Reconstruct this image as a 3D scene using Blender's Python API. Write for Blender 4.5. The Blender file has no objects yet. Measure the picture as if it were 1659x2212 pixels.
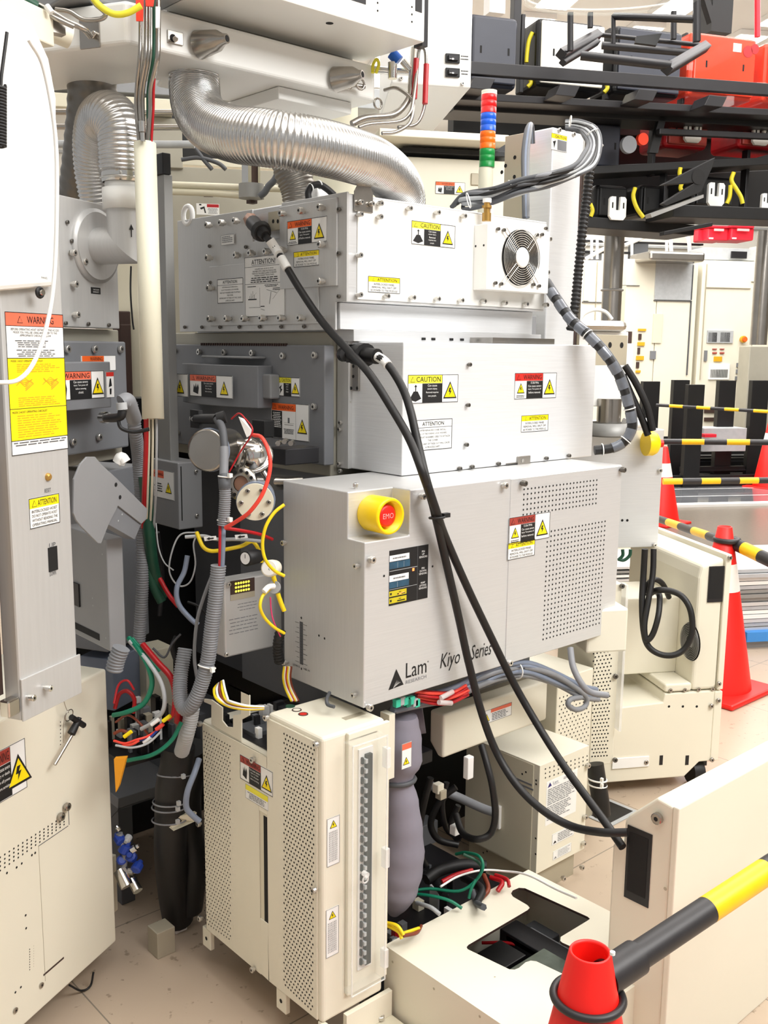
import bpy, bmesh, random
from math import *
from mathutils import Vector, Matrix
random.seed(7)
scn = bpy.context.scene
COL = scn.collection
# ---------------------------------------------------------------- camera geometry (frame 1659 x 2212)
F = 2122.; TH = radians(48.13); PI_ = radians(9.4); RO = radians(.6); CAM = Vector((0, 0, 1.5))
fw = Vector((cos(TH)*cos(PI_), sin(TH)*cos(PI_), -sin(PI_))); r0 = Vector((sin(TH), -cos(TH), 0)); u0 = r0.cross(fw)
cr = r0*cos(RO)+u0*sin(RO); cu = u0*cos(RO)-r0*sin(RO)
def ray(px, py): return fw+cr*((px-829.5)/F)+cu*((1106-py)/F)
class Fr:
    """a machine facet's own axes: a along the facet, b away from the viewer, z up"""
    def __init__(s, deg): s.c = cos(radians(deg)); s.s = sin(radians(deg)); s.deg = deg
    def w(s, p): return Vector((s.c*p[0]-s.s*p[1], s.s*p[0]+s.c*p[1], p[2]))
    def l(s, p): return Vector((s.c*p[0]+s.s*p[1], -s.s*p[0]+s.c*p[1], p[2]))
    def on(s, px, py, i, v):
        q = s.l(ray(px, py)); t = (v-CAM[i])/q[i]; return CAM+q*t
    def x(s, px, py, v): return s.on(px, py, 0, v)
    def y(s, px, py, v): return s.on(px, py, 1, v)
    def z(s, px, py, v): return s.on(px, py, 2, v)
    def D(s, px, py, D):
        d = ray(px, py); h = d[0]*cos(TH)+d[1]*sin(TH); return s.l(CAM+d*(D/h))
W = Fr(0); L = Fr(27.5); R = Fr(-30.5); S = Fr(-24.4)
def P(*t):      # (px, py, D) | (px, py, 'x|y|z', v[, frame])
    if len(t) == 3: return W.D(*t)
    f = t[4] if len(t) > 4 else W
    return f.w(getattr(f, t[2])(t[0], t[1], t[3]))
# ---------------------------------------------------------------- materials
def srgb(c):
    return tuple(((v/255)/12.92 if v/255 <= .04045 else ((v/255+.055)/1.055)**2.4) for v in c)
def mat(name, col, rough=.5, metal=0., var=.04, scale=6., bump=0., stretch=None, emit=0., alpha=None, trans=0., coat=0.):
    m = bpy.data.materials.new(name); m.use_nodes = True; nt = m.node_tree; b = nt.nodes['Principled BSDF']
    c = srgb(col)
    tc = nt.nodes.new('ShaderNodeTexCoord'); mp = nt.nodes.new('ShaderNodeMapping'); nz = nt.nodes.new('ShaderNodeTexNoise')
    nt.links.new(tc.outputs['Object'], mp.inputs[0]); nt.links.new(mp.outputs[0], nz.inputs[0])
    if stretch: mp.inputs['Scale'].default_value = stretch
    nz.inputs['Scale'].default_value = scale; nz.inputs['Detail'].default_value = 4
    rp = nt.nodes.new('ShaderNodeValToRGB')
    rp.color_ramp.elements[0].color = tuple(max(0, v*(1-var)) for v in c)+(1,)
    rp.color_ramp.elements[1].color = tuple(min(1, v*(1+var)) for v in c)+(1,)
    rp.color_ramp.elements[0].position = .35; rp.color_ramp.elements[1].position = .65
    nt.links.new(nz.outputs[0], rp.inputs[0]); nt.links.new(rp.outputs[0], b.inputs['Base Color'])
    b.inputs['Roughness'].default_value = rough; b.inputs['Metallic'].default_value = metal
    if coat: b.inputs['Coat Weight'].default_value = coat
    if trans:
        b.inputs['Transmission Weight'].default_value = trans; b.inputs['IOR'].default_value = 1.05
    if alpha is not None: b.inputs['Alpha'].default_value = alpha
    if emit:
        b.inputs['Emission Color'].default_value = c+(1,); b.inputs['Emission Strength'].default_value = emit
    if bump:
        bp = nt.nodes.new('ShaderNodeBump'); bp.inputs['Strength'].default_value = bump; bp.inputs['Distance'].default_value = .002
        nt.links.new(nz.outputs[0], bp.inputs['Height']); nt.links.new(bp.outputs[0], b.inputs['Normal'])
    return m
SPEC = dict(
 silver_lit=((236,238,240),.4,.35,.02,9,.15,(1,1,30)), shinyfl=((112,114,118),.1,.2,.1,3), tanfl=((112,104,94),.3,0,.06,30),  # first silver: lighter copy, with reflected light put into its base colour
 silver=((212,213,214),.42,.45,.02,9,.15,(1,1,30)), silver2=((200,200,199),.45,.4,.02,9,.1,(1,30,1)), darksilver=((150,150,148),.5,.4,.04,8),
 plate=((186,186,184),.42,.5,.03,10,.05), cream=((229,224,206),.45,0,.015,3), cream2=((216,210,188),.5,0,.02,3), whitep=((236,236,232),.4,0,.01,3),
 tan=((178,170,150),.5,.15,.04,6), chamber=((168,164,150),.5,.2,.04,6), grey=((122,124,128),.5,.1,.03,8), grey2=((140,141,143),.5,.1,.03,8), dgrey=((82,84,88),.55,.1,.05,8),
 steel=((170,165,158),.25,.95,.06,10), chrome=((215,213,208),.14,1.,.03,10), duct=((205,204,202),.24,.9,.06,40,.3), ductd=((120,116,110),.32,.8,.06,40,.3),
 screw=((205,202,196),.25,.85,.03,10), screwd=((110,106,100),.35,.7,.03,10),
 black=((18,18,20),.55,0,.1,8), rubber=((16,15,16),.5,0,.15,30), hole=((14,13,13),.8,0,.1,8), rail=((32,31,34),.45,.2,.15,6), railb=((12,12,13),.5,.1,.15,6), brown=((70,52,46),.6,.2,.1,6),
 white=((240,240,238),.5,0,.01,8), cord=((238,238,235),.5,0,.02,8), yellow=((250,225,0),.5,0,.02,8), ltyel=((240,230,60),.5,0,.02,8), gold=((235,195,20),.5,0,.03,8), orange=((240,100,30),.5,0,.03,8), red=((205,40,30),.5,0,.03,8), dred=((165,60,50),.5,0,.03,8), salmon=((232,110,80),.5,0,.03,8),
 emoY=((255,215,0),.35,0,.02,8), emoR=((215,28,18),.4,0,.02,8), pink=((255,170,170),.5,0,.02,8), conered=((236,24,14),.45,0,.04,10), barY=((245,195,10),.4,0,.03,40), barK=((38,36,38),.45,0,.08,40),
 conduit=((128,130,134),.5,0,.05,20), bluegrey=((120,130,148),.45,0,.05,20), lgrey=((175,178,180),.5,0,.05,20), green=((10,120,90),.45,0,.1,20), dgreen=((18,70,50),.5,0,.1,20), redw=((175,15,25),.4,0,.1,20), redt=((235,70,55),.35,0,.05,20), yelw=((235,205,20),.4,0,.05,20), bluew=((30,60,150),.45,0,.1,20), brownw=((120,50,25),.5,0,.1,20), pinkw=((215,60,110),.4,0,.05,20),
 pole=((224,221,200),.45,0,.015,4), fabric=((132,128,140),.8,0,.05,8,.3), copper=((150,112,92),.45,.3,.05,10), wood=((176,130,60),.6,0,.1,20), blue=((20,90,185),.4,0,.02,8), teal=((60,200,165),.5,0,.05,8), ltblue=((40,120,190),.4,0,.1,12), sensblue=((40,80,105),.4,0,.15,60), sensyel=((205,190,30),.5,0,.05,30),
 lamR=((225,15,20),.3,0,.02,8), lamB=((10,90,215),.3,0,.02,8), lamO=((255,110,0),.3,0,.02,8), lamG=((0,140,60),.3,0,.02,8), ledY=((240,235,60),.3,0,.02,8,0,None,2.5), ledR=((255,120,60),.3,0,.02,8,0,None,3.),
 clear=((225,235,230),.05,0,.01,8,0,None,0,.07), clearw=((250,250,248),.12,0,.01,8,0,None,0,.45), ambred=((240,70,40),.2,0,.05,6,0,None,0,.82), foil=((225,222,218),.15,.9,.05,14,.6), foup=((52,55,66),.4,0,.05,6), foupw=((244,240,228),.4,0,.02,6), bin=((215,30,50),.45,0,.03,8), shop=((220,222,224),.35,.3,.05,20), tape=((108,112,120),.22,.2,.1,40), purple=((35,30,110),.5,0,.02,8), bluebin=((60,140,215),.45,0,.03,8), dkyel=((215,165,30),.5,0,.03,8), amberst=((225,150,20),.5,0,.05,8), brass=((190,150,80),.35,.7,.1,30),
 glassd=((92,100,92),.12,.1,.2,18), lampw=((255,252,245),.5,0,.0,8,0,None,7.))
M = {}
def MT(n):
    if n not in M:
        a = list(SPEC[n]); k = ['col','rough','metal','var','scale','bump','stretch','emit','alpha','trans']
        M[n] = mat(n, **dict(zip(k, a)))
    return M[n]
# ---------------------------------------------------------------- text
_T = {}
def tmesh(s):
    if s not in _T:
        c = bpy.data.curves.new('t', 'FONT'); c.body = s; c.resolution_u = 2; o = bpy.data.objects.new('t', c)
        me = o.to_mesh(); v = [(q.co.x, q.co.y) for q in me.vertices]; f = [tuple(p.vertices) for p in me.polygons]
        o.to_mesh_clear(); bpy.data.objects.remove(o); bpy.data.curves.remove(c)
        x0 = min(q[0] for q in v); x1 = max(q[0] for q in v); y0 = min(q[1] for q in v); y1 = max(q[1] for q in v)
        _T[s] = ([((q[0]-x0)/(x1-x0), (q[1]-y0)/(y1-y0)) for q in v], f, (x1-x0)/(y1-y0))
    return _T[s]
# ---------------------------------------------------------------- mesh collector
def catmull(pts, n=8):
    pts = [Vector(p) for p in pts]
    if len(pts) < 3: return pts
    q = [pts[0]*2-pts[1]]+pts+[pts[-1]*2-pts[-2]]; out = []
    for i in range(1, len(q)-2):
        a, b, c, d = q[i-1:i+3]
        for k in range(n):
            t = k/n; out.append(.5*((2*b)+(c-a)*t+(2*a-5*b+4*c-d)*t*t+(3*b-a-3*c+d)*t**3))
    out.append(pts[-1]); return out
def resample(pts, step):
    out = [pts[0].copy()]; acc = 0
    for a, b in zip(pts, pts[1:]):
        l = (b-a).length
        if l < 1e-9: continue
        t = step-acc
        while t <= l: out.append(a+(b-a)*(t/l)); t += step
        acc = l-(t-step)
    return out
class MB:
    def __init__(s, fr=W): s.V = []; s.F = []; s.mt = []; s.sm = []; s.fr = fr
    def add(s, vs, fs, m, smooth=False):
        o = len(s.V); s.V += [s.fr.w(v) for v in vs]
        for f in fs: s.F.append(tuple(o+i for i in f)); s.mt.append(m); s.sm.append(smooth)
        return s
    def box(s, x0, x1, y0, y1, z0, z1, m='silver'):
        x0, x1 = sorted((x0, x1)); y0, y1 = sorted((y0, y1)); z0, z1 = sorted((z0, z1))
        v = [(x, y, z) for x in (x0, x1) for y in (y0, y1) for z in (z0, z1)]
        return s.add(v, [(0,1,3,2),(4,6,7,5),(0,4,5,1),(2,3,7,6),(0,2,6,4),(1,5,7,3)], m)
    def face(s, pts, m): return s.add(pts, [tuple(range(len(pts)))], m)
    def prism(s, pts, vec, m):
        pts = [Vector(p) for p in pts]; n = len(pts); vec = Vector(vec)
        v = pts+[p+vec for p in pts]
        return s.add(v, [tuple(range(n))[::-1], tuple(range(n, 2*n))]+[(i, (i+1) % n, n+(i+1) % n, n+i) for i in range(n)], m)
    def ring(s, c, ax, r, n, ph=0):
        ax = Vector(ax).normalized(); t = Vector((0,0,1)) if abs(ax.z) < .9 else Vector((1,0,0))
        e = ax.cross(t).normalized(); g = ax.cross(e)
        return [Vector(c)+e*(r*cos(2*pi*i/n+ph))+g*(r*sin(2*pi*i/n+ph)) for i in range(n)]
    def lathe(s, prof, c, ax, m, n=24, cap=True, smooth=True):
        ax = Vector(ax).normalized(); v = []
        for h, r in prof: v += s.ring(Vector(c)+ax*h, ax, max(r, 1e-5), n)
        k = len(prof); f = [(i*n+j, i*n+(j+1) % n, (i+1)*n+(j+1) % n, (i+1)*n+j) for i in range(k-1) for j in range(n)]
        s.add(v, f, m, smooth)
        if cap: s.add(v[:n], [tuple(range(n))], m); s.add(v[-n:], [tuple(range(n))], m)
        return s
    def cyl(s, a, b, r, m, n=20, r2=None):
        a = Vector(a); b = Vector(b); return s.lathe([(0, r), ((b-a).length, r if r2 is None else r2)], a, b-a, m, n)
    def disc(s, c, nrm, r, m, n=8): return s.add(s.ring(c, nrm, r, n), [tuple(range(n))], m)
    def tube(s, pts, r, m, n=8, step=None, sub=6, rf=None, cap=True, smooth=True):
        p = catmull(pts, sub)
        if step: p = resample(p, step)
        fr0 = s.fr; s.fr = W
        v = []; e = None; k = len(p)
        for i, q in enumerate(p):
            t = (p[min(i+1, k-1)]-p[max(i-1, 0)]).normalized()
            if e is None: e = t.orthogonal().normalized()
            e = (e-t*e.dot(t)).normalized(); g = t.cross(e); rr = rf(i) if rf else r
            v += [q+e*(rr*cos(2*pi*j/n))+g*(rr*sin(2*pi*j/n)) for j in range(n)]
        s.add(v, [(i*n+j, i*n+(j+1) % n, (i+1)*n+(j+1) % n, (i+1)*n+j) for i in range(k-1) for j in range(n)], m, smooth)
        if cap: s.add(v[:n], [tuple(range(n))], m); s.add(v[-n:], [tuple(range(n))], m)
        s.fr = fr0; return s
    def sphere(s, c, r, m, n=16, sz=1.):
        prof = [(-r*sz*cos(pi*i/8), r*sin(pi*i/8)) for i in range(9)]
        return s.lathe(prof, c, (0,0,1), m, n, cap=False)
    def torus(s, c, ax, R_, r, m, n=28, k=8):
        c = Vector(c); ax = Vector(ax).normalized(); q = s.ring(c, ax, 1, n); v = []
        for p in q:
            d = p-c
            v += [c+d*(R_+r*cos(2*pi*j/k))+ax*(r*sin(2*pi*j/k)) for j in range(k)]
        return s.add(v, [(i*k+j, i*k+(j+1) % k, ((i+1) % n)*k+(j+1) % k, ((i+1) % n)*k+j) for i in range(n) for j in range(k)], m, True)
    def build(s, name, parent=None, bevel=0., seg=2, label=None, cat=None, group=None, kind=None, weld=False):
        loc = Vector((0,0,0))
        if parent is not None:
            loc = origin_of(parent)
        else:
            n = len(s.V); loc = Vector((sum(v.x for v in s.V)/n, sum(v.y for v in s.V)/n, min(v.z for v in s.V)))
        me = bpy.data.meshes.new(name); me.from_pydata([v-loc for v in s.V], [], s.F)
        nm = []; idx = []
        for m in s.mt:
            if m not in nm: nm.append(m)
            idx.append(nm.index(m))
        for m in nm: me.materials.append(MT(m))
        me.polygons.foreach_set('material_index', idx); me.polygons.foreach_set('use_smooth', s.sm)
        bm = bmesh.new(); bm.from_mesh(me)
        if bevel or weld: bmesh.ops.remove_doubles(bm, verts=bm.verts, dist=1e-5)
        bmesh.ops.recalc_face_normals(bm, faces=bm.faces); bm.to_mesh(me); bm.free()
        o = bpy.data.objects.new(name, me); COL.objects.link(o)
        if parent is not None: o.parent = parent
        else: o.location = loc
        if bevel:
            b = o.modifiers.new('bevel', 'BEVEL'); b.width = bevel; b.segments = seg; b.limit_method = 'ANGLE'; b.angle_limit = radians(40)
            b.harden_normals = False
        if label: o['label'] = label
        if cat: o['category'] = cat
        if group: o['group'] = group
        if kind: o['kind'] = kind
        return o
def thing(name, label, cat, loc, group=None):
    o = bpy.data.objects.new(name, None); COL.objects.link(o); o.location = loc; o.empty_display_size = .05
    o['label'] = label; o['category'] = cat
    if group: o['group'] = group
    return o
def origin_of(o):
    v = Vector((0,0,0))
    while o is not None: v += o.location; o = o.parent
    return v
# ---------------------------------------------------------------- small shared parts
_SC = {}
def screw_mesh(r, h, m):
    k = (round(r, 5), round(h, 5), m)
    if k not in _SC:
        b = MB(); b.lathe([(0, r*.62), (h*.35, r*.62), (h*.35, r), (h*.92, r), (h, r*.85)], (0,0,0), (0,0,1), m, 12, smooth=False)
        b.disc((0,0,h+.0002), (0,0,1), r*.42, 'hole', 6)
        o = b.build('screw'); _SC[k] = o.data; bpy.data.objects.remove(o)
    return _SC[k]
def screws(parent, fr, ax, v, pts, r=.006, h=.012, m='screw', name='screw'):
    o0 = origin_of(parent); me = screw_mesh(r, h, m)
    n = fr.w({'x': (-1,0,0), 'y': (0,-1,0), 'z': (0,0,1)}[ax]); q = n.to_track_quat('Z', 'Y')
    for px, py in pts:
        o = bpy.data.objects.new(name, me); COL.objects.link(o); o.parent = parent
        o.rotation_mode = 'QUATERNION'; o.rotation_quaternion = q; o.location = fr.w(getattr(fr, ax)(px, py, v))-o0
def zz(pts, ox, oy, s): return [(ox+x/s, oy+y/s) for x, y in pts]
# ---------------------------------------------------------------- decals: printed sheets with thickness, lettering on top
class Dec:
    def __init__(s, fr, ax, v, tl, br, th=.0006):
        g = getattr(fr, ax); a = g(tl[0], tl[1], v); b = g(br[0], br[1], v)
        s.m = MB(fr)
        if ax == 'x': s.r = Vector((0,-1,0)); s.n = Vector((-1,0,0)); s.u = Vector((0,0,1)); s.w = abs(a.y-b.y); s.h = abs(a.z-b.z); s.O = Vector((v, max(a.y, b.y), min(a.z, b.z)))
        elif ax == 'y': s.r = Vector((1,0,0)); s.n = Vector((0,-1,0)); s.u = Vector((0,0,1)); s.w = abs(a.x-b.x); s.h = abs(a.z-b.z); s.O = Vector((min(a.x, b.x), v, min(a.z, b.z)))
        else: s.r = Vector((1,0,0)); s.n = Vector((0,0,1)); s.u = Vector((0,1,0)); s.w = abs(a.x-b.x); s.h = abs(a.y-b.y); s.O = Vector((min(a.x, b.x), min(a.y, b.y), v))
        s.th = th
    def pt(s, x, y, k): return s.O+s.r*(x*s.w)+s.u*(y*s.h)+s.n*(s.th*k)
    def poly(s, pts, m, k=1.5): s.m.face([s.pt(x, y, k) for x, y in pts], m); return s
    def rect(s, x0, y0, x1, y1, m, k=1.5): return s.poly([(x0,y0),(x1,y0),(x1,y1),(x0,y1)], m, k)
    def base(s, m='white'): s.m.prism([s.pt(0,0,0), s.pt(1,0,0), s.pt(1,1,0), s.pt(0,1,0)], s.n*s.th, m); return s
    def border(s, m='black', t=.0012, k=1.9):
        a = t/s.w; b = t/s.h; s.rect(0,0,1,b,m,k); s.rect(0,1-b,1,1,m,k); s.rect(0,b,a,1-b,m,k); s.rect(1-a,b,1,1-b,m,k); return s
    def text(s, t, x0, y0, x1, y1, m='black', k=2.2, fit=True, sh=0.):
        v, f, asp = tmesh(t)
        if not fit:
            wmax = asp*(y1-y0)*s.h/s.w
            if wmax < x1-x0: c = (x0+x1)/2; x0, x1 = c-wmax/2, c+wmax/2
        s.m.add([s.pt(x0+(x1-x0)*(a+sh*b), y0+(y1-y0)*b, k) for a, b in v], f, m); return s
    def greek(s, x0, y0, x1, y1, rows, m='black', k=2.2, c=True, d=.45):
        ph = (y1-y0)/rows
        for i in range(rows):
            y = y1-ph*(i+1); w = (x1-x0)*random.uniform(.72, 1); a = x0+((x1-x0-w)/2 if c else 0); e = a+w
            while a < e-.01*(x1-x0):
                b = min(e, a+random.uniform(.06, .2)*(x1-x0)); s.rect(a, y+ph*(.5-d/2), b, y+ph*(.5+d/2), m, k); a = b+.025*(x1-x0)
        return s
    def tri(s, cx, cy, h, k=2., m='yellow', glyph=True):
        hw = .56*h*s.h/s.w
        s.poly([(cx-hw, cy-h/2), (cx+hw, cy-h/2), (cx, cy+h/2)], 'black', k)
        s.poly([(cx-hw*.8, cy-h*.42), (cx+hw*.8, cy-h*.42), (cx, cy+h*.36)], m, k+.4)
        if glyph:
            s.poly([(cx-hw*.12, cy+h*.12), (cx+hw*.15, cy+h*.12), (cx, cy-h*.05), (cx+hw*.2, cy-h*.05), (cx-hw*.1, cy-h*.33), (cx-hw*.05, cy-h*.12), (cx-hw*.25, cy-h*.12)], 'black', k+.8)
        return s
    def build(s, parent, name='warning_label', label=None): return s.m.build(name, parent, label=label)
def lab_warn(parent, fr, ax, v, tl, br, hc='orange', word='WARNING', txt=('Hazardous voltage.','Can cause severe','injury or death.','Turn off power','before servicing.'), sp=.62, name='warning_label', label=None, bg='white', pic='tri', big=False):
    d = Dec(fr, ax, v, tl, br); d.base(bg)
    d.rect(.01, .70, sp, .98, hc); d.text(word, .16 if big else .2, .75, sp-.03, .93, 'black', fit=True); d.tri(.09, .84, .2, k=2, m=hc if hc != 'ltyel' else 'ltyel', glyph=False)
    d.rect(.28, .02, sp, .69, 'black')
    for i, t in enumerate(txt): d.text(t, .30, .58-i*.125, sp-.02, .66-i*.125, 'white', fit=False)
    if pic == 'tri': d.tri(.145, .42, .4); d.greek(.02, .05, .26, .16, 2)
    elif pic == 'weight':
        d.poly([(.03,.14),(.15,.06),(.26,.16),(.19,.42),(.11,.42)], 'black'); d.rect(.14,.42,.16,.6,'black'); d.poly([(.12,.58),(.18,.58),(.15,.66)], 'black')
    elif pic == 'hand':
        d.poly([(.08,.2),(.2,.1),(.22,.4),(.2,.58),(.17,.4),(.15,.62),(.13,.4),(.1,.55),(.09,.36)], 'black')
    elif pic == 'spark':
        d.poly([(.08,.45),(.2,.6),(.15,.4),(.22,.35),(.1,.1),(.13,.32)], 'black')
    d.tri((1+sp)/2, .45, .62)
    d.rect(sp, .02, sp+.008, .98, 'black', 1.8); d.border()
    return d.build(parent, name, label)
def lab_att(parent, fr, ax, v, tl, br, lines=('INTERLOCKED PANEL','REMOVAL WILL SHUT OFF','RF POWER TO THE MODULE'), head='ATTENTION', hc='yellow', name='attention_label', label=None):
    d = Dec(fr, ax, v, tl, br); d.base('white'); d.rect(.01, .66, .99, .97, hc)
    d.text(head, .28, .72, .9, .91); d.tri(.17, .815, .22, m=hc, glyph=False)
    n = len(lines)
    for i, t in enumerate(lines): d.text(t, .08, .62-(i+.8)*.58/n, .92, .62-(i+.15)*.58/n, fit=False)
    d.border(); return d.build(parent, name, label)
def lab_note(parent, fr, ax, v, tl, br, title='ATTENTION', lines=('AFTER REPLACING COVER, INSTALL','ALL OF THE SCREWS, LOCK WASHERS,','AND FLAT WASHERS USED TO ATTACH','THE COVER.','LEAVING ANY OF THESE OUT WILL CAUSE','A PROCESS SHIFT.'), name='notice_label'):
    d = Dec(fr, ax, v, tl, br); d.base('white'); d.border(t=.0014); d.text(title, .22, .8, .78, .93); d.rect(.01,.735,.99,.75,'black')
    n = len(lines)
    for i, t in enumerate(lines): d.text(t, .06, .70-(i+.75)*.66/n, .94, .70-(i+.2)*.66/n, fit=False)
    return d.build(parent, name)
def holes(m, fr, ax, v, tl, tr, bl, br, nc, nr, r=.0022, off=.0006, stag=False, mtl='hole'):
    g = getattr(fr, ax); nrm = {'x': (-1,0,0), 'y': (0,-1,0), 'z': (0,0,1)}[ax]
    A, B, C, D_ = (g(*q, v) for q in (tl, tr, bl, br)); nv = Vector(nrm)
    for j in range(nr):
        t = j/(nr-1) if nr > 1 else 0
        for i in range(nc-(1 if stag and j % 2 else 0)):
            s_ = (i+(.5 if stag and j % 2 else 0))/(nc-1)
            p = (A*(1-s_)+B*s_)*(1-t)+(C*(1-s_)+D_*s_)*t
            m.disc(p+nv*off, nrm, r, mtl, 6)
LK = (54, 205, 52, 220, 100, 330, .38, .22)
# ================================================================ EMO control box
X0, Y0 = 1.273, 1.478
cb = thing('control_box', 'long silver control box with a yellow-shrouded EMO button and a pattern of vent holes', 'control box', (1.7, 1.6, .761))
m = MB(); x0, x1, y0, y1, z0, z1 = X0, 2.153, Y0, 1.757, .762, 1.211; xn, yn, zn = 1.397, 1.532, 1.114
m.face([(x0,y0,z0),(x1,y0,z0),(x1,y0,z1),(xn,y0,z1),(xn,y0,zn),(x0,y0,zn)], 'silver')
m.face([(x0,y0,z0),(x0,y0,zn),(x0,yn,zn),(x0,yn,z1),(x0,y1,z1),(x0,y1,z0)], 'silver2')
m.face([(x0,yn,z1),(xn,yn,z1),(xn,y0,z1),(x1,y0,z1),(x1,y1,z1),(x0,y1,z1)], 'silver2')
m.face([(x0,y0,zn),(xn,y0,zn),(xn,yn,zn),(x0,yn,zn)], 'silver'); m.face([(x0,yn,zn),(xn,yn,zn),(xn,yn,z1),(x0,yn,z1)], 'silver'); m.face([(xn,y0,zn),(xn,y0,z1),(xn,yn,z1),(xn,yn,zn)], 'silver')
m.face([(x1,y0,z0),(x1,y1,z0),(x1,y1,z1),(x1,y0,z1)], 'silver'); m.face([(x0,y1,z0),(x0,y1,z1),(x1,y1,z1),(x1,y1,z0)], 'silver'); m.face([(x0,y0,z0),(x0,y1,z0),(x1,y1,z0),(x1,y0,z0)], 'silver')
m.build('housing', cb, bevel=.0025, weld=True)
m = MB(); xs = W.y(1101, 1100, Y0).x; m.box(xs, x1-.001, y0-.0016, y0+.004, z0+.002, z1-.003, 'silver')
holes(m, W, 'y', Y0-.0016, (1132,1057), (1289,1037), (1130,1112), (1287,1087), 22, 6, .0025)
holes(m, W, 'y', Y0-.0016, (1183,1149), (1307,1126), (1173,1381), (1294,1346), 18, 23, .0025)
m.build('side_panel', cb, bevel=.0008, seg=1)
screws(cb, W, 'y', Y0, [(1085,1048),(908,1071),(798,1208),(1095,1430),(793,1526)], .0075, .014)
screws(cb, W, 'y', Y0, [(1124,1043),(1338,1014),(1325,1357)], .0072, .018, 'screwd')
screws(cb, W, 'x', X0, [(775,1222),(618,1172),(620,1430),(770,1500)], .0065, .012)
screws(cb, W, 'z', z1, [(768,1056)], .006, .012)
m = MB()
for q in zz([(226,815),(251,828)], 580, 980, 2.074): m.disc(W.x(*q, X0-.0005), (-1,0,0), .0028, 'hole', 8)
for q in zz([(735,505),(518,548)], 580, 980, 2.074): m.disc(W.y(*q, Y0-.0005), (0,-1,0), .0026, 'hole', 8)
m.build('hole', cb)
# gauge slot with its ruled scale
d = Dec(W, 'x', X0, (640,1325), (664,1452), .0004); d.rect(.32,.1,.62,.88,'dgrey',1)
for i in range(16): d.rect(.28,.12+.05*i,.31,.124+.05*i,'white',2); d.rect(.36,.12+.05*i,.58,.123+.05*i,'black',2)
for i in range(9): d.rect(.04 if i % 2 else -.1,.12+.09*i,.28,.127+.09*i,'black',1); d.rect(.64,.12+.09*i,.85 if i % 2 else 1.0,.127+.09*i,'black',1)
d.poly([(.47,.92),(.55,.95),(.47,.98),(.39,.95)],'black',1); d.poly([(.42,.0),(.52,.0),(.52,.04),(.42,.04)],'black',1); d.text('LOW 0',-.3,.02,.3,.06,'black',1); d.text('100 H',.66,.02,1.2,.06,'black',1)
d.build(cb, 'gauge_slot')
# EMO button
ec = W.y(800, 1107, yn)
e = MB(); e.lathe([(0,.036),(.004,.038),(.06,.0385),(.064,.037),(.064,.031),(.030,.029),(.0301,.0)], ec, (0,-1,0), 'emoY', 40, cap=False)
eb = e.build('button_shroud', cb)
e = MB(); c2 = ec+Vector((0,-.03,0)); e.lathe([(0,.022),(.018,.024),(.024,.0225),(.026,.018),(.0262,.0)], c2, (0,-1,0), 'emoR', 36, cap=False)
v, f, a = tmesh('EMO'); e.add([c2+Vector((-.0145+.029*p[0], -.0266, -.0055+.011*p[1])) for p in v], f, 'pink')
e.build('push_button', eb)
# sensor window
d = Dec(W, 'y', Y0, (841,1190), (923,1291), .0008); d.base('black')
d.rect(.0,.80,.5,.91,'white'); d.greek(.04,.83,.45,.88,1,'grey'); d.rect(0,.665,.52,.79,'sensblue'); d.rect(.2,.67,.205,.78,'lgrey',1.8); d.rect(.36,.67,.365,.78,'lgrey',1.8)
d.rect(0,.625,.71,.635,'lgrey'); d.rect(.58,.585,.63,.61,'ledR',2); d.rect(.58,.56,.63,.58,'ledR',2)
d.rect(0,.435,.49,.55,'white'); d.greek(.04,.465,.45,.52,1,'grey'); d.rect(0,.315,.5,.43,'sensblue'); d.rect(.2,.32,.205,.42,'lgrey',1.8)
d.rect(0,.29,.71,.298,'lgrey')
for y in (.165,.04): d.rect(0,y,.44,y+.1,'sensyel'); d.rect(.2,y+.02,.4,y+.04,'black',2); d.rect(.02,y+.03,.06,y+.07,'black',2); d.rect(.24,y+.06,.3,y+.07,'black',2)
d.rect(.3,.2,.38,.215,'ledR',2.5); d.rect(.24,.185,.3,.2,'ledR',2.5)
d.rect(.715,0,.72,1,'grey')
for t, y in (('PIN',.87),('UP',.82),('SENSORS',.77),('PIN',.56),('DOWN',.51),('SENSORS',.46),('WAP',.29),('LIFTING',.24),('SENSORS',.19)): d.text(t,.75,y,.97,y+.035,'white',2,fit=False)
d.build(cb, 'sensor_window')
lab_warn(cb, W, 'y', Y0-.0018, (1100,1119), (1186,1161), 'dred', txt=('13.56 MHz','Can cause severe','injury. Turn power off','before removal.'))
lab_att(cb, W, 'y', Y0-.0018, (1097,1174), (1154,1199))
# printed maker's mark and series name
d = Dec(W, 'y', Y0, (839,1470), (1060,1470), .0005); d.h = .05; z0l = W.y(839,1491,Y0).z; d.O = Vector((d.O.x, Y0, z0l)); s_ = d.w
tw = .135; H = .85
d.poly([(0,0),(tw,.06),(tw*.5,H)],'black',1)
for i in range(7): d.poly([(tw*(.30+.07*i),.04+.03*i),(tw*(.34+.07*i),.03+.03*i),(tw*(.56+.05*i),.30-.03*i+.06)],'silver',1.6)
d.build(cb,'printed_emblem','black triangle emblem with rays'); d2_ = Dec(W,'y',Y0,(839,1470),(1060,1470),.0005); d2_.h = d.h; d2_.O = d.O; d = d2_
d.text('Lam',.155,.30,.345,.98,'black',1); d.text('RESEARCH',.155,.05,.345,.20,'grey',1); d.text('®',.352,.74,.366,.82,'black',1)
d.text('Kiyo',.47,.08,.66,.96,'black',1,sh=.12); d.text('®',.69,.86,.70,.94,'black',1); d.text('E Series',.715,.27,.99,.96,'black',1,sh=.05)
d.build(cb, 'printed_lettering')
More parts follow.
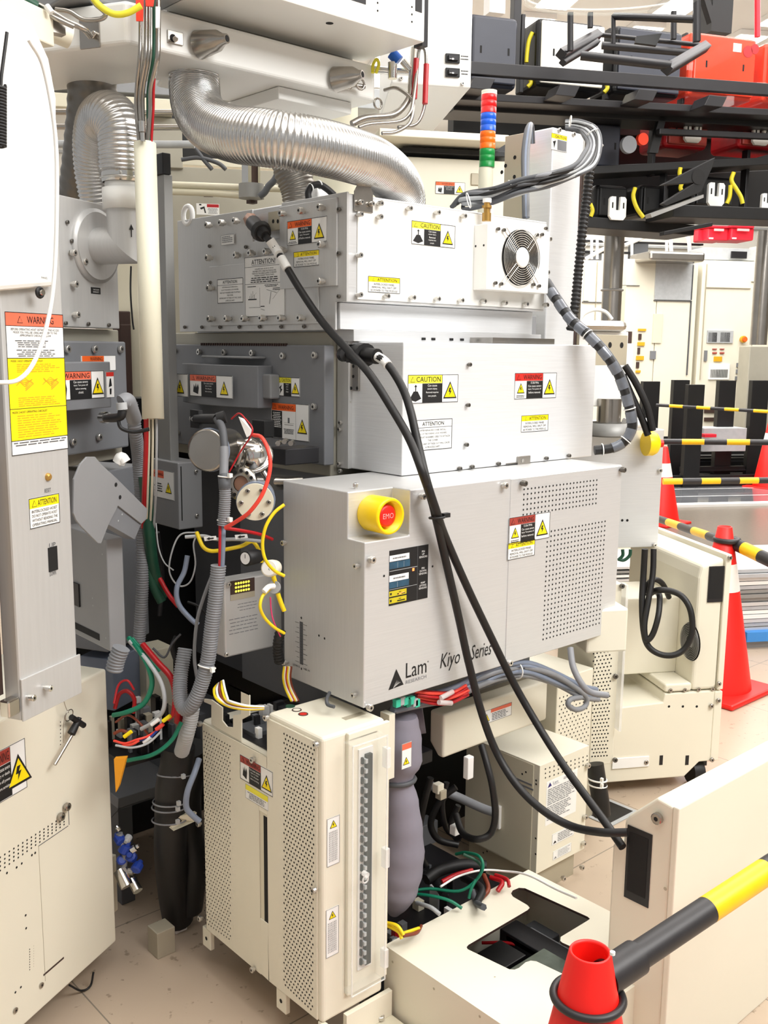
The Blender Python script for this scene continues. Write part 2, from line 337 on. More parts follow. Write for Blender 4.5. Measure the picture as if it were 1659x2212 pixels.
# ================================================================ lower matching-unit cover (silver, CAUTION)
lm = thing('radio_frequency_cover', 'silver sheet metal cover with yellow CAUTION sign resting on the EMO control box', 'machine cover', (1.85, 1.8, 1.212))
xa, ya, xb, yb, za, zb = 1.529, 1.646, 2.25, 1.90, 1.2125, 1.517
m = MB(); m.box(xa, xb, ya, yb, za, zb, 'silver_lit'); m.build('housing', lm, bevel=.0025)
m = MB(); xl = W.y(868,900,ya).x; m.box(xa-.001, xa+.002, 1.868, 1.895, za, zb+.02, 'silver2'); m.box(xa-.012, xa+.001, 1.825, 1.868, za, zb+.012, 'silver2'); m.build('side_flange', lm, bevel=.001)
m = MB(); a = W.x(753,782,xa-.002); b = W.x(777,845,xa-.002); m.box(xa-.006, xa, b.y, a.y, b.z, a.z, 'steel')
for q in zz([(165,1030),(165,1088),(153,1155),(187,1155)], 700, 400, 2.633): m.disc(W.x(*q, xa-.0065), (-1,0,0), .004, 'hole', 10)
m.build('clip_plate', lm, bevel=.0015)
screws(lm, W, 'y', ya, zz([(817,1020),(809,1250),(800,1475),(762,1610),(833,1600),(983,1583),(1255,1552),(1383,1537)], 700, 400, 2.633), .005, .011, 'screwd')
screws(lm, W, 'x', xa, zz([(153,1233),(150,1600)], 700, 400, 2.633), .005, .008)
screws(lm, W, 'x', xa-.012, zz([(100,1350),(95,1388),(92,1585),(100,1625)], 700, 400, 2.633), .0055, .008)
m = MB(); a = W.y(1116,986,ya); b = W.y(1142,1004,ya); m.box(a.x,b.x,ya-.006,ya,b.z,a.z,'steel'); c = W.y(1129,995,ya-.006); m.disc(c+Vector((0,-.0005,0)),(0,-1,0),.005,'screw',14); a = W.y(1092,1001,ya); m.box(a.x,b.x-.02,ya-.004,ya,a.z-.003,a.z,'screwd'); m.build('latch', lm, bevel=.002)
lab_warn(lm, W, 'y', ya, (881,810), (988,868), 'ltyel', 'CAUTION', ('Can cause','severe injury.','Removal requires','two people.'), pic='weight', sp=.67, name='caution_label', big=True)
lab_warn(lm, W, 'y', ya, (1112,806), (1200,859), 'red', txt=('13.56 MHz','Can cause severe','injury. Turn power off','before removal.'), sp=.66)
lab_att(lm, W, 'y', ya, (1126,898), (1183,930))
lab_note(lm, W, 'y', ya, (893,908), (975,968))
# ---------------------------------------------------------------- machine body between the two covers
mb_ = thing('support_plate', 'bright silver adapter block between the upper and lower silver covers', 'machine block', (1.8, 2., 1.517))
m = MB(); m.box(1.512, 2.2, 1.80, 2.5, 1.518, 1.545, 'silver'); m.build('base_plate', mb_, bevel=.001)
m = MB(); a = W.y(735,700,1.80); b = W.y(1150,700,1.80); m.box(a.x, b.x, 1.80, 2.5, 1.545, 1.606, 'silver_lit'); m.box(b.x, 2.25, 1.86, 2.5, 1.545, 1.60, 'grey2'); m.build('adapter_block', mb_, bevel=.002)
m = MB()
for px in (915,936,975,998,1030): p = W.y(px, 735, 1.799); m.box(p.x-.006, p.x+.006, 1.7975, 1.80, 1.524, 1.530, 'hole')
a = W.y(1052,733,1.74); m.box(a.x, 2.16, 1.72, 1.80, 1.5185, 1.533, 'steel'); m.build('slot', mb_)
# ================================================================ upper module with fan
tm = thing('upper_module', 'upper silver module with round fan grille, studded with standoff screws', 'process module', (1.8, 2.1, 1.606))
xa, ya, xb, yb, za, zb = 1.46, 1.765, 2.165, 2.508, 1.607, 1.845
m = MB(); m.box(xa+.004, xb, ya, yb, za, zb, 'silver'); m.build('housing', tm, bevel=.0025)
m = MB(); m.box(xa+.03, xb-.004, ya-.003, ya, za+.006, zb-.006, 'whitep'); m.build('front_panel', tm, bevel=.001)
# stepped side panel with an open window where the cable enters
m = MB(); g = lambda px, py: W.x(px, py, xa)
ym = g(749,600).y; yr = g(608,440).y; yn_ = g(545,455).y; zw = g(560,520).z; pts = [(xa,2.508,1.848),(xa,yn_,1.845),(xa,yn_,zw),(xa,yr,zw),(xa,yr,1.848),(xa,ym+.0,1.848),(xa,ym,1.607),(xa,1.805,1.607),(xa,1.805,1.543),(xa,2.508,1.543)]
m.prism(pts, (.006,0,0), 'silver2'); sp_ = m.build('side_panel', tm, bevel=.0012)
m = MB(); yA = g(608,470).y; m.box(xa-.006, xa, ym+.03, yA, g(640,655).z+.035, 1.838, 'silver2'); pA = g(455,600); m.box(xa-.004, xa, g(690,600).y, pA.y, 1.558, g(470,600).z+.03, 'silver2'); m.build('access_cover', tm, bevel=.001)
m = MB(); m.box(xa+.03, xa+.036, yr-.0, yn_, zw, 1.84, 'darksilver'); q = W.x(605,490,xa+.02); m.box(xa-.004, xa+.03, yr+.002, yr+.05, zw+.02, 1.83, 'tan')
for qx, qy in ((590,478),(600,478)): m.disc(W.x(qx, qy, xa-.0045), (-1,0,0), .005, 'hole', 10)
m.build('bracket', tm)
Z5 = lambda p: zz(p, 360, 400, 4.1475)
screws(tm, W, 'x', xa-.005, Z5([(405,362),(527,341),(652,324),(410,655),(420,925),(425,1200),(575,1198),(727,1198),(890,1193),(1057,1192),(1233,1190),(1405,1192),(1415,863),(1418,535),(1415,203),(1240,233),(1070,257),(660,630),(790,612),(930,597),(1072,585)]), .0085, .02)
screws(tm, W, 'x', xa, Z5([(395,547),(720,555),(405,873),(1555,218),(1553,612),(1552,997),(172,1272),(326,1272),(488,1272),(661,1270),(843,1268),(1036,1268),(1241,1266),(1456,1268)]), .0048, .007, 'screwd')
Z6 = lambda p: zz(p, 700, 400, 2.633)
screws(tm, W, 'y', ya-.003, Z6([(302,107),(188,168),(300,183),(468,135),(627,158),(777,178),(185,400),(185,624),(340,632),(487,640),(628,648),(762,656),(890,660),(1010,670),(1130,677),(1245,682),(1262,308),(1250,497)]), .0062, .018)
# lifting bracket and lifting eye
m = MB(); a = W.y(766,455,ya-.006); b = W.y(806,418,ya-.006); c = W.y(787,388,ya-.006); pts = [(a.x,ya-.006,a.z),(b.x,ya-.006,a.z),(b.x,ya-.006,b.z)]+[(c.x+.0125*cos(t),ya-.006,c.z+.0125*sin(t)-.003) for t in [i*pi/8 for i in range(9)]]+[(a.x,ya-.006,b.z)]
m.prism(pts, (0,.003,0), 'steel'); m.disc((c.x,ya-.0066,c.z-.006),(0,-1,0),.008,'tan',18)
m.build('lifting_bracket', tm, bevel=.0006); screws(tm, W, 'y', ya-.006, Z6([(200,98),(262,108)]), .0055, .012)
m = MB(); c = W.x(404,468,xa); m.torus((xa+.003, c.y, c.z+.004), (1,0,0), .024, .007, 'white', 24, 8); m.build('lifting_eye', tm)
# fan box
fx0 = W.y(1020,600,ya).x; fy = W.x(1051,600,fx0).y; fr_ = W.y(1185,600,fy).x; fz0 = W.y(1051,625,fy).z; fz1 = W.y(1051,482,fy).z
m = MB(); m.box(fx0, fr_, fy, ya-.003, fz0, fz1, 'whitep'); fb = m.build('fan_box', tm, bevel=.002)
fc = W.y(1123,557,fy); fR = abs(W.y(1123,497,fy).z-W.y(1123,619,fy).z)/2
m = MB(); m.disc(fc+Vector((0,-.0008,0)),(0,-1,0),fR,'hole',48)
for k in range(5):
    a0 = 2*pi*k/5; m.prism([fc+Vector((fR*.3*cos(a0),-.0012,fR*.3*sin(a0))),fc+Vector((fR*.95*cos(a0+.2),-.0012,fR*.95*sin(a0+.2))),fc+Vector((fR*.95*cos(a0+.7),-.0012,fR*.95*sin(a0+.7))),fc+Vector((fR*.3*cos(a0+.8),-.0012,fR*.3*sin(a0+.8)))],(0,-.001,0),'black')
m.build('fan_blades', fb)
m = MB()
for k in range(9): m.torus(fc+Vector((0,-.008,0)),(0,1,0),fR*(.36+.078*k),.0011,'chrome',44,6)
m.lathe([(0,fR*.36),(.004,fR*.36),(.006,fR*.3),(.006,0)], fc+Vector((0,-.006,0)), (0,-1,0), 'whitep', 32, cap=False)
for sx, sz in ((1,1),(1,-1),(-1,1),(-1,-1)):
    for o_ in (-.004,.004): m.cyl(fc+Vector((sx*fR*.28+o_*sz,-.0095,sz*fR*.28-o_*sx)), fc+Vector((sx*fR*.92+o_*sz,-.006,sz*fR*.92-o_*sx)), .0012, 'chrome', 6)
m.build('fan_grille', fb)
screws(fb, W, 'y', fy, Z6([(982,250),(1015,256),(1203,284),(1232,282),(967,557),(1000,562),(1183,566),(1215,574),(1253,247)]), .0045, .009, 'screwd')
m = MB()
for q in Z6([(862,347),(908,342)]): m.disc(W.x(*q, fx0-.0005), (-1,0,0), .003, 'hole', 8)
m.build('hole', fb)
# brass fitting on top of the fan box
m = MB(); c = W.y(1051,478,fy+.02); m.cyl(c, c+Vector((0,0,.02)), .012,'brass',6); m.cyl(c+Vector((0,0,.02)), c+Vector((0,0,.045)), .008,'brass',12); m.cyl(c+Vector((0,0,.032)), c+Vector((0,0,.038)), .013,'brass',6); m.cyl(c+Vector((.015,0,0)), c+Vector((.015,0,.04)), .006,'white',12); m.cyl(c+Vector((.0,0,.045)), c+Vector((0,0,.055)), .011,'white',10); m.build('valve_fitting', tm)
lab_warn(tm, W, 'y', ya-.003, (889,476), (982,537), 'ltyel', 'CAUTION', ('Can cause','severe injury.','Removal','requires two','people.'), pic='weight', sp=.65, name='caution_label')
lab_att(tm, W, 'y', ya-.003, (795,596), (863,635))
lab_warn(tm, W, 'x', xa-.006, (621,479), (707,521), 'orange', txt=('13.56 MHz','Can cause severe','injury. Turn power','off before removal.'), sp=.62)
lab_att(tm, W, 'x', xa-.006, (635,545), (690,573))
lab_note(tm, W, 'x', xa-.004, (470,604), (526,653))
d = Dec(W, 'x', xa-.004, (478,509), (506,527)); d.base('white'); d.border(t=.0006); d.greek(.08,.2,.92,.9,4,'grey',c=False); d.build(tm, 'serial_plate')
d = Dec(W, 'x', xa-.0045, (529,557), (616,682)); d.base('white'); d.border(t=.001); d.text('ATTENTION!',.18,.87,.78,.95); d.rect(.18,.855,.78,.86,'black'); d.rect(0,.83,1,.836,'black'); d.rect(0,.545,1,.551,'black')
for i, t in enumerate(('IF EQUIPPED WITH 13R OR 90Y OPTION','THE FIBER OPTIC CABLE MUST BE ROUTED','THROUGH THE CABLE CLAMPS TO PREVENT','WEARING AGAINST THE RF STRAPS.')): d.text(t,.08,.775-i*.035,.92,.80-i*.035,fit=False)
d.greek(.15,.56,.85,.66,3)
d.rect(.08,.28,.3,.30,'black'); d.rect(.38,.15,.384,.48,'black'); d.rect(.1,.15,.4,.155,'black')
for a_, b_ in ((.12,.3),(.16,.34),(.2,.38),(.24,.32)): d.rect(a_,.3,a_+.006,b_+.05,'black')
for a_, b_, c_, e_ in ((.5,.22,.85,.36),(.55,.44,.8,.38),(.62,.2,.66,.4),(.7,.28,.9,.45),(.1,.28,.3,.4),(.4,.12,.5,.1)): d.poly([(a_,b_),(a_+.01,b_+.004),(c_+.01,e_+.004),(c_,e_)],'black')
d.greek(.7,.42,.9,.47,2); d.greek(.5,.48,.85,.53,2); d.greek(.06,.49,.3,.52,1); d.rect(.4,.16,.5,.175,'black')
d.build(tm, 'instruction_sheet')
# ================================================================ process chamber body and its grey door plate
ch = thing('process_chamber', 'beige-grey process chamber block under the upper silver module', 'process chamber', (1.9, 2.3, 1.2))
m = MB(); m.box(1.50, 2.2, 1.872, 2.62, 1.19, 1.541, 'chamber'); m.build('body', ch, bevel=.003)
m = MB(); m.box(1.56, 2.2, 1.80, 2.62, 0.55, 1.19, 'dgrey'); m.build('lower_body', ch)
m = MB(); xg = 1.47; g = lambda px, py: W.x(px, py, xg); a = g(701,748); b = g(360,1008); zc = g(600,745).z
m.box(xg, 1.50, a.y, b.y, g(700,1006).z, zc, 'grey'); m.box(xg-.05, xg, g(575,772).y, g(468,772).y, g(520,774).z, g(520,769).z, 'grey2'); dp_ = m.build('door_plate', ch, bevel=.004)
m = MB()
for i in range(38): p = W.x(436+4.9*i, 747.5+.12*i, xg); m.box(xg-.003, xg+.004, p.y-.0022, p.y+.0022, zc-.003, zc+.004, 'brown')
m.build('toothed_strip', ch)
screws(ch, W, 'x', xg, Z5([(85,1483),(305,1495),(530,1500),(780,1505),(1055,1530),(1340,1525),(1335,1985)])+zz([(1535,550),(350,340)],300,850,4.02), .0085, .01)
# bowed cover in front of the door plate
xf = 1.392; a = W.x(583,800,xg-.03); zt = W.x(500,789,xf).z; zbm = W.x(500,880,xf).z; yl = W.x(583,830,xg-.008).y; yr_ = W.x(378,830,xf+.01).y
m = MB(); pl = [(xg,yl),(xf+.03,yl)]+[(xf+.03-.03*sin(t)+.0, yl+.05-.05*cos(t)) for t in [i*pi/12 for i in range(1,7)]]
pl = [(xg,yl,zbm)]+[(xg-(xg-xf)*sin(pi*(.12+.76*i/18))**.55, yl+(yr_-yl)*(.0+i/18), zbm) for i in range(19)]+[(xg,yr_,zbm)]
m.prism(pl, (0,0,zt-zbm), 'grey'); pod = m.build('bowed_cover', ch, bevel=.002)
def pody(px, py): return W.x(px, py, xf-.002)
lab_warn(pod, W, 'x', xf-.001, (410,808), (503,862), 'salmon', txt=('Can cause severe','injury or death.','Turn off power','before servicing.'), sp=.63, pic='hand', big=True)
lab_warn(pod, W, 'x', xf+.001, (360,806), (407,858), 'red', 'WARNING', txt=('severe','injury'), sp=.28)
m = MB(); a = W.x(572,808,xg-.02); b = W.x(591,862,xg-.02); m.box(xg-.03, xg-.0, b.y, a.y, b.z, a.z, 'grey2'); m.build('latch', ch, bevel=.004)
lab_warn(ch, W, 'x', xg, (600,814), (648,858), 'ltyel', 'CAUTION', ('Pinch','point.','Keep','clear.'), sp=.62, pic='spark', name='caution_label')
d = Dec(W, 'x', xg, (586,868), (668,955)); d.base('white'); d.rect(.02,.78,.66,.98,'orange'); d.text('WARNING:',.2,.82,.62,.93); d.tri(.11,.88,.13,m='orange',glyph=False); d.rect(.02,.02,.3,.77,'black'); d.greek(.04,.3,.28,.74,9,'white'); d.rect(.35,.45,.62,.455,'black'); d.greek(.34,.15,.62,.3,4); d.rect(.36,.4,.6,.41,'black'); d.rect(.45,.45,.5,.6,'grey'); d.tri(.83,.4,.4); d.rect(.66,.02,.665,.98,'black'); d.border(); d.build(ch, 'warning_label')
# ================================================================ perforated cream cabinet in front
X1, Y1 = 1.144, 1.446
cab = thing('power_cabinet', 'cream perforated cabinet with a long dark slot and clear plastic breaker cover', 'cabinet', (1.23, 1.68, 0))
g = lambda px, py: W.x(px, py, X1)
zlo = .110; ztop = .739; pn = g(579,1632); pl_ = g(436,1553); pnt = g(579,1538)
ysl = g(561,1740); 
m = MB()
m.prism([(X1,Y1+.006,zlo),(X1,Y1+.006,ztop),(X1,pn.y,ztop),(X1,pn.y,pn.z),(X1,1.906,pl_.z),(X1,1.906,zlo)], (.168,0,0), 'cream')
m.build('housing', cab, bevel=.008, seg=3)
m = MB()   # side panel with slot and vent holes
s0 = g(562,1750); s1 = g(582,1995)
y_a, y_b, y_c, y_d = Y1+.02, s1.y, s0.y, 1.90; t_ = .003
zt1 = ztop-.012; zt2 = pn.z-.004
for ya_, yb_, z_a, z_b in ((y_a,y_b,zlo+.004,zt1),(y_c,y_d,zlo+.004,zt2),(y_b,y_c,zlo+.004,s1.z),(y_b,y_c,s0.z,zt2)):
    m.box(X1-t_, X1+.0005, ya_, min(yb_, y_d) , z_a, z_b if not (ya_ == y_a) else zt2, 'cream')
m.box(X1-t_, X1+.0005, y_a, pn.y, zt2, zt1, 'cream')
holes(m, W, 'x', X1-t_, (441,1580), (497,1612), (443,1991), (498,2030), 11, 50, .0020, stag=True)
holes(m, W, 'x', X1-t_, (614,1585), (679,1620), (614,2125), (675,2183), 11, 58, .0024, stag=True)
m.build('side_panel', cab, bevel=.0012)
m = MB(); m.box(X1-.0012, X1+.0, y_b, y_c, s1.z, s0.z, 'cream2'); yq = g(571,1800).y; m.box(X1-.0018, X1, y_b, yq, s1.z, s0.z-.006, 'hole'); m.build('slot', cab)
for yy, zz_ in ((g(440,2010).y,.075),(g(600,2150).y,.075),(g(690,2200).y,.08)):
    m = MB(); m.box(X1, X1+.012, yy-.03, yy+.006, .06, zlo, 'cream'); m.disc((X1-.0005, yy-.012, .085), (-1,0,0), .005, 'hole', 10); m.build('mounting_tab', cab, bevel=.002)
m = MB(); m.box(1.24,1.30,1.60,1.86,0.0,.08,'dgrey'); m.box(1.20,1.30,1.52,1.88,.08,.111,'cream2'); m.build('plinth', cab)
screws(cab, W, 'x', X1-t_, [(436,1562),(580,1549),(551,1640),(687,1607),(683,1921),(437,1982),(434,1778),(551,2092)], .007, .011)
# fork bracket on top
Zb = lambda pts: [g(400+x/2.658,1380+y/2.658) for x,y in pts]
m = MB(); m.prism(Zb([(150,455),(150,380),(108,362),(108,345),(150,350),(212,395),(212,470),(240,505),(275,510),(275,440),(320,432),(320,300),(368,325),(368,440),(322,465),(322,590),(150,490)]), (.003,0,0), 'cream')
q0, q1 = Zb([(320,300),(368,325)]); m.prism([q0+Vector((0,0,0)),q1,q1+Vector((.0,.05,.0)),q0+Vector((.0,.05,.0))],(0,0,.003),'cream'); m.build('fork_bracket', cab)
lab_warn(cab, W, 'x', X1-t_, (519,1629), (590,1722), 'dred', txt=('Can cause severe','injury or death.','Turn off power','before servicing.'), sp=.64, pic='hand')
d = Dec(W, 'x', X1-t_, (531,1692), (580,1752)); d.base('white'); d.rect(0,.6,1,.98,'ltyel'); d.greek(.08,.1,.92,.55,4,'grey'); d.border('grey',.0006); d.build(cab, 'attention_label')
m = MB(); m.box(X1+.012,X1+.15,pn.y+.008,1.86,pn.z+.001,pn.z+.004,'rail'); m.build('inner_board', cab)
for i in range(26):
    m = MB(); x_ = random.uniform(X1+.02,X1+.13); y_ = random.uniform(pn.y+.01,1.84); s_ = random.uniform(.006,.02); m.box(x_,x_+s_,y_,y_+random.uniform(.006,.022),pn.z+.004,pn.z+random.uniform(.008,.035),random.choice(['railb','cream2','lgrey','rail','grey','railb','white','dgrey'])); m.build('terminal', cab)
# three round indicators on top
for (qx, qy), cc, lb in (((627,1526),'dgreen','green round indicator'),((641,1534),'cream','clear round indicator'),((655,1543),'red','red round indicator')):
    c = W.z(qx, qy, ztop); m = MB(); m.lathe([(0,.0105),(.0012,.0105),(.0014,.0085),(.0008,.008)], c, (0,0,1), 'brown' if cc != 'dgreen' else 'dgreen', 24, cap=False); m.disc(c+Vector((0,0,.001)), (0,0,1), .008, cc, 24); m.build('indicator_lamp', cab, label=lb)
m = MB(); a = W.z(748,1556,ztop); b = W.z(782,1545,ztop); m.box(a.x,b.x+.01,a.y,a.y+.016,ztop,ztop+.0008,'tan'); m.build('name_plate', cab)
# front: recessed frame, breaker strip and clear cover
g = lambda px, py: W.y(px, py, Y1)
m = MB(); m.box(g(750,1700).x, g(838,1700).x, Y1-.004, Y1+.006, g(750,2150).z, g(750,1585).z, 'cream'); m.build('front_frame', cab, bevel=.002)
for tl_, br_ in (((706,1770),(733,1862)),((704,1967),(731,2057))):
    d = Dec(W,'y',Y1+.0055,tl_,br_); d.base('white'); d.border('grey',.0008); d.tri(.5,.86,.16); 
    for i in range(6): d.greek(.15+.12*i,.08,.2+.12*i,.72,14,'grey',d=.8)
    d.build(cab, 'warning_label')
yc = Y1-.035; gc = lambda px, py: W.y(px, py, yc); cx0 = gc(762,1700).x; cx1 = gc(837,1700).x; cz1 = gc(795,1602).z; cz0 = gc(770,2150).z
m = MB(); t_ = .003
m.box(cx0,cx1,yc,yc+t_,cz0,cz1,'clear'); m.box(cx0,cx0+t_,yc+t_,Y1-.004,cz0,cz1,'clear'); m.box(cx1-t_,cx1,yc+t_,Y1-.004,cz0,cz1,'clear'); m.box(cx0+t_,cx1-t_,yc+t_,Y1-.004,cz1-t_,cz1,'clear'); m.box(cx0+t_,cx1-t_,yc+t_,Y1-.004,cz0,cz0+t_,'clear')
for xx in (cx0,cx1-.002): m.box(xx-.0004,xx+.0022,yc-.0006,yc+.0015,cz0,cz1,'clearw')
for zz_ in (cz0,cz1-.002): m.box(cx0,cx1,yc-.0006,yc+.0015,zz_,zz_+.002,'clearw')
cc_ = m.build('clear_cover', cab)
for py_ in (1635,1850,2065):
    q = W.y(838,py_,yc+.005); m = MB(); m.box(cx1-.004,cx1+.008,yc-.002,yc+.014,q.z-.022,q.z+.022,'clearw'); m.build('hinge', cc_, bevel=.002)
m = MB(); q = W.y(784,1885,yc); m.cyl((q.x,yc-.002,q.z),(q.x,yc-.014,q.z),.006,'clearw',12); m.torus((q.x,yc-.008,q.z-.012),(0,1,0),.007,.002,'clearw',16,6); m.build('latch', cc_)
bx0 = g(783,1700).x; bx1 = g(792,1700).x; bz1 = g(785,1625).z; bz0 = g(785,2075).z
m = MB(); m.box(g(770,1700).x, g(800,1700).x, Y1-.008, Y1-.004, bz0-.01, bz1+.012, 'whitep'); m.box(bx0-.002, bx1+.002, Y1-.016, Y1-.008, bz0, bz1, 'rubber')
n_ = 22
for i in range(n_): zq = bz0+(bz1-bz0)*(i+.5)/n_; m.box(bx0-.007,bx0-.001,Y1-.018,Y1-.008,zq-.006,zq+.003,'lgrey'); m.box(bx0-.012,bx0-.008,Y1-.013,Y1-.008,zq-.008,zq+.006,'rubber')
m.build('breaker_strip', cab)
m = MB(); p = W.y(760,2190,Y1-.02)
m.box(1.20,1.33,1.30,1.49,.035,.050,'cream2'); m.box(1.20,1.33,1.44,1.452,.05,.11,'cream'); m.build('foot_plate', cab, bevel=.001)
screws(cab, W, 'z', .05, [(784,2178),(805,2172),(822,2204)], .009, .012)
# upright cream hinge rail behind the cabinet's right edge
m = MB(); a = W.y(841,1545,1.50); b = W.y(852,1680,1.50); m.box(a.x,b.x,1.50,1.53,b.z,a.z,'cream'); m.build('rear_rail', cab, bevel=.001)
def pp(fr, ax, v, pts): return [getattr(fr, ax)(px, py, v) for px, py in pts]
def hose(name, label, cat, pts, r, m='rubber', n=8, group=None, parent=None, **k):
    b = MB(); b.tube([P(*p) if not isinstance(p, Vector) else p for p in pts], r, m, n, **k)
    return b.build(name, parent, label=None if parent else label, cat=None if parent else cat, group=group)
def corr(name, label, cat, pts, r, m, pitch, amp=.08, n=16, parent=None, group=None):
    b = MB(); b.tube([P(*p) if not isinstance(p, Vector) else p for p in pts], r, m, n, step=pitch/4, sub=30, rf=lambda i: r*(1+amp*cos(i*pi/2)))
    return b.build(name, parent, label=None if parent else label, cat=None if parent else cat, group=group)
def bxs(name, label, cat, items, fr=W, bevel=.002, group=None):
    m = MB(fr)
    for it in items: m.box(*it[:6], it[6])
    return m.build(name, None, bevel=bevel, label=label, cat=cat, group=group)
# ================================================================ the two heavy black cables
A = [(552,487,'x',1.435),(575,512,'x',1.42),(600,545,2.42),(648,625,2.36),(700,700,2.3),(760,765,2.2),(800,810,2.12),(845,880,2.08),(885,950,2.04),(912,1020,2.0),(932,1080,'y',1.448),(943,1125,'y',1.445),(958,1190,'y',1.45),(990,1330,'y',1.445),(1012,1430,'y',1.44),(1042,1545,'y',1.42),(1075,1630,'y',1.39),(1120,1700,'y',1.33),(1175,1752,'y',1.26),(1235,1785,'y',1.19),(1300,1798,'y',1.10),(1356,1798,'y',1.05)]
k1 = thing('power_cable', 'thick black cable from the upper module, its lower bend sweeping right above the floor', 'cable', P(1350,1798,'y',1.06))
hose('sheath', '', '', A, .0088, 'rubber', 10, parent=k1)
d = P(552,487,'x',1.435); d2 = P(585,522,'x',1.41)
m = MB(); e_ = (d2-d).normalized(); m.cyl(d-e_*.045, d-e_*.02, .018, 'copper', 6); m.cyl(d-e_*.02, d+e_*.04, .019, 'rubber', 14, .017); m.cyl(d+e_*.04, d+e_*.055, .026, 'rubber', 14, .022); m.cyl(d+e_*.055, d+e_*.075, .017,'rubber',14,.012); m.build('plug', k1)
m = MB(); m.tube([P(583,519,'x',1.413), P(595,537,2.43), P(603,550,2.41)], .0115, 'cord', 12); m.build('marker_sleeve', k1)
m = MB(); m.tube([P(607,557,2.405), P(621,581,2.39)], .0112, 'cord', 12); m.build('marker_sleeve', k1)
Bp = [(738,766,'x',1.49),(770,766,'x',1.47),(812,770,2.17),(838,788,2.14),(868,835,2.11),(886,885,2.08),(903,960,2.05),(922,1040,2.01),(943,1105,'y',1.435),(962,1160,'y',1.45),(1010,1270,'y',1.45),(1065,1385,'y',1.44),(1112,1480,'y',1.42),(1165,1572,'y',1.36),(1215,1650,'y',1.28),(1262,1715,'y',1.2),(1310,1780,'y',1.12),(1345,1830,'y',1.065)]
k2 = thing('power_cable', 'thick black cable plugged in beside the CAUTION cover and running down to the cream cover', 'cable', P(1345,1830,'y',1.065))
hose('sheath', '', '', Bp, .0088, 'rubber', 10, parent=k2)
c = P(738,766,'x',1.49); m = MB(); c2 = P(775,764,2.24); ax = (c2-c).normalized()
m.cyl(c-ax*.01, c+ax*.01, .012, 'copper', 8); m.cyl(c+ax*.01, c+ax*.035, .017, 'rubber', 14); m.cyl(P(770,764,2.25), P(790,767,2.2), .026, 'rubber', 14); m.cyl(P(790,767,2.2), P(815,770,2.17), .017, 'rubber', 14); m.box(*sum(([c2[i]-.02, c2[i]+.02] for i in range(3)), []), 'rubber'); m.build('plug', k2)
m = MB(); m.tube([P(815,770,2.165), P(829,779,2.15), P(838,789,2.137)], .0105, 'cord', 12); m.build('marker_sleeve', k2)
m = MB(); c = P(944,1118,'y',1.44); m.torus(c, (0,.1,1), .016, .0025, 'black', 20, 6); m.box(c.x+.012, c.x+.03, c.y-.01, c.y, c.z-.001, c.z+.008, 'black'); m.build('zip_tie', None, label='black zip tie joining the two thick cables over the control box', cat='zip tie')
# ================================================================ parts hanging below the chamber
# small grey box with danger label
t = thing('valve_box', 'small grey metal box with orange warning label left of the conduit', 'box', P(384,1146,'x',1.34))
xq = 1.34; c = W.x(384,1000,xq); yb_ = W.x(328,1050,xq).y; xr = W.y(437,1050,c.y).x; zt = c.z; zb_ = W.x(384,1144,xq).z
m = MB(); m.box(xq, xr, c.y, yb_, zb_, zt, 'grey2'); m.build('body', t, bevel=.003)
m = MB(); p = W.y(392,1060,c.y-.001); m.box(p.x-.001,p.x+.0015,c.y-.0015,c.y,zb_+.025,zt-.01,'hole'); m.build('slot', t)
screws(t, W, 'y', c.y, [(422,1018),(424,1113)], .005, .008)
d = Dec(W,'x',xq,(331,1012),(377,1082)); d.base('white'); d.rect(.02,.72,.52,.98,'salmon'); d.text('WARNING:',.05,.8,.5,.9); d.greek(.05,.2,.45,.55,4); d.tri(.74,.42,.4); d.border(t=.0008); d.build(t,'warning_label')
# steel port cylinder
t = thing('vacuum_port', 'round steel vacuum port under the bowed cover of the chamber', 'vacuum fitting', P(470,1010,2.15))
c = P(452,972,2.12); ax = Vector((.80,.45,-.02)).normalized()
m = MB(); m.lathe([(-.012,.040),(-.012,.046),(0,.046),(0,.042),(.09,.042)], c, ax, 'steel', 36); m.build('body', t)
m = MB(); m.torus(c+ax*.004, ax, .044, .004, 'bluegrey', 36, 8); m.build('clamp_ring', t)
c = P(545,985,2.2); m = MB(); m.sphere(c,.038,'chrome',18,1.1); m.torus(c,Vector((-.5,-.6,.6)),.042,.006,'chrome',24,6); m.cyl(c, c+Vector((.02,-.03,-.05)), .008,'chrome',10); m.cyl(c+Vector((-.05,.0,.03)), c+Vector((0,-.02,.02)), .012,'steel',10)
m.torus(c+Vector((-.03,0,.0)),Vector((.7,-.6,-.2)),.033,.005,'steel',20,6); m.build('pipe_clamp', t)
# blank flange with bolts and drilled ring
t = thing('blank_flange', 'round beige blank flange with six bolts beside a drilled steel ring', 'flange', P(551,1130,2.1))
nf = Vector((-.62,-.78,0)).normalized(); c = P(551,1085,2.08); rf_ = 40*2.1/2122
m = MB(); m.lathe([(-.012,rf_),(0,rf_)], c, nf, 'cream2', 40); m.build('disc', t)
m = MB(); m.lathe([(-.035,rf_*1.06),(-.013,rf_*1.06)], c, nf, 'bluegrey', 40); m.lathe([(-.09,rf_*.95),(-.035,rf_*.95)], c, nf, 'grey', 40); m.build('collar', t)
me = screw_mesh(.0052,.006,'steel'); e1 = nf.cross(Vector((0,0,1)))
for k in range(6):
    o = bpy.data.objects.new('bolt', me); COL.objects.link(o); o.parent = t; o.rotation_mode = 'QUATERNION'; o.rotation_quaternion = nf.to_track_quat('Z','Y'); an = pi/6+k*pi/3+.5
    o.location = c+e1*(rf_*.74*cos(an))+Vector((0,0,rf_*.74*sin(an)))-t.location
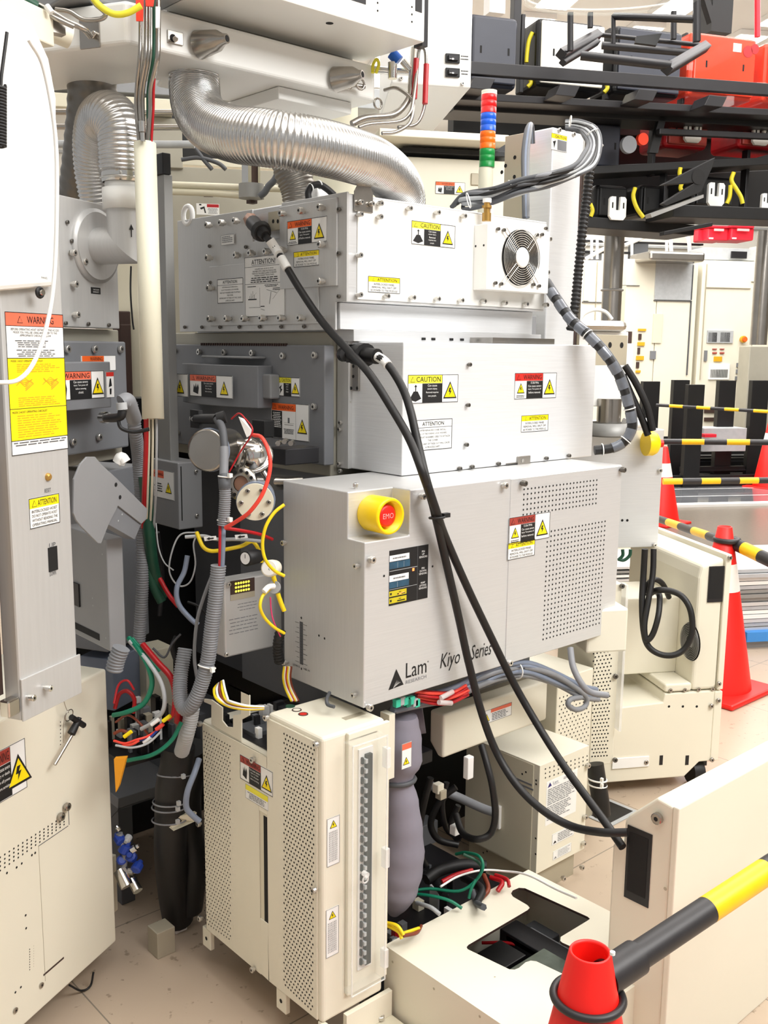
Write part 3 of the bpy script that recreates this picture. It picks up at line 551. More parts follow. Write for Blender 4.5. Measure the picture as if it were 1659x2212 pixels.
m = MB(); c3 = P(520,1045,2.13); n3 = Vector((-.85,-.5,.1)).normalized(); m.lathe([(-.008,.018),(-.008,.037),(0,.037),(0,.018)], c3, n3, 'steel', 36, cap=False); m.disc(c3-n3*.004, n3, .018, 'copper', 20)
for q in m.ring(c3+n3*.0006, n3, .0285, 12): m.disc(q, n3, .0042, 'hole', 8)
m.build('drilled_ring', t)
# valve manifold behind
t = thing('gas_manifold', 'dark valve block with cap screws at the lower corner of the grey door plate', 'valve block', P(600,1000,2.35))
m = MB(); a = P(600,985,2.3); m.box(a.x-.0,a.x+.1,a.y-.03,a.y+.04,a.z-.02,a.z+.018,'rail'); a = P(562,925,2.32); m.box(a.x-.01,a.x+.02,a.y-.03,a.y+.02,a.z-.02,a.z+.02,'railb'); m.build('block', t, bevel=.002)
m = MB()
for px, py in ((600,958),(614,954),(628,958)): q = P(px,py,2.25); m.cyl(q, q+Vector((.02,.02,0)), .006, 'steel', 12)
q = P(575,1040,2.3); m.cyl(q+Vector((-.03,.02,0)), q+Vector((.07,-.05,0)), .012,'steel',12); m.box(q.x-.01,q.x+.06,q.y-.02,q.y+.03,q.z-.02,q.z+.01,'steel'); m.build('fitting', t)
t = thing('signal_connector', 'black multi-pin connector plugged in under the bowed cover', 'connector', P(450,910,2.2))
m = MB(); a = P(425,905,2.22); b = P(470,905,2.12); m.cyl(a, b, .011, 'black', 12); m.cyl(a+(a-b)*.2, a, .009, 'steel', 12); m.box(a.x-.006,a.x+.004,a.y-.018,a.y+.018,a.z-.02,a.z+.02,'black'); q=P(487,900,2.12); m.cyl(b,q,.014,'black',10); m.build('plug', t)
m = MB(); m.tube([P(468,905,2.12),P(480,925,2.1),P(485,965,2.08),P(486,985,2.08)], .0085, 'dgrey', 10); m.build('lead', t)
# conduit column
t = thing('wire_conduit', 'grey corrugated conduit hanging in front of the chamber beside the red tube', 'conduit', P(484,1140,2.02))
hose('sleeve','','',[(484,965,2.06),(484,1000,2.05),(483,1030,2.04)], .0095, 'conduit', 12, parent=t)
corr('conduit','','',[(486,1050,2.03),(486,1080,2.03),(484,1112,2.03),(482,1135,2.03)], .0118, 'conduit', .0046, .09, parent=t)
m = MB(); m.tube([P(484,1028,2.04),P(485,1045,2.03),P(486,1055,2.03)], .013, 'dgrey', 10); m.build('boot', t); m = MB(); m.tube([P(476,1135,2.03),P(476,1180,2.02),P(475,1225,2.02)], .0042, 'redw', 8); m.build('red_wire', t); m = MB(); m.tube([P(483,1135,2.03),P(482,1180,2.02),P(480,1225,2.02)], .005, 'bluegrey', 8); m.build('grey_wire', t)
for py_, w_ in ((1030,.013),(1125,.015)): m = MB(); m.torus(P(485,py_,2.035), (.15,0,1), w_, .0016, 'cord', 20, 6); m.box(*sum(([v-.004, v+.004] for v in P(497,py_-3,2.02)), []), 'cord'); m.build('zip_tie', t)
corr('flexible_conduit','long grey corrugated conduit curling down into a U beside the cream cabinet','conduit',[(472,1222,2.02),(466,1290,2.02),(457,1360,2.02),(450,1420,2.02),(438,1470,2.02),(420,1515,2.02),(403,1532,2.03),(390,1512,2.05),(390,1460,2.08),(400,1400,2.1)], .0155, 'conduit', .0056, .08)
m = MB(); m.torus(P(447,1440,2.02), (.3,0,1), .0185, .0018, 'cord', 20, 6); q = P(459,1447,2.0); m.box(q.x-.004,q.x+.004,q.y-.004,q.y+.004,q.z-.005,q.z+.005,'cord'); m.build('zip_tie', None, label='white zip tie round the long grey conduit', cat='zip tie')
# coloured tubing
hose('pneumatic_tube','bright red tube looping round the blank flange','tube',[(548,940,2.02),(565,945,2.0),(580,975,1.98),(583,1015,1.97),(568,1065,1.96),(540,1105,1.96),(510,1127,1.98),(487,1140,2.0)], .0042, 'redt')
hose('pneumatic_tube','dull red tube running right below the blank flange','tube',[(487,1141,2.0),(520,1146,2.03),(560,1154,2.08),(588,1165,2.12)], .0038, 'redw')
hose('pneumatic_tube','yellow tube bulging left past the EMO control box corner','tube',[(614,1090,1.98),(592,1108,1.97),(574,1138,1.96),(567,1175,1.96),(573,1208,1.96),(592,1232,1.97),(614,1244,1.98)], .0036, 'yelw')
hose('pneumatic_tube','yellow tube dropping from the white elbow beside the control box','tube',[(583,1272,1.99),(567,1288,1.97),(562,1312,1.96),(572,1335,1.97),(592,1355,1.98),(614,1368,2.0)], .0034, 'yelw')
hose('pneumatic_tube','yellow tube sagging under the small grey valve box','tube',[(425,1150,2.15),(438,1180,2.13),(455,1190,2.13),(480,1188,2.13),(520,1180,2.14),(545,1170,2.15),(560,1190,2.15),(566,1215,2.15)], .0045, 'yelw')
hose('signal_wire','pink twisted wire pair dropping between yellow tubes','wire',[(584,1290,1.99),(586,1320,1.99),(592,1345,1.99),(606,1375,2.0)], .0016, 'pinkw', 6)
hose('paper_tube','pale grey tube with an arrow tag below the blank flange','tube',[(400,1160,2.15),(440,1158,2.15),(470,1165,2.14),(520,1165,2.13),(570,1170,2.13)], .004, 'lgrey')
t = thing('pressure_gauge','small black round pressure gauge above the LED box','gauge',P(540,1215,2.08))
c = P(531,1206,2.06); n4 = Vector((-.95,-.28,.05)).normalized(); m = MB(); m.lathe([(-.05,.012),(-.035,.0165),(0,.0175),(.002,.015)], c, n4, 'black', 28); m.build('body', t); m = MB(); m.disc(c+n4*.0024,n4,.013,'white',24); m.cyl(c+n4*.0026, c+n4*.0026+Vector((0,0,.009)), .0006,'black',6); m.build('dial', t)
t = thing('pressure_gauge','cream pressure gauge with white dial against the control box edge','gauge',P(590,1245,2.0))
c = P(581,1228,1.99); n4 = Vector((-.8,-.55,.15)).normalized(); m = MB(); m.lathe([(-.035,.016),(-.02,.0175),(0,.0175),(.0015,.0155)], c, n4, 'cream', 28); m.build('body', t); m = MB(); m.disc(c+n4*.002,n4,.0145,'white',24); m.cyl(c+n4*.0022, c+n4*.0022+Vector((.003,-.004,-.01)), .0006,'black',6); m.build('dial', t)
t = thing('tube_fitting','white round fitting with a pale elbow beside the control box','fitting',P(593,1290,2.02)); c = P(594,1268,2.0); m = MB(); m.lathe([(0,.013),(.006,.0135)], c, n4, 'lgrey', 24); m.tube([P(592,1266,1.99),P(580,1268,1.98),P(570,1278,1.97)], .006,'cord',10); m.build('elbow', t)
m = MB(); m.tube([P(586,1232,2.0),P(592,1250,2.0),P(595,1262,2.0)], .005,'yelw',8); m.build('tube', t)
m = MB(); m.tube([P(600,1282,2.0),P(606,1300,2.0),P(614,1320,2.0)], .005,'yelw',8); m.build('tube', t)
# LED controller box
t = thing('controller_box','flat silver box with two rows of small yellow lamps','electronics box',P(485,1425,2.05))
yq = 1.80; a = W.y(485,1340,yq); xr = W.y(609,1300,yq).x; zt = W.y(485,1256,yq).z; zb_ = W.y(485,1422,yq).z
yl = W.x(462,1340,a.x).y
m = MB(); m.box(a.x, xr, yq, yl, zb_, zt, 'silver2'); m.build('housing', t, bevel=.004)
d = Dec(W,'y',yq,(497,1256),(550,1288)); d.base('brown'); d.rect(0,0,1,.3,'tan'); 
for j, y_ in enumerate((.82,.62,.42)):
    for i in range(6): d.m.disc(d.pt(.22+.105*i,y_+.02,2.5), (0,-1,0), .0026, 'ledY', 8)
d.build(t,'lamp_window')
d = Dec(W,'y',yq,(492,1305),(560,1368),.0004); d.greek(.3,.72,.95,.98,3,'grey',k=1,d=.2); d.greek(0,.1,.98,.6,5,'grey',k=1,d=.2); d.build(t,'printed_legend')
screws(t, W, 'y', yq, [(492,1262),(487,1413),(604,1398)], .0048, .007)
# clutter of boards and wires below the controller box
t = thing('circuit_tray','dark tray of circuit boards and connectors behind the cream cabinet','circuit tray',P(520,1560,2.3))
m = MB(); m.box(1.30,1.62,1.62,2.08,.50,.53,'rail'); m.box(1.17,1.30,1.73,1.80,.60,.655,'dgrey'); m.build('tray', t)
for i in range(34):
    m = MB(); x_ = random.uniform(1.31,1.58); y_ = random.uniform(1.68,2.05); w_ = random.uniform(.01,.03); l_ = random.uniform(.01,.04); h_ = random.uniform(.01,.06)
    m.box(x_,x_+w_,y_,y_+l_,.53,.53+h_,random.choice(['grey','dgrey','grey2','rail','lgrey','rail','brown','redw','cream2'])); m.build('component', t, bevel=.001)
WB = [('yelw','yellow'),('white','white'),('brownw','brown'),('yelw','yellow'),('white','white')]
t = thing('wire_loop','coiled yellow, white and brown wires looped on top of the cream cabinet','wire loop',P(505,1540,2.0))
for i, (mm, nn) in enumerate(WB):
    q = .006*i; hose('wire','','',[(470+3*i,1478-2*i,2.05-q),(462+6*i,1490,2.0),(468+6*i,1510,1.97),(495,1526-3*i,1.94),(530,1532-2*i,1.93),(570,1531-i,1.95)], .0028, mm, 6, parent=t)
# ================================================================ bundles inside the gap on the left
def bundle(label, specs, cat='wire bundle', name='wire_bundle', loc=None):
    t = thing(name, label, cat, P(*loc))
    for (mm, r_, pts) in specs: hose('wire','','',pts,r_,mm,6,parent=t)
    return t
bundle('green and red wires fanning down from the left tool box to the cream cabinet gap', [
 ('green',.006,[(278,1378,2.15),(300,1405,2.12),(320,1440,2.1),(328,1480,2.1),(310,1520,2.1),(275,1538,2.1),(245,1545,2.12)]),
 ('green',.004,[(285,1378,2.15),(320,1420,2.15),(345,1450,2.15)]), ('lgrey',.005,[(280,1385,2.14),(320,1430,2.1),(350,1480,2.08),(354,1530,2.07),(330,1560,2.08),(305,1575,2.09)]),
 ('redw',.007,[(308,1392,2.15),(340,1430,2.12),(370,1465,2.1),(380,1510,2.1),(383,1560,2.12)]), ('redw',.0045,[(395,1440,2.1),(380,1470,2.1),(376,1520,2.09),(372,1545,2.08),(362,1555,2.08)]),
 ('redw',.006,[(384,1480,2.13),(390,1520,2.13),(388,1570,2.13)]), ('green',.005,[(392,1560,2.1),(370,1600,2.08),(330,1630,2.07),(275,1643,2.08)]),
 ('redt',.003,[(246,1600,2.06),(270,1606,2.05),(295,1598,2.05),(320,1590,2.06),(350,1570,2.07)]), ('brownw',.004,[(246,1585,2.1),(262,1578,2.1),(280,1584,2.1)]), ('redw',.005,[(248,1530,2.2),(258,1500,2.2),(275,1493,2.2),(290,1510,2.2),(288,1540,2.2)]),
 ('dgreen',.012,[(305,1130,2.3),(318,1200,2.28),(330,1260,2.28),(350,1300,2.28)]), ('redw',.006,[(345,1250,2.28),(365,1285,2.26),(385,1310,2.26)])], loc=(330,1640,2.1))
bundle('thin pale wires and a grey hose looping under the grey valve box', [
 ('lgrey',.0016,[(337,1130,2.2),(342,1180,2.2),(355,1215,2.2),(375,1232,2.2)]), ('lgrey',.002,[(425,1150,2.2),(390,1155,2.2),(372,1190,2.2),(366,1235,2.2),(385,1265,2.2),(410,1258,2.2),(422,1220,2.2),(418,1175,2.2),(428,1152,2.2)]),
 ('bluegrey',.006,[(405,1200,2.17),(398,1235,2.16),(382,1270,2.15),(386,1305,2.15),(410,1335,2.15),(428,1350,2.15)]), ('conduit',.004,[(465,1225,2.04),(440,1290,2.05),(425,1345,2.06),(420,1420,2.07),(428,1480,2.08)]), ('black',.004,[(405,1300,2.4),(430,1310,2.4),(450,1330,2.4)]),
 ('black',.006,[(340,1150,2.35),(350,1240,2.4),(345,1330,2.4)]), ('black',.006,[(380,1375,2.3),(372,1400,2.3),(385,1440,2.3)])], loc=(400,1500,2.2))
# connectors on the lower wires
for (px, py, mm, wd, aw) in ((360,1552,'yellow','yellow','beside the black insulated pipe'),(276,1586,'yellow','yellow','beside the cream cabinet edge'),(345,1570,'redt','red','halfway along the thin wires'),(335,1560,'white','white','at the end of the grey wire'),(318,1598,'white','white','near the orange strap')):
    a = P(px-8,py+6,2.06); b = P(px+8,py-6,2.06); m = MB(); m.cyl(a, b, .0045, mm, 8); m.build('wire_connector', None, label=f'small {wd} crimp connector {aw}', cat='connector')
# insulated pipe
t = thing('insulated_pipe','black foam-wrapped pipe tied with grey zip ties between the two cream cabinets','pipe',P(370,1900,2.3))
hose('insulation','','',[(385,1612,2.2),(382,1650,2.2),(372,1700,2.2),(370,1760,2.22),(368,1830,2.25),(372,1890,2.3),(378,1945,2.34),(385,1985,2.36)], .040, 'black', 16, parent=t)
hose('insulation','','',[(415,1615,2.25),(418,1655,2.27),(405,1720,2.3),(410,1800,2.32),(420,1860,2.32),(415,1910,2.34),(410,1960,2.36)], .034, 'black', 14, parent=t)
for px, py, a_ in ((378,1672,.25),(368,1730,.1),(366,1742,.1),(366,1770,.15)): m = MB(); c = P(px,py,2.2); m.torus(c,(a_*.7,a_*.7,1),.041,.002,'conduit',24,6); q = P(px+18,py+5,2.14); m.box(q.x-.004,q.x+.004,q.y-.004,q.y+.004,q.z-.005,q.z+.005,'lgrey'); m.build('zip_tie', t)
corr('drain_hose','pale corrugated hose dropping into the black insulated pipe','hose',[(415,1530,2.12),(410,1560,2.12),(402,1590,2.12),(392,1625,2.15)], .017, 'lgrey', .006, .05)
hose('side_hose','thin grey hose curving beside the black insulated pipe','hose',[(430,1640,2.15),(420,1670,2.12),(405,1710,2.1),(403,1745,2.1),(420,1765,2.1),(432,1775,2.1)], .007, 'bluegrey')
m = MB(); m.prism([P(352,1775,2.2),P(378,1765,2.18),(P(425,1755,2.2)),P(420,1775,2.2),P(375,1795,2.17)], (0,.01,0), 'cream2'); m.build('paper_tag', None, label='torn pale tag hanging on the black insulated pipe', cat='tag')
m = MB(); c = P(345,1960,2.25); m.box(c.x-.02,c.x+.03,c.y-.02,c.y+.03,.0,.07,'tan'); m.build('floor_block', None, bevel=.002, label='small tan block on the floor at the foot of the insulated pipe', cat='block')
m = MB(); a = P(345,1998,'z',.012); b = P(366,1986,'z',.012); m.cyl(a,b,.009,'yellow',10); m.build('cable_tag', None, label='yellow cable tag lying on the floor', cat='tag')
m = MB(); a = P(380,2006,'z',.0); m.box(a.x-.015,a.x+.02,a.y-.025,a.y+.012,0,.014,'white'); m.build('cable_tag', None, label='white clip lying on the floor beside the yellow tag', cat='tag', bevel=.003)
m = MB(); m.tube([P(340,1992,'z',.01),P(358,2004,'z',.006),P(378,2004,'z',.006)], .004, 'black', 6); m.build('loose_wire', None, label='short black wire lying on the floor behind the tags', cat='wire')
m = MB(); q = [P(246,1640,2.02),P(272,1638,2.02),P(256,1700,2.02),P(250,1712,2.02)]; m.prism(q,(.01,.01,0),'amberst'); m.build('orange_strap', None, label='orange strap beside the left cream cabinet', cat='strap')
t = thing('regulator_cluster','blue and chrome valve cluster low in the gap beside the left cabinet','valve',P(270,1900,2.2))
for i, (px, py, r_, mm) in enumerate(((258,1812,.013,'bluew'),(270,1832,.014,'bluew'),(283,1850,.013,'bluew'),(297,1872,.013,'bluew'),(262,1858,.012,'bluew'),(276,1812,.009,'lgrey'),(290,1832,.010,'chrome'),(268,1878,.011,'steel'),(255,1790,.006,'chrome'),(284,1882,.010,'steel'))):
    m = MB(); a_ = Vector((sin(i*2.3),cos(i*1.7),sin(i*1.1)+.4)).normalized(); m.lathe([(-r_,r_*.7),(-r_*.8,r_),(r_*.5,r_),(r_*.7,r_*.6),(r_*1.3,r_*.5)],P(px,py,2.2),a_,mm,10,smooth=False); m.build('knob', t)
m = MB(); m.cyl(P(258,1880,2.2),P(275,1915,2.18),.016,'chrome',12); m.cyl(P(285,1900,2.2),P(298,1925,2.18),.012,'chrome',12); m.tube([P(258,1800,2.2),P(270,1850,2.2),P(262,1890,2.2)],.008,'conduit',8); m.build('body', t)
t = thing('label_box','cream control box with printed front seen deep in the gap','box',P(335,1480,2.5))
m = MB(); a = P(345,1440,2.5); m.box(a.x-.05,a.x+.03,a.y-.02,a.y+.06,a.z-.12,a.z+.055,'cream2'); m.build('body', t, bevel=.002)
# ================================================================ left tool (rotated facet)
b0 = 1.44
lt = thing('left_chamber','grey process chamber of the next tool facet, seen between hoist and cream pole','process chamber', L.w((1.8,1.6,.6)))
g = lambda px, py: L.y(px, py, b0)
m = MB(L); a = g(250,448); m.box(1.55, a.x, b0, b0+.06, g(200,708).z, a.z, 'silver2'); m.build('upper_panel', lt, bevel=.002)
screws(lt, L, 'y', b0, zz([(625,193),(640,472),(655,747),(725,272)],0,500,4.1475), .0075, .016)
screws(lt, L, 'y', b0, zz([(580,822),(783,828),(967,838),(635,85)],0,500,4.1475)+[(143,480),(150,545)], .0045, .006, 'screwd')
d = Dec(L,'y',b0,(196,620),(217,636)); d.base('black'); d.text('VACUUM',.2,.55,.8,.75,'white'); d.text('EXHAUST',.2,.2,.8,.4,'white'); d.build(lt,'exhaust_label')
m = MB(L); a = g(268,716); m.box(1.55, a.x+.02, b0+.03, b0+.3, g(200,1005).z, g(250,712).z, 'chamber'); m.build('body', lt, bevel=.003)
m = MB(L); m.box(1.55, g(265,760).x, b0-.01, b0+.03, g(200,975).z, g(250,738).z, 'grey'); m.build('door_plate', lt, bevel=.004)
screws(lt, L, 'y', b0-.01, zz([(587,1055),(833,1055),(1065,1055),(873,1842),(640,1885)],0,500,4.1475), .0085, .01)
bp_ = b0-.075; gp = lambda px, py: L.y(px, py, bp_); xe = gp(247,830).x
pl = [(1.50,b0-.01),(xe,b0-.01),(xe,bp_+.02)]+[(xe-.02+.02*cos(t_),bp_+.02-.02*sin(t_)) for t_ in (.4,.8,1.2,1.57)]+[(1.50,bp_)]
m = MB(L); zA = gp(200,782).z; zB = gp(200,883).z; m.prism([(x_,y_,zB) for x_,y_ in pl],(0,0,zA-zB),'grey'); pd = m.build('bowed_cover', lt, bevel=.002)
lab_warn(pd, L, 'y', bp_, (118,803), (225,859), 'salmon', txt=('Can cause severe','injury. Turn power off','before removing','shield.'), sp=.72, pic='hand', big=True)
d = Dec(L,'y',bp_-.0,(228,803),(247,858)); d.base('white'); d.rect(.03,.82,.97,.98,'red'); d.poly([(.3,.4),(.7,.45),(.6,.75),(.45,.72)],'black'); d.poly([(.4,.12),(.6,.12),(.65,.35),(.4,.35)],'black'); d.border(t=.0006); d.build(pd,'warning_label')
d = Dec(L,'y',b0-.01,(174,768),(250,800)); d.base('white'); d.rect(.03,.6,.65,.97,'orange'); d.text('WARNING:',.25,.66,.62,.9); d.border(t=.0006); d.build(lt,'warning_label')
# lower left boxes
def lbx(name, label, cat, px0, px1, py0, py1, b, dep, mm, bev=.003, frm=L):
    p0 = frm.y(px0,(py0+py1)/2,b); p1 = frm.y(px1,(py0+py1)/2,b); zt = frm.y((px0+px1)/2,py0,b).z; zb = frm.y((px0+px1)/2,py1,b).z
    m = MB(frm); m.box(p0.x,p1.x,b,b+dep,zb,zt,mm); return m.build(name, None, bevel=bev, label=label, cat=cat)
t = thing('pump_controller','tall grey folded metal box beside the silver hoist column','box',L.w((1.6,1.3,.8)))
m = MB(W); xg_ = .93; gl = lambda px, py: W.x(px, py, xg_); c0 = gl(232,1250)
m.box(xg_, W.y(268,1250,c0.y).x, c0.y, gl(140,1250).y, gl(238,1408).z, gl(230,1165).z, 'grey2'); m.build('body', t, bevel=.003)
m = MB(W); q = gl(215,1375); m.box(xg_-.0012, xg_, q.y, gl(160,1375).y, gl(200,1376).z, gl(200,1366).z+.004, 'hole'); q = gl(172,1255); m.box(xg_-.004,xg_,q.y,q.y+.03,gl(172,1310).z,gl(172,1262).z,'rail')
for q in ((201,1292),(202,1308),(222,1197),(230,1378)): m.disc(gl(*q)+Vector((-.0015,0,0)),(-1,0,0),.0018,'lgrey',8)
m.build('slot', t)
t = thing('gusset_bracket','tilted grey sheet metal bracket with angled edges above the grey controller box','bracket',P(230,1170,1.75))
m = MB(); bq = 1.22
pts = [L.y(x,y,bq) for x,y in zz([(545,290),(590,180),(640,125),(700,125),(745,180),(850,275),(1085,510),(1075,585),(1040,618),(868,485),(800,620),(745,762),(720,760),(600,640),(560,590),(540,540)],0,950,3.4025)]
m = MB(L); m.prism(pts,(0,.004,0),'grey2')
pts = [L.y(x,y,bq+.004) for x,y in zz([(868,485),(1040,618),(990,733),(790,620)],0,950,3.4025)]; m.prism(pts,(0,.025,0),'grey')
for q in zz([(853,330),(883,422)],0,950,3.4025): m.disc(L.y(*q,bq-.0006),(0,-1,0),.0045,'hole',12)
for q in zz([(898,548),(870,595)],0,950,3.4025): m.disc(L.y(*q,bq+.003),(0,-1,0),.002,'lgrey',8)
m.build('plate', t, bevel=.0008)
lbx('pump_housing','dark grey column housing behind the grey controller box','machine housing',225,318,1010,1392,1.47,.15,'grey')
lbx('wall_bracket','bluish grey box under the tall grey controller box','box',245,310,1410,1520,1.47,.1,'bluegrey')
corr('green_conduit','dark corrugated conduit running down beside the cream pole','conduit',[(283,870,2.2),(292,930,2.2),(300,1000,2.25),(306,1100,2.27),(308,1250,2.27),(300,1395,2.27)], .0145, 'conduit', .006, .07)
corr('short_conduit','short grey corrugated conduit under the grey controller box','conduit',[(262,1400,2.0),(252,1425,2.0),(246,1450,2.0)], .0175, 'conduit', .007, .08)
t = thing('cable_elbow','grey elbow connector with black plug at the left chamber','connector',P(265,900,2.0))
m = MB(); m.tube([P(262,870,2.02),P(275,865,2.03),P(283,885,2.05),P(290,905,2.08)], .016,'conduit',12); m.cyl(P(262,870,2.0),P(264,885,2.0),.011,'lgrey',10); m.build('elbow', t)
m = MB(); m.tube([P(265,885,2.0),P(260,900,2.0),P(240,903,2.02),P(225,902,2.04)], .009,'black',10); m.cyl(P(232,902,2.03),P(222,902,2.05),.012,'chrome',12); m.build('plug', t)
m = MB(); m.tube([P(255,905,2.0),P(262,925,2.0),P(290,933,2.0),P(322,927,2.0)], .004,'black',8); m.build('lead', t)
hose('valve_hose','bright white rounded valve cap behind the tilted bracket','valve',[(256,1000,2.1),(262,990,2.1),(270,1000,2.1)], .014, 'cord')
# ---------------------------------------------------------------- steam elbow and duct of the left tool
t = thing('exhaust_elbow','silver mitred exhaust elbow with black flow arrow on a round flange','pipe elbow',L.w(g(240,580)))
cfl = L.w(g(205,532)); nfl = L.w((0,-1,0)); m = MB(); m.lathe([(0,.083),(.008,.083),(.008,.075),(.012,.075)], cfl, nfl, 'silver2', 44); m.build('flange', t)
pe = P(252,540,2.12); ve = P(246,430,2.12); rr_ = .0375
m = MB(); q0 = cfl+nfl*.012; nn = 14
mid = cfl+nfl*.085; top_ = Vector((mid.x,mid.y,ve.z))
ph = (Vector((0,0,-1))+nfl).normalized()
ringA = m.ring(q0, nfl, .041, 28); m.add(ringA+[p+nfl*((mid-p).dot(nfl)-(p.z-mid.z)) for p in ringA], [(i,(i+1)%28,28+(i+1)%28,28+i) for i in range(28)], 'silver2', True)
# vertical limb: each point keeps its plan position; its foot follows the mitre plane
vr = m.ring(top_, (0,0,1), .041, 28); m.add(vr+[Vector((p.x,p.y,mid.z-((p-mid).dot(nfl))*1.0)) for p in vr], [(i,(i+1)%28,28+(i+1)%28,28+i) for i in range(28)], 'silver2', True)
m.build('elbow', t)
m = MB(); m.lathe([(0,.041),(0,.0495),(.045,.0495),(.045,.043),(.058,.043)], top_, (0,0,1), 'whitep', 36, cap=False); m.build('collar', t)
m = MB(); m.lathe([(.058,.047),(.064,.050),(.085,.0495),(.09,.047)], top_, (0,0,1), 'chrome', 36, cap=False); m.torus(top_+Vector((0,0,.066)),(0,0,1),.051,.0025,'chrome',36,6); m.build('hose_clamp', t)
dv = (CAM-top_); dv.z = 0; dv.normalize(); ar = top_+dv*.0415; e_ = dv.cross(Vector((0,0,1)))*-1
m = MB(); zA = P(262,465,2.1).z; zB = P(262,495,2.1).z; q = ar+e_*.012; m.prism([Vector((q.x,q.y,0))+e_*x_+Vector((0,0,z_)) for x_,z_ in ((-.001,zB),(.001,zB),(.001,zA-.012),(.005,zA-.012),(0,zA),(-.005,zA-.012),(-.001,zA-.012))], dv*.0008, 'black'); m.build('flow_arrow', t)
tb = top_+Vector((0,0,.085))
lf_ = -cr.normalized(); bk_ = Vector((cos(TH), sin(TH), 0)); zv = Vector((0,0,1))
corr('flexible_duct','bright ribbed foil duct arching down onto the mitred exhaust elbow','duct',[tb-zv*.004, tb+zv*.05, tb+zv*.088+lf_*.006+bk_*.008, tb+zv*.122+lf_*.035+bk_*.035, tb+zv*.12+lf_*.07+bk_*.08, tb+zv*.08+lf_*.092+bk_*.12, tb+zv*.02+lf_*.10+bk_*.15, tb-zv*.05+lf_*.095+bk_*.17], .0535, 'duct', .0095, .035, 40)
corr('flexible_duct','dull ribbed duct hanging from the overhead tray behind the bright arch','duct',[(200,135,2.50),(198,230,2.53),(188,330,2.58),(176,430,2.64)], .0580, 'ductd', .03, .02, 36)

# terminal board among the wires on the left
t = thing('junction_board','dark junction board with white terminals among the coloured wires','junction board',P(310,1600,2.3))
q_ = P(310,1590,2.3); m = MB(); m.box(q_.x-.10,q_.x+.14,q_.y-.10,q_.y+.10,q_.z-.02,q_.z-.012,'railb'); m.build('board', t)
for i in range(44):
    x_ = q_.x+random.uniform(-.09,.12); y_ = q_.y+random.uniform(-.09,.08); s_ = random.uniform(.006,.02); h_ = random.uniform(.01,.09)
    m = MB(); m.box(x_,x_+s_,y_,y_+random.uniform(.008,.03),q_.z-.012,q_.z-.012+h_,random.choice(['railb','rail','dgrey','white','grey','railb','redw','tan','railb','dgrey'])); m.build('terminal', t, bevel=.001)
for i, (mm, nn, q) in enumerate((('redw','dark red',[(246,1520,2.1),(256,1480,2.12),(275,1470,2.12),(290,1490,2.12)]),('brownw','brown',[(250,1560,2.15),(275,1545,2.12),(300,1560,2.1),(322,1590,2.1)]),('lgrey','pale',[(250,1610,2.05),(285,1615,2.04),(320,1605,2.05),(348,1580,2.06)]),('dgrey','dark grey',[(330,1400,2.2),(355,1420,2.2),(372,1390,2.2),(390,1370,2.2)]),('bluew','dark blue',[(300,1600,2.06),(325,1592,2.06),(340,1578,2.06)]),('redt','bright red',[(262,1612,2.05),(285,1608,2.04),(300,1600,2.04)]))):
    hose('loose_wire',nn+' loose wire curving over the dark junction board','wire',q,.0028,mm,6)

t = thing('wire_tag','white paper tag with red edge wire hanging beside the red tube','tag',P(530,945,2.05))
m = MB(); m.prism([P(515,900,2.06),P(527,905,2.06),P(544,930,2.05),P(541,940,2.05),P(533,945,2.05),P(524,920,2.06)],(.002,.002,0),'white'); m.build('paper', t)
m = MB(); m.tube([P(500,905,2.08),P(516,893,2.06),(P(530,905,2.05)),P(545,925,2.04),P(540,945,2.04),P(520,975,2.06),P(495,1020,2.06)],.0018,'redw',6); m.build('wire', t)
for px, py, lb in ((454,1165,'left'),(521,1161,'right')):
    m = MB(); q = [P(px-14,py-5,2.1),P(px+12,py-7,2.1),P(px+14,py+1,2.1),P(px-12,py+4,2.1)]; m.prism(q,(.002,.002,0),'white'); m.face([p-fw*.002 for p in (P(px-8,py-1,2.1),P(px-1,py-5,2.1),P(px-1,py-3,2.1),P(px+8,py-4,2.1),P(px+8,py-1,2.1),P(px-1,py+0,2.1),P(px-1,py+2,2.1))],'black'); m.build('arrow_tag', None, label=f'white tag with a black arrow, the {lb} one on the pale grey tube', cat='tag')
corr('black_boot','black ribbed rubber boot hanging under the silver LED box corner','boot',[(606,1362,2.08),(602,1380,2.08),(600,1405,2.09),(604,1430,2.1)], .011, 'rubber', .008, .1)
t = thing('wire_group','yellow, red and clear wires running down under the control box left corner','wire trunk',P(625,1500,2.1))
for i, mm in enumerate(('yelw','cream','redw','yelw','cream','brownw')): hose('wire','','',[(614+3*i,1440,2.1),(612+3*i,1465,2.1),(618+3*i,1490,2.1),(630+3*i,1515,2.08)],.003,mm,6,parent=t)
hose('curled_lead','short black lead curling out between control box and cream cabinet','cable',[(712,1496,2.0),(706,1510,1.98),(708,1522,1.97),(722,1527,1.96)], .004, 'dgrey')
# ================================================================ big foil duct over the machine
corr('flexible_duct','long ribbed foil duct sweeping from the overhead gas box down to the upper module','duct',[(420,140,2.40),(420,185,2.40),(427,232,2.37),(455,270,2.30),(505,290,2.22),(565,297,2.17),(630,306,2.16),(700,320,2.2),(760,336,2.27),(808,354,2.36),(846,384,2.46),(866,418,2.54),(870,455,2.58)], .0565, 'duct', .0085, .04, 44)
corr('flexible_duct','dark ribbed foil duct seen behind the big foil duct','duct',[(620,330,3.2),(630,370,3.2),(645,410,3.2),(650,450,3.2)], .055, 'ductd', .012, .03, 32)
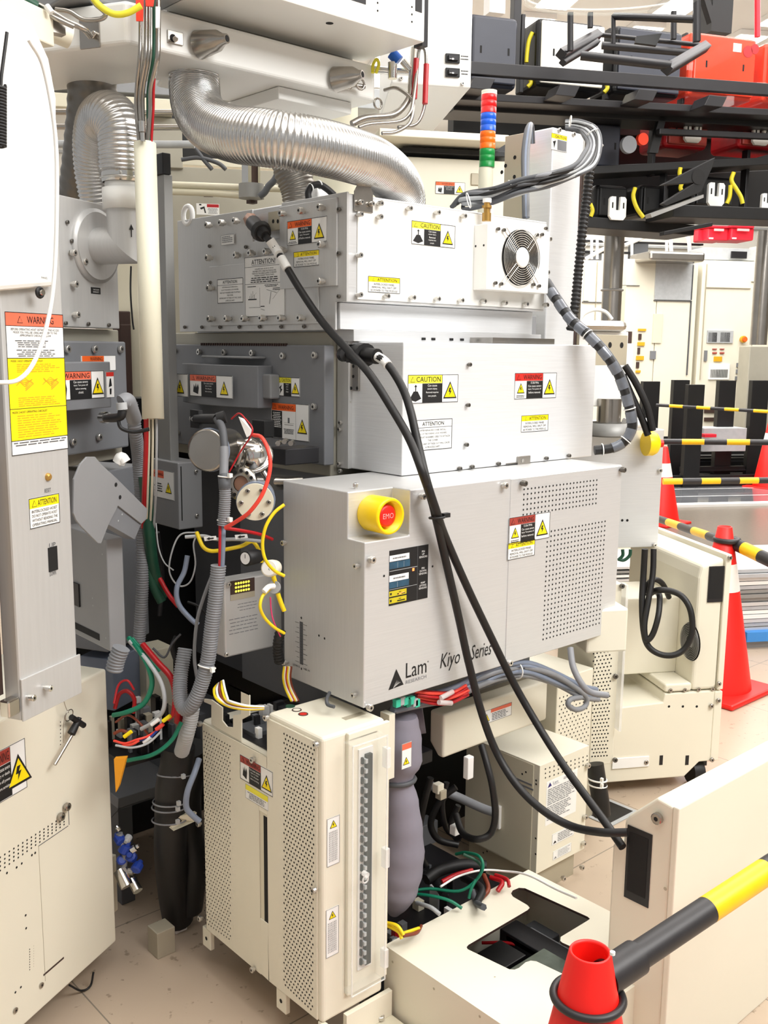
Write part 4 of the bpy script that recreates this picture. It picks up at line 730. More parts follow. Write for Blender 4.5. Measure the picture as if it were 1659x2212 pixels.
# ================================================================ overhead gas box trays (white enamel)
zt0 = 2.12
cn = W.z(275,94,zt0); yt = cn.y; xe_ = W.y(820,216,yt).x
gt = thing('overhead_tray','white enamelled overhead tray frame that carries the foil ducts','overhead frame',(1.6,2.3,zt0))
lw = L.l(cn); wa = L.w((lw.x,lw.y+.75,zt0)); wb = L.w((lw.x+.27,lw.y+.75,zt0)); wc = L.w((lw.x+.27,lw.y+.10,zt0)); cl = lw
m = MB(); m.prism([cn,(xe_-.02,yt,zt0),(xe_,yt+.02,zt0),(xe_,yt+.27,zt0),(wc.x+.02,yt+.27,zt0),wc,wb,wa], (0,0,.085), 'whitep'); m.build('wings', gt, bevel=.008, seg=3)
m = MB(); q = W.y(700,225,yt+.08); m.box(cn.x+.42, xe_-.05, yt+.05, yt+.3, zt0-.03, zt0-.0005, 'whitep'); m.build('lower_lip', gt, bevel=.003)
for px, py in ((725,172),(430,97)):
    c = W.y(px,py,yt); dirr = Vector((.35,-.9,.05)).normalized(); m = MB(); m.lathe([(0,.03),(.05,.022),(.065,.012),(.075,.010)], c, dirr, 'steel', 24); m.disc(c+dirr*.0755, dirr, .007, 'hole', 12); m.build('spigot', gt)
for px, py in ((377,82),): 
    a = W.y(px-17,py-18,yt); b = W.y(px+17,py+18,yt); m = MB(); m.box(a.x,b.x,yt-.004,yt,b.z,a.z,'steel'); m.disc(W.y(px-3,py,yt-.0045),(0,-1,0),.008,'hole',12); m.cyl(W.y(px+2,py+2,yt),W.y(px+2,py+2,yt-.02),.006,'chrome',10); m.build('cable_gland_plate', gt, bevel=.001)
m = MB(L); a = L.x(184,72,cl.x); q = L.x(200,72,cl.x); m.box(cl.x-.004,cl.x,min(a.y,q.y)-.02,max(a.y,q.y)+.012,q.z-.03,q.z+.03,'steel'); m.cyl(L.x(198,76,cl.x),L.x(198,76,cl.x-.03),.006,'chrome',10); m.cyl(L.x(202,72,cl.x),L.x(202,72,cl.x-.03),.005,'chrome',10); m.build('cable_gland_plate', gt, bevel=.001)
m = MB(); c = W.y(752,180,yt-.02); m.torus(c,(0,1,0),.012,.003,'steel',20,6); m.torus(c+Vector((.03,-.01,.002)),(0,1,0),.013,.003,'steel',20,6); m.cyl(c+Vector((-.02,.02,0)),c+Vector((.05,-.005,0)),.006,'steel',8); m.build('shackle', gt)
m = MB(); c = W.y(832,222,yt); m.torus((xe_+.012,yt+.02,c.z),(0,1,0),.013,.003,'steel',20,6); m.build('ring_bolt', gt)
# big gas box above
zb0 = 2.23
c1 = W.z(917,92,zb0); yb0 = c1.y; yb1 = W.z(783,135,zb0).y
gb = thing('overhead_gas_box','big white overhead box with grey reflective underside at the top of the picture','overhead box',(1.6,2.2,zb0))
xl0 = W.z(365,10,zb0).x
m = MB(); m.box(xl0, c1.x, yb0, yb1, zb0, 2.9, 'whitep'); m.build('housing', gb, bevel=.004)
m = MB(); m.box(xl0+.02, c1.x-.03, yb1+.0, yb1+.03, zb0-.02, zb0+.02, 'chrome'); m.box(xl0-.06, xl0+.01, yb0+.03, yb1+.02, zb0+.0, zb0+.18,'lgrey'); m.build('edge_rail', gb, bevel=.004)
m = MB(); a = W.y(750,4,yb0); b = W.y(790,10,yb0); m.box(a.x,b.x,yb0-.001,yb0,b.z,b.z+.2,'rail'); a = W.y(897,6,yb0); b = W.y(911,28,yb0); m.box(a.x,b.x,yb0-.001,yb0,b.z,b.z+.2,'rail')
for q in ((816,6),(816,23),(890,15),(890,31),(890,47)): m.disc(W.y(*q,yb0-.0008),(0,-1,0),.0025,'hole',8)
q = W.z(712,50,zb0); m.disc((q.x,q.y,zb0-.0006),(0,0,-1),.009,'hole',14); m.build('vent_slot', gb)
m = MB(); a = W.y(921,0,yb0+.03); m.box(c1.x,c1.x+.012,yb0+.02,yb0+.05,zb0+.05,2.8,'teal'); m.box(c1.x+.012,c1.x+.03,yb0+.02,yb0+.05,zb0+.0,2.8,'rail'); m.build('side_strip', gb)
# switch panel box to the right (facet R)
bs = R.D(980,100,2.75).y; g = lambda px, py: R.y(px, py, bs)
sw = thing('switch_panel','white overhead panel with two black rocker switches','switch panel',R.w(g(980,190)))
zq = g(980,188).z; a0 = g(846,100).x; a1 = g(1019,100).x; bk = R.z(935,285,zq).y
m = MB(R); pts = [(a0,bs,zq),(a1,bs,zq),(R.z(935,285,zq).x,bk,zq),(R.z(840,235,zq).x,bk-.12,zq)]; m.prism(pts,(0,0,.55),'whitep'); m.build('housing', sw, bevel=.004)
for (x0_,y0_,x1_,y1_) in ((962,116,992,138),(962,147,992,168)):
    a = g(x0_,y0_); b = g(x1_,y1_); m = MB(R); m.box(a.x,b.x,bs-.006,bs,b.z,a.z,'black'); m.box(a.x+.006,b.x-.006,bs-.012,bs-.006,b.z+.005,a.z-.005,'rail'); r_ = m.build('rocker_switch', sw, bevel=.001)
    d = Dec(R,'y',bs-.0125,(x0_+8,y0_+8),(x1_-8,y1_-8),.0003); d.rect(.1,.4,.35,.6,'white',1); d.poly([(.6+.2*cos(t_),.5+.4*sin(t_)) for t_ in [i*pi/5 for i in range(10)]],'white',1); d.build(r_,'printed_mark')
d = Dec(R,'y',bs,(995,118),(1012,132),.0003); d.greek(0,0,1,1,2,k=1,d=.4); d.build(sw,'printed_legend'); d = Dec(R,'y',bs,(995,150),(1012,164),.0003); d.greek(0,0,1,1,2,k=1,d=.4); d.build(sw,'printed_legend')
screws(sw, R, 'y', bs, [(866,170),(999,181)], .005, .006)
# steel tube loops with red sleeves between overhead box and duct
TB = [('thick',.0085,[(894,105,2.65),(888,180,2.6),(882,215,2.58),(850,248,2.55),(790,255,2.5),(760,268,2.48)]),('thin',.0045,[(830,195,2.62),(855,190,2.6),(880,205,2.58),(893,225,2.56),(885,265,2.54),(855,285,2.52),(825,288,2.5)]),('thin',.0045,[(903,130,2.6),(893,215,2.56),(885,245,2.55),(862,262,2.54),(800,268,2.5),(775,275,2.48)]),('thin',.0045,[(903,130,2.6),(905,108,2.6),(914,103,2.6),(920,120,2.6),(919,190,2.6),(915,235,2.6),(898,268,2.58),(860,275,2.55)])]
for i, (q, r_, pts) in enumerate(TB): hose('steel_tube', ['thick steel tube dropping beside the white overhead tray','thin steel tube curling right from the ring bolt','thin steel tube with a red sleeve nearer the white tray','thin steel tube arching over with a red sleeve beside the switch panel'][i], 'steel tube', pts, r_, 'steel', 8)
for px, a_, b_, lb in ((898,127,213,'red plastic sleeve on the steel tube nearer the white tray'),(920,139,224,'red plastic sleeve on the outer steel tube by the switch panel')):
    m = MB(); m.cyl(P(px+1,a_,2.595),P(px-3 if px < 910 else px-2,b_,2.58),.007,'redw',12); m.build('tube_sleeve', None, label=lb, cat='tube sleeve')
t = thing('valve_fitting','chrome valve fittings with a blue handle under the overhead box','valve',P(850,150,2.6)); m = MB(); m.cyl(P(800,150,2.65),P(890,155,2.65),.010,'chrome',12); m.cyl(P(848,135,2.62),P(848,170,2.62),.012,'chrome',12); m.cyl(P(870,132,2.62),P(895,160,2.62),.009,'chrome',12); m.build('body', t)
m = MB(); m.cyl(P(846,115,2.62),P(862,132,2.62),.014,'blue',12); m.build('handle', t)
hose('yellow_tape','pale yellow looped ribbon under the overhead box','ribbon',[(805,158,2.6),(806,140,2.6),(814,128,2.6),(818,140,2.6),(812,158,2.6)], .004, 'ltyel')
# vertical tubes entering the cream pole, with red tags
t = thing('tube_bundle','bundle of vertical steel tubes entering the top of the cream pole','tube bundle',P(315,330,2.2))
for i, (x0_, x1_, x2_, mm, r_) in enumerate(((303,295,303,'steel',.004),(315,303,309,'steel',.0045),(322,310,313,'steel',.004),(341,325,318,'steel',.006),(334,322,322,'dgreen',.005),(338,332,325,'redw',.003))):
    hose('tube','','',[(x0_,-20,2.15),(x0_,80,2.15),(x0_-2,130,2.15),(x1_,190,2.17),(x1_-1,240,2.18),(x2_,330,2.19)], r_, mm, 8, parent=t)
m = MB(); m.cyl(P(306,262,2.17),P(307,285,2.17),.007,'chrome',8); m.cyl(P(308,287,2.17),P(309,306,2.17),.005,'chrome',10); m.build('fitting', t)
m = MB(); m.prism([P(293,-15,2.12),P(310,-15,2.12),P(308,45,2.12),P(294,45,2.12)],(.003,.003,0),'redt'); m.build('tag', t); m = MB(); m.prism([P(313,-15,2.12),P(334,-15,2.12),P(330,13,2.12),P(315,13,2.12)],(.003,.003,0),'redt'); m.build('tag', t)
m = MB(); m.prism([P(336,14,2.12),P(345,14,2.12),P(344,60,2.12),P(336,60,2.12)],(.003,.003,0),'white'); m.build('tag', t)
m = MB(); a = P(313,310,2.2); b = P(331,905,2.13); ax = (b-a); m.lathe([(0,.0195),(0,.0235),(ax.length,.0235),(ax.length,.0195),(0,.0195)], a, ax, 'pole', 36, cap=False); m.build('cream_pole', None, label='tall cream plastic pipe standing vertically left of the upper module', cat='pipe')
for i, (px, mm) in enumerate(((314,'redw'),(320,'cream2'),(328,'cream2'),(336,'lgrey'))):
    hose('drop_tube', ['dark red','pale','second pale','light grey'][i]+' thin tube emerging from the bottom of the cream pole','tube',[(px+2,880,2.14),(px+2,960,2.16),(px-2+i,1060,2.2),(px-4,1140,2.25)], .003 if i else .006, mm, 6)
hose('green_tube','dark green tube behind the cream pole foot','tube',[(312,1030,2.25),(318,1090,2.25),(322,1150,2.25),(332,1230,2.28),(350,1290,2.3)], .014, 'dgreen', 10)
# grey post and black-topped column behind the pole
t = thing('lift_column','narrow grey post with a black cap behind the cream pole','post',P(355,950,2.75))
m = MB(); a = P(345,378,2.7); b = P(374,378,2.7); zz0 = P(360,1000,2.7).z; m.box(a.x,b.x,a.y-.02,a.y+.05,zz0,a.z,'darksilver'); m.build('post', t, bevel=.002)
m = MB(); zt_ = P(350,332,2.7).z; m.box(a.x-.004,b.x-.006,a.y-.024,a.y+.05,a.z,zt_,'black'); m.build('cap', t, bevel=.002)
# cream overhead tubes top left
m = MB(); m.cyl(P(-30,5,2.0),P(150,78,2.1),.024,'cream',24); m.build('overhead_pipe', None, label='cream overhead pipe end at the top left corner', cat='pipe')
m = MB(); m.prism([L.z(x,y,2.1) for x,y in ((-10,66),(80,60),(60,52),(-10,56))],(0,0,.004),'hole'); 
m = MB(L); c = L.D(20,70,1.9); m.box(c.x-.3,c.x+.1,c.y-.02,c.y+.1,c.z,c.z+.06,'cream'); m.build('overhead_beam', None, bevel=.003, label='cream beam crossing the top left corner', cat='beam')
m = MB(); m.cyl(P(45,-5,1.95),P(78,14,1.97),.010,'dgreen',12); m.build('green_sleeve', None, label='green sleeve on the overhead pipework at top left', cat='sleeve')
t = thing('clamp_bracket','steel clamp and tubes fixed on the cream overhead pipe','clamp',P(130,50,2.0)); m = MB(); m.tube([P(85,12,1.98),P(115,28,1.98),P(150,48,1.99),P(180,62,2.0),P(195,78,2.03)],.006,'steel',8); m.tube([P(85,20,1.98),P(125,42,1.98),P(160,58,1.99)],.005,'steel',8); m.build('tube', t); m = MB(); q = P(120,58,2.0); m.box(q.x-.012,q.x+.016,q.y-.01,q.y+.01,q.z-.014,q.z+.016,'steel'); m.cyl(P(100,12,1.96),P(112,28,1.96),.006,'white',8); m.build('clamp', t, bevel=.001)
hose('yellow_hose','pale yellow hose sagging at the top beside the red tags','hose',[(195,-12,2.1),(215,12,2.1),(245,30,2.1),(275,28,2.1),(305,12,2.1)], .0065, 'ltyel')
hose('grey_hose','thin brown-grey tube looping at the top left','tube',[(120,20,2.15),(150,25,2.15),(180,42,2.15),(215,42,2.15),(228,30,2.15),(205,8,2.15),(190,-10,2.15)], .005, 'steel')
m = MB(); c = P(200,-5,2.3); m.box(c.x-.1,c.x+.08,c.y-.1,c.y+.1,c.z-.04,c.z+.2,'grey2'); m.build('junction_housing', None, bevel=.004, label='grey housing above the overhead tray at the top left', cat='housing')
hose('red_hose','dark red hose running under the big overhead box','hose',[(262,14,2.4),(300,20,2.4),(345,30,2.4),(400,52,2.42)], .012, 'redw')
# ================================================================ hoist column at the left edge
b1 = 1.16; g = lambda px, py: L.y(px, py, b1)
ho = thing('hoist_column','tall silver-white hoist column with long yellow checklist label','hoist column',L.w((1.38,1.2,.85)))
ax0, ax1 = 1.302, 1.457
m = MB(L); zt_ = g(60,118).z; m.prism([(ax0-.05,b1,1.6),(ax0,b1,1.6),(ax0,b1,.854),(ax1,b1,.854),(ax1,b1,zt_-.02),(ax1-.03,b1,zt_+.03),(ax1-.07,b1,zt_+.055),(ax0-.05,b1,zt_+.055)], (0,.035,0), 'silver2'); m.build('front_panel', ho, bevel=.004)
m = MB(L); m.prism([(ax0-.05,b1-.02,g(60,640).z),(ax1-.035,b1-.02,g(60,640).z+.02),(ax1-.015,b1-.02,zt_-.06),(ax1-.03,b1-.02,zt_),(ax1-.07,b1-.02,zt_+.05),(ax0-.05,b1-.02,zt_+.05)],(0,.02,0),'whitep')
m.build('upper_cover', ho, bevel=.008)
m = MB(L); m.box(ax0,ax1+.004,b1-.004,b1,.854,.93,'silver2'); m.build('bottom_plate', ho, bevel=.001)
screws(ho, L, 'y', b1-.004, zz([(200,1890),(325,1820)],0,950,3.4025), .006, .016, 'chrome')
c = L.y(84,632,b1-.02); m = MB(L); m.torus((c.x,b1-.022,c.z),(0,1,0),.0075,.0028,'black',24,8); m.cyl((c.x-.001,b1-.02,c.z),(c.x-.001,b1-.03,c.z),.005,'chrome',12); m.build('key_switch', ho)
c = g(103,1030); m = MB(L); m.lathe([(0,.007),(.004,.0065),(.006,.004)],(c.x,b1,c.z),(0,-1,0),'brass',20); m.build('knob', ho)
m = MB(L); a = g(103,1184); b = g(125,1230); m.box(a.x,b.x,b1-.0008,b1,b.z,a.z,'hole'); m.build('slot', ho)
for q, w_ in (((96,600),'PANEL'),((103,1059),'RESET'),((114,1238),'DOWN'),((113,1177),'UP')): d = Dec(L,'y',b1-.0 if q[1] > 700 else b1-.0205,(q[0]-7,q[1]-3),(q[0]+7,q[1]+3),.0004); d.text(w_,0,0,1,1,'dgrey',1); d.build(ho,'printed_legend')
lab_att(ho, L, 'y', b1, (61,1078), (129,1128), ('INTERLOCKED HOIST','DO NOT OPERATE HOIST','WITHOUT READING THE','OPERATING MANUAL.'))
d = Dec(L,'y',b1,(8,676),(140,980)); a = g(10,676); b = g(27,992); d.O.x = g(17,830).x; d.w = g(141,830).x-d.O.x; d.O.z = g(80,978).z; d.h = g(70,676).z-d.O.z; d.base('white')
d.rect(0,.905,1,1,'salmon'); d.text('WARNING',.36,.925,.82,.975); d.tri(.24,.95,.05,m='salmon',glyph=False); d.rect(0,.903,1,.907,'black')
for i, t_ in enumerate(('BEFORE OPERATING HOIST DETERMINE THE ACCESS','MODE YOU WILL BE USING AND REFER TO THE','APPROPRIATE CHECKLIST BELOW.')): d.text(t_,.03,.875-i*.021,.97,.89-i*.021,fit=False)
d.greek(.1,.755,.75,.81,4,'dgrey',d=.4); d.greek(.15,.69,.85,.745,4,'dgrey',d=.4)
d.rect(0,.10,1,.68,'yellow',1.2); d.rect(0,.679,1,.684,'black'); d.text('MODE 1 HOIST OPERATING CHECKLIST',.04,.655,.62,.668,fit=False); d.greek(.15,.58,.9,.645,5,'dkyel',c=False,d=.35); d.greek(.15,.34,.9,.41,5,'dkyel',c=False,d=.35)
for k in range(5): 
    for s_ in (0,1):
        cx_ = .27+.45*s_; d.poly([(cx_-.15+.01*k,.49+.012*k),(cx_,.545-.015*k),(cx_+.16-.01*k,.50+.008*k),(cx_+.02,.45+.014*k),(cx_,.455+.014*k),(cx_+.14,.50+.008*k),(cx_,.54-.015*k),(cx_-.13,.49+.012*k)],'dkyel',1.6+.1*k)
d.rect(0,.325,1,.329,'black'); d.text('MODE 2 HOIST OPERATING CHECKLIST',.04,.295,.64,.31,fit=False); d.greek(.12,.12,.92,.285,10,'dkyel',c=False,d=.3)
d.rect(0,.10,1,.105,'black'); d.greek(.03,.06,.97,.095,2,'dgrey',d=.4); d.border(); d.build(ho,'checklist_label')
m = MB(L); m.box(ax0-.07,ax0-.002,b1+.035,b1+.10,.90,1.45,'brown'); m.build('side_channel', ho)
m = MB(L); m.box(ax0-.16,ax0-.03,b1+.02,b1+.034,.92,1.32,'brass'); m.box(ax0-.03,ax0-.001,b1+.0,b1+.02,.87,.9,'chrome'); m.build('brass_strip', ho, bevel=.003)
hose('white_lanyard','white cord hanging in a curve in front of the yellow checklist label','cord',[(62,85,'y',1.05,L),(95,150,'y',1.05,L),(120,300,'y',1.05,L),(122,480,'y',1.05,L),(115,620,'y',1.05,L),(98,715,'y',1.05,L),(72,785,'y',1.05,L),(40,820,'y',1.05,L),(0,826,'y',1.05,L),(-30,820,'y',1.05,L)], .0035, 'cord')
pts = []
for i in range(180): y_ = 185+i*.75; th_ = i*2*pi/9; p = L.w(L.y(-2,y_,1.05)); pts.append(p+Vector((.009*cos(th_)*.7,-.009*cos(th_)*.7,0))+Vector((.7,.7,0))*.009*sin(th_))
m = MB(); m.tube(pts,.0025,'purple' if False else 'black',6,sub=1); m.build('coiled_cord', None, label='black coiled cord at the left picture edge', cat='cord')
hose('hoist_cable','thin dark cable hanging from the beam at the upper left','cable',[(15,70,'y',1.06,L),(12,95,'y',1.06,L),(6,140,'y',1.06,L),(3,165,'y',1.06,L),(2,185,'y',1.06,L)], .0026, 'rubber')
# ================================================================ left cream cabinet
b2 = 1.36; g = lambda px, py: L.y(px, py, b2)
lc = thing('cream_cabinet','large cream cabinet panel below the silver hoist column','cabinet',L.w((1.5,1.4,0)))
m = MB(L); m.box(1.0,1.809,b2,b2+.30,.082,.768,'cream'); m.build('body', lc, bevel=.006, seg=3)
m = MB(L); m.box(1.05,1.70,b2+.14,b2+.28,.0,.082,'rail'); m.build('plinth', lc)
m = MB(L); Zc = lambda p: zz(p,0,1400,2.724); a = g(*Zc([(400,910)])[0]); m.box(a.x-.0006,a.x+.0006,b2-.0008,b2,g(147,1783).z,a.z,'dgrey')
p0 = g(147,1784); p1 = g(83,1830); m.box(p1.x,p0.x,b2-.0008,b2,p0.z-.0006,p0.z+.0006,'dgrey'); m.box(p1.x-.0004,p1.x+.0004,b2-.0008,b2,.14,p0.z,'tan')
for k in range(4): holes(m, L, 'y', b2, (0,1849+9.5*k+3),(138,1763+6*k),(0,1850+9*k),(138,1764+6*k),16,1,.0022)
for q in Zc([(127,1267),(97,1290),(187,1218),(206,1205),(40,1323),(150,1572),(153,1648),(90,2025),(122,1995)]): m.disc(g(*q)+Vector((0,-.0006,0)),(0,-1,0),.0026,'hole',10)
for i in range(9): m.disc(g(*Zc([(174,1772+15*i)])[0])+Vector((0,-.0006,0)),(0,-1,0),.0014,'hole',6); m.disc(g(*Zc([(197,1752+15*i)])[0])+Vector((0,-.0006,0)),(0,-1,0),.001,'tan',6)
for i in range(7): m.disc(g(*Zc([(355,435+22*i)])[0])+Vector((0,-.0006,0)),(0,-1,0),.0016,'hole',6)
a = g(*Zc([(255,1925)])[0]); b = g(*Zc([(375,1832)])[0]); m.box(a.x,b.x,b2-.0008,b2,a.z-.002,a.z+.002,'brown'); m.build('vent_strip', lc)
screws(lc, L, 'y', b2, Zc([(380,930),(345,988)]), .009, .012, 'steel'); screws(lc, L, 'y', b2, Zc([(240,1982),(87,2130)]), .006, .004, 'steel')
lab_warn(lc, L, 'y', b2, (-42,1643), (58,1700), 'dred', txt=('Can cause severe','injury or death.','Turn off power','before servicing.'), sp=.64, pic='hand')
bxs('rear_slab','cream slab showing behind the right edge of the left cream cabinet','panel',[(1.815,1.9,b2+.06,b2+.20,.1,.25,'cream2'),(1.74,1.88,b2+.10,b2+.16,.0,.02,'tan')],L)
hose('floor_wire','thin black wire sagging under the left cream cabinet','wire',[(150,2128,'z',.05),(175,2140,'z',.01),(195,2130,'z',.01),(202,2100,'z',.04)], .0025, 'black')
t = thing('quick_release_pin','black T-handled quick-release pin hanging on a wire ring','pin',L.w(g(120,1650)))
q = lambda px, py, o_=-.02: L.w(L.y(px,py,b2+o_)); m = MB(); m.cyl(q(163,1575),q(118,1652),.0035,'steel',10); m.build('shaft', t)
m = MB(); m.cyl(q(154,1585),q(168,1558),.009,'black',12,.007); m.cyl(q(154,1549),q(181,1567),.0065,'black',12); m.cyl(q(168,1560),q(172,1550),.005,'black',10); m.build('handle', t)
m = MB(); m.torus(q(149,1545),L.w((0,1,.2)),.013,.0012,'steel',24,6); m.tube([q(138,1515),q(143,1530),q(148,1540)],.0008,'steel',5); m.tube([q(140,1545),q(137,1570),q(137,1605)],.0008,'steel',5); m.build('wire_ring', t)
bxs('cream_locker','narrow cream locker edge at the left picture border','panel',[(1.0,1.315,b2-.10,b2-.02,.74,.90,'cream')],L)
# ================================================================ lift tower and bundled cables right of the upper module
yT = P(1190,400,2.95).y; g = lambda px, py: W.y(px, py, yT)
tw = thing('lift_tower','tall silver lift column with a small yellow CAUTION sign near its top','lift column',(g(1220,700).x,yT,1.5))
xA = g(1190,400).x; xB = g(1262,400).x; ztp = g(1190,273).z; yBk = W.x(1140,400,xA).y
m = MB(); m.box(xA,xB,yT,yBk,1.50,ztp,'silver_lit'); m.build('column', tw, bevel=.004)
m = MB(); m.box(xB-.022,xB-.014,yT-.001,yT,1.5,ztp-.06,'brown'); m.box(xB-.013,xB,yT-.006,yT,1.5,ztp-.01,'chrome'); m.build('guide_rail', tw)
p1 = W.x(1140,400,xA); q = W.x(1088,400,xA); m = MB(); m.prism([(xA-.0,yBk+.001,1.6),(xA,q.y,1.6),(xA,q.y,W.x(1088,295,xA).z),(xA,yBk+.001,ztp+.0)],(.01,0,0),'tan')
for a_ in ((1112,340),(1092,358),(1111,382),(1084,372)): m.disc(W.x(*a_,xA-.0006),(-1,0,0),.006,'hole',10)
m.build('mounting_plate', tw, bevel=.002)
lab_warn(tw, W, 'x', xA-.001 if False else xA-.001, (1187,288), (1187.5,328), 'yellow') if False else None
d = Dec(W,'y',yT,(1191,287),(1223,330)); d.base('white'); d.rect(0,.72,1,1,'yellow'); d.text('CAUTION',.25,.78,.95,.93); d.rect(.4,.05,.98,.68,'grey'); d.poly([(.1,.5),(.3,.6),(.2,.1),(.15,.4)],'black'); d.border(t=.0006); d.build(tw,'caution_label')
screws(tw, W, 'y', yT, [(1207,281),(1238,290)], .006, .006)
m = MB(); q = g(1180,740); m.box(q.x-.05,q.x+.2,yT-.06,yT+.2,1.49,1.50,'darksilver'); a = g(1215,745); m.box(a.x,a.x+.19,yT-.10,yT-.094,1.46,1.55,'tan')
for i in range(3): m.disc((a.x+.04+.06*i,yT-.1006,1.52),(0,-1,0),.009,'hole',12)
m.build('foot_plate', tw, bevel=.001)
corr('black_conduit','black ribbed conduit running down the right side of the silver tower','conduit',[(1285,330,2.93),(1274,370,2.92),(1267,430,2.92),(1258,500,2.9),(1250,580,2.9),(1242,660,2.88),(1232,715,2.88)], .0125, 'rubber', .012, .16)
t = thing('cable_bundle','bundle of grey cables tied in an arc from the upper module over the silver tower','cable bundle',P(1000,440,2.8))
for i in range(12):
    o = (i-5.5)*.8; mm = ['dgrey','rubber','grey','rubber','dgrey','lgrey','dgrey','rubber','grey','rubber','lgrey','dgrey'][i]; r_ = random.uniform(.0045,.0065); j = lambda s_: random.uniform(-s_, s_)
    hose('cable','','',[(975+3*i,448-2*i,2.75+.01*i),(1005+j(8),432+3.4*o+j(5),2.72),(1060+j(8),422+3.6*o+j(5),2.68+j(.02)),(1120,403+3.2*o+j(4),2.66+j(.02)),(1180+j(8),388+2.8*o+j(4),2.66+j(.02)),(1240,370+2.8*o+j(3),2.7),(1272+2.5*o,345+3*o,2.76),(1284+3*o,312,2.82),(1275+2.8*o,286-2*o,2.86),(1252,272-2.4*o,2.9),(1222,270-1.8*o,2.92)], r_, mm, 8, parent=t)
for i in range(3): hose('cable','','',[(1132+4*i,470,2.75),(1131+4*i,400,2.8),(1130+5*i,330,2.85),(1138+4*i,278,2.9),(1149-1*i,270,2.95),(1152-2*i,310,2.97)], .0055, ['dgrey','bluegrey','grey'][i], 8, parent=t)
tdir = {(1102,405):(1,-.25),(1150,396):(1,-.2),(1192,384):(1,-.2),(1240,372):(1,-.4),(1277,342):(.5,-1),(1291,315):(0,-1),(1280,285):(-.5,-1),(1232,262):(-1,-.1),(1012,433):(1,-.3)}
for px, py, w_, a_ in ((1102,405,.022,(1,.1,.4)),(1150,396,.02,(1,.1,.3)),(1192,384,.02,(1,.1,.3)),(1240,372,.019,(1,.1,.6)),(1277,342,.018,(.6,.3,1)),(1291,315,.018,(0,.2,1)),(1280,285,.018,(.6,.2,-1)),(1232,262,.017,(1,0,-.2)),(1012,433,.024,(1,0,.5))):
    m = MB(); e1_ = Vector((a_[0],0,a_[1])) if False else None; c_ = P(px,py,2.67+.0013*max(0,px-1150)); m.torus(c_, cr*tdir[(px,py)][0]-cu*tdir[(px,py)][1], w_*.8,.0016,'cord',22,5); m.build('zip_tie', t)
# taped hose bundle
tp = [(1178,610,2.75),(1200,645,2.7),(1232,690,2.66),(1268,722,2.62),(1305,762,2.6),(1335,808,2.6),(1352,855,2.6),(1363,900,2.6),(1363,930,2.6),(1348,955,2.6),(1322,968,2.6),(1284,973,2.6)]
t = thing('taped_hose','black hose bundle spirally wrapped in grey tape bowing around the silver covers','hose',P(1284,973,2.6))
hose('hose','','',tp,.0125,'rubber',12,parent=t); hose('hose','','',[(a_+4,b_-2,c_+.03) for a_,b_,c_ in tp],.011,'dgrey',10,parent=t)
pt_ = resample(catmull([P(*q) for q in tp],12),.001); 
for k in range(40, len(pt_)-45, 46):
    m = MB(); m.tube([pt_[k],pt_[k+15],pt_[k+30]],.0140,'tape',12,sub=2); m.build('tape_wrap', t)
for k in (.35,.72,.86,.97): m = MB(); i = int(k*(len(pt_)-3)); m.torus(pt_[i],pt_[i+2]-pt_[i],.0155,.0016,'cord',20,5); m.build('zip_tie', t)
for i, q in enumerate(([(1350,790,3.05),(1375,830,3.05),(1398,880,3.05),(1410,930,3.05)],[(1345,810,3.06),(1362,850,3.06),(1385,900,3.06),(1400,940,3.06)])): hose('thick_cable',['thick glossy black cable arching over the second EMO box','black cable just inside the thick glossy arching one'][i],'cable',q,.011,'rubber',10)
hose('white_tube','white tube arching over the steel topped box','tube',[(1250,696,3.2),(1262,678,3.2),(1285,669,3.2),(1308,674,3.2),(1322,690,3.2)], .006, 'cord')
# ================================================================ right tool (rotated facet)
def fbx(fr, D0, px0, py0, px1, py1, dep, bb=None):
    c_ = fr.D((px0+px1)/2, (py0+py1)/2, D0); b_ = c_.y if bb is None else bb
    a = fr.y(px0,(py0+py1)/2,b_); e = fr.y(px1,(py0+py1)/2,b_); return (a.x, e.x, b_, b_+dep, fr.y((px0+px1)/2,py1,b_).z, fr.y((px0+px1)/2,py0,b_).z)
def slab(name, label, cat, fr, D0, px0, py0, px1, py1, dep, mm, bev=.003, bb=None, group=None, parent=None, kind=None, z0=None):
    m = MB(fr); A_ = list(fbx(fr,D0,px0,py0,px1,py1,dep,bb)); A_[4] = A_[4] if z0 is None else z0; m.box(*A_,mm); return m.build(name, parent, bevel=bev, label=label, cat=cat, group=group, kind=kind)
bR = 3.30
t = thing('control_box','silver control box of the next facet with a yellow domed button on its corner','control box',R.w((1.3,bR+.1,.8)))
slab('housing',None,None,R,0,1230,928,1428,1184,.25,'silver',bb=bR,parent=t)
g = lambda px, py: R.y(px,py,bR)
c = R.w(R.y(1414,958,bR-.05)); m = MB(); m.lathe([(0,.044),(.025,.044),(.038,.038),(.048,.024),(.053,0)], c+R.w((-.035,0,0)), R.w((1,0,0)), 'emoY', 28); m.cyl(c+R.w((.018,0,0)), c+R.w((.03,0,0)), .014,'emoR',16); m.build('button_shroud', t)
m = MB(R)
for q in ((1344,1124),(1355,1124)): m.disc(g(*q)+Vector((0,-.0006,0)),(0,-1,0),.005,'hole',10)
m.build('hole', t); screws(t, R, 'y', bR, [(1424,1016),(1413,1177)], .008, .012)
t = thing('gate_housing','white upright housing with a steel top plate right of the CAUTION cover','machine housing',R.w((1.25,bR,1.5)))
slab('body',None,None,R,3.3,1240,716,1354,878,.2,'whitep',parent=t); slab('top_plate',None,None,R,3.26,1225,692,1358,715,.25,'steel',.02,parent=t)
slab('side_box',None,None,R,3.35,1352,742,1366,850,.1,'whitep',parent=t)
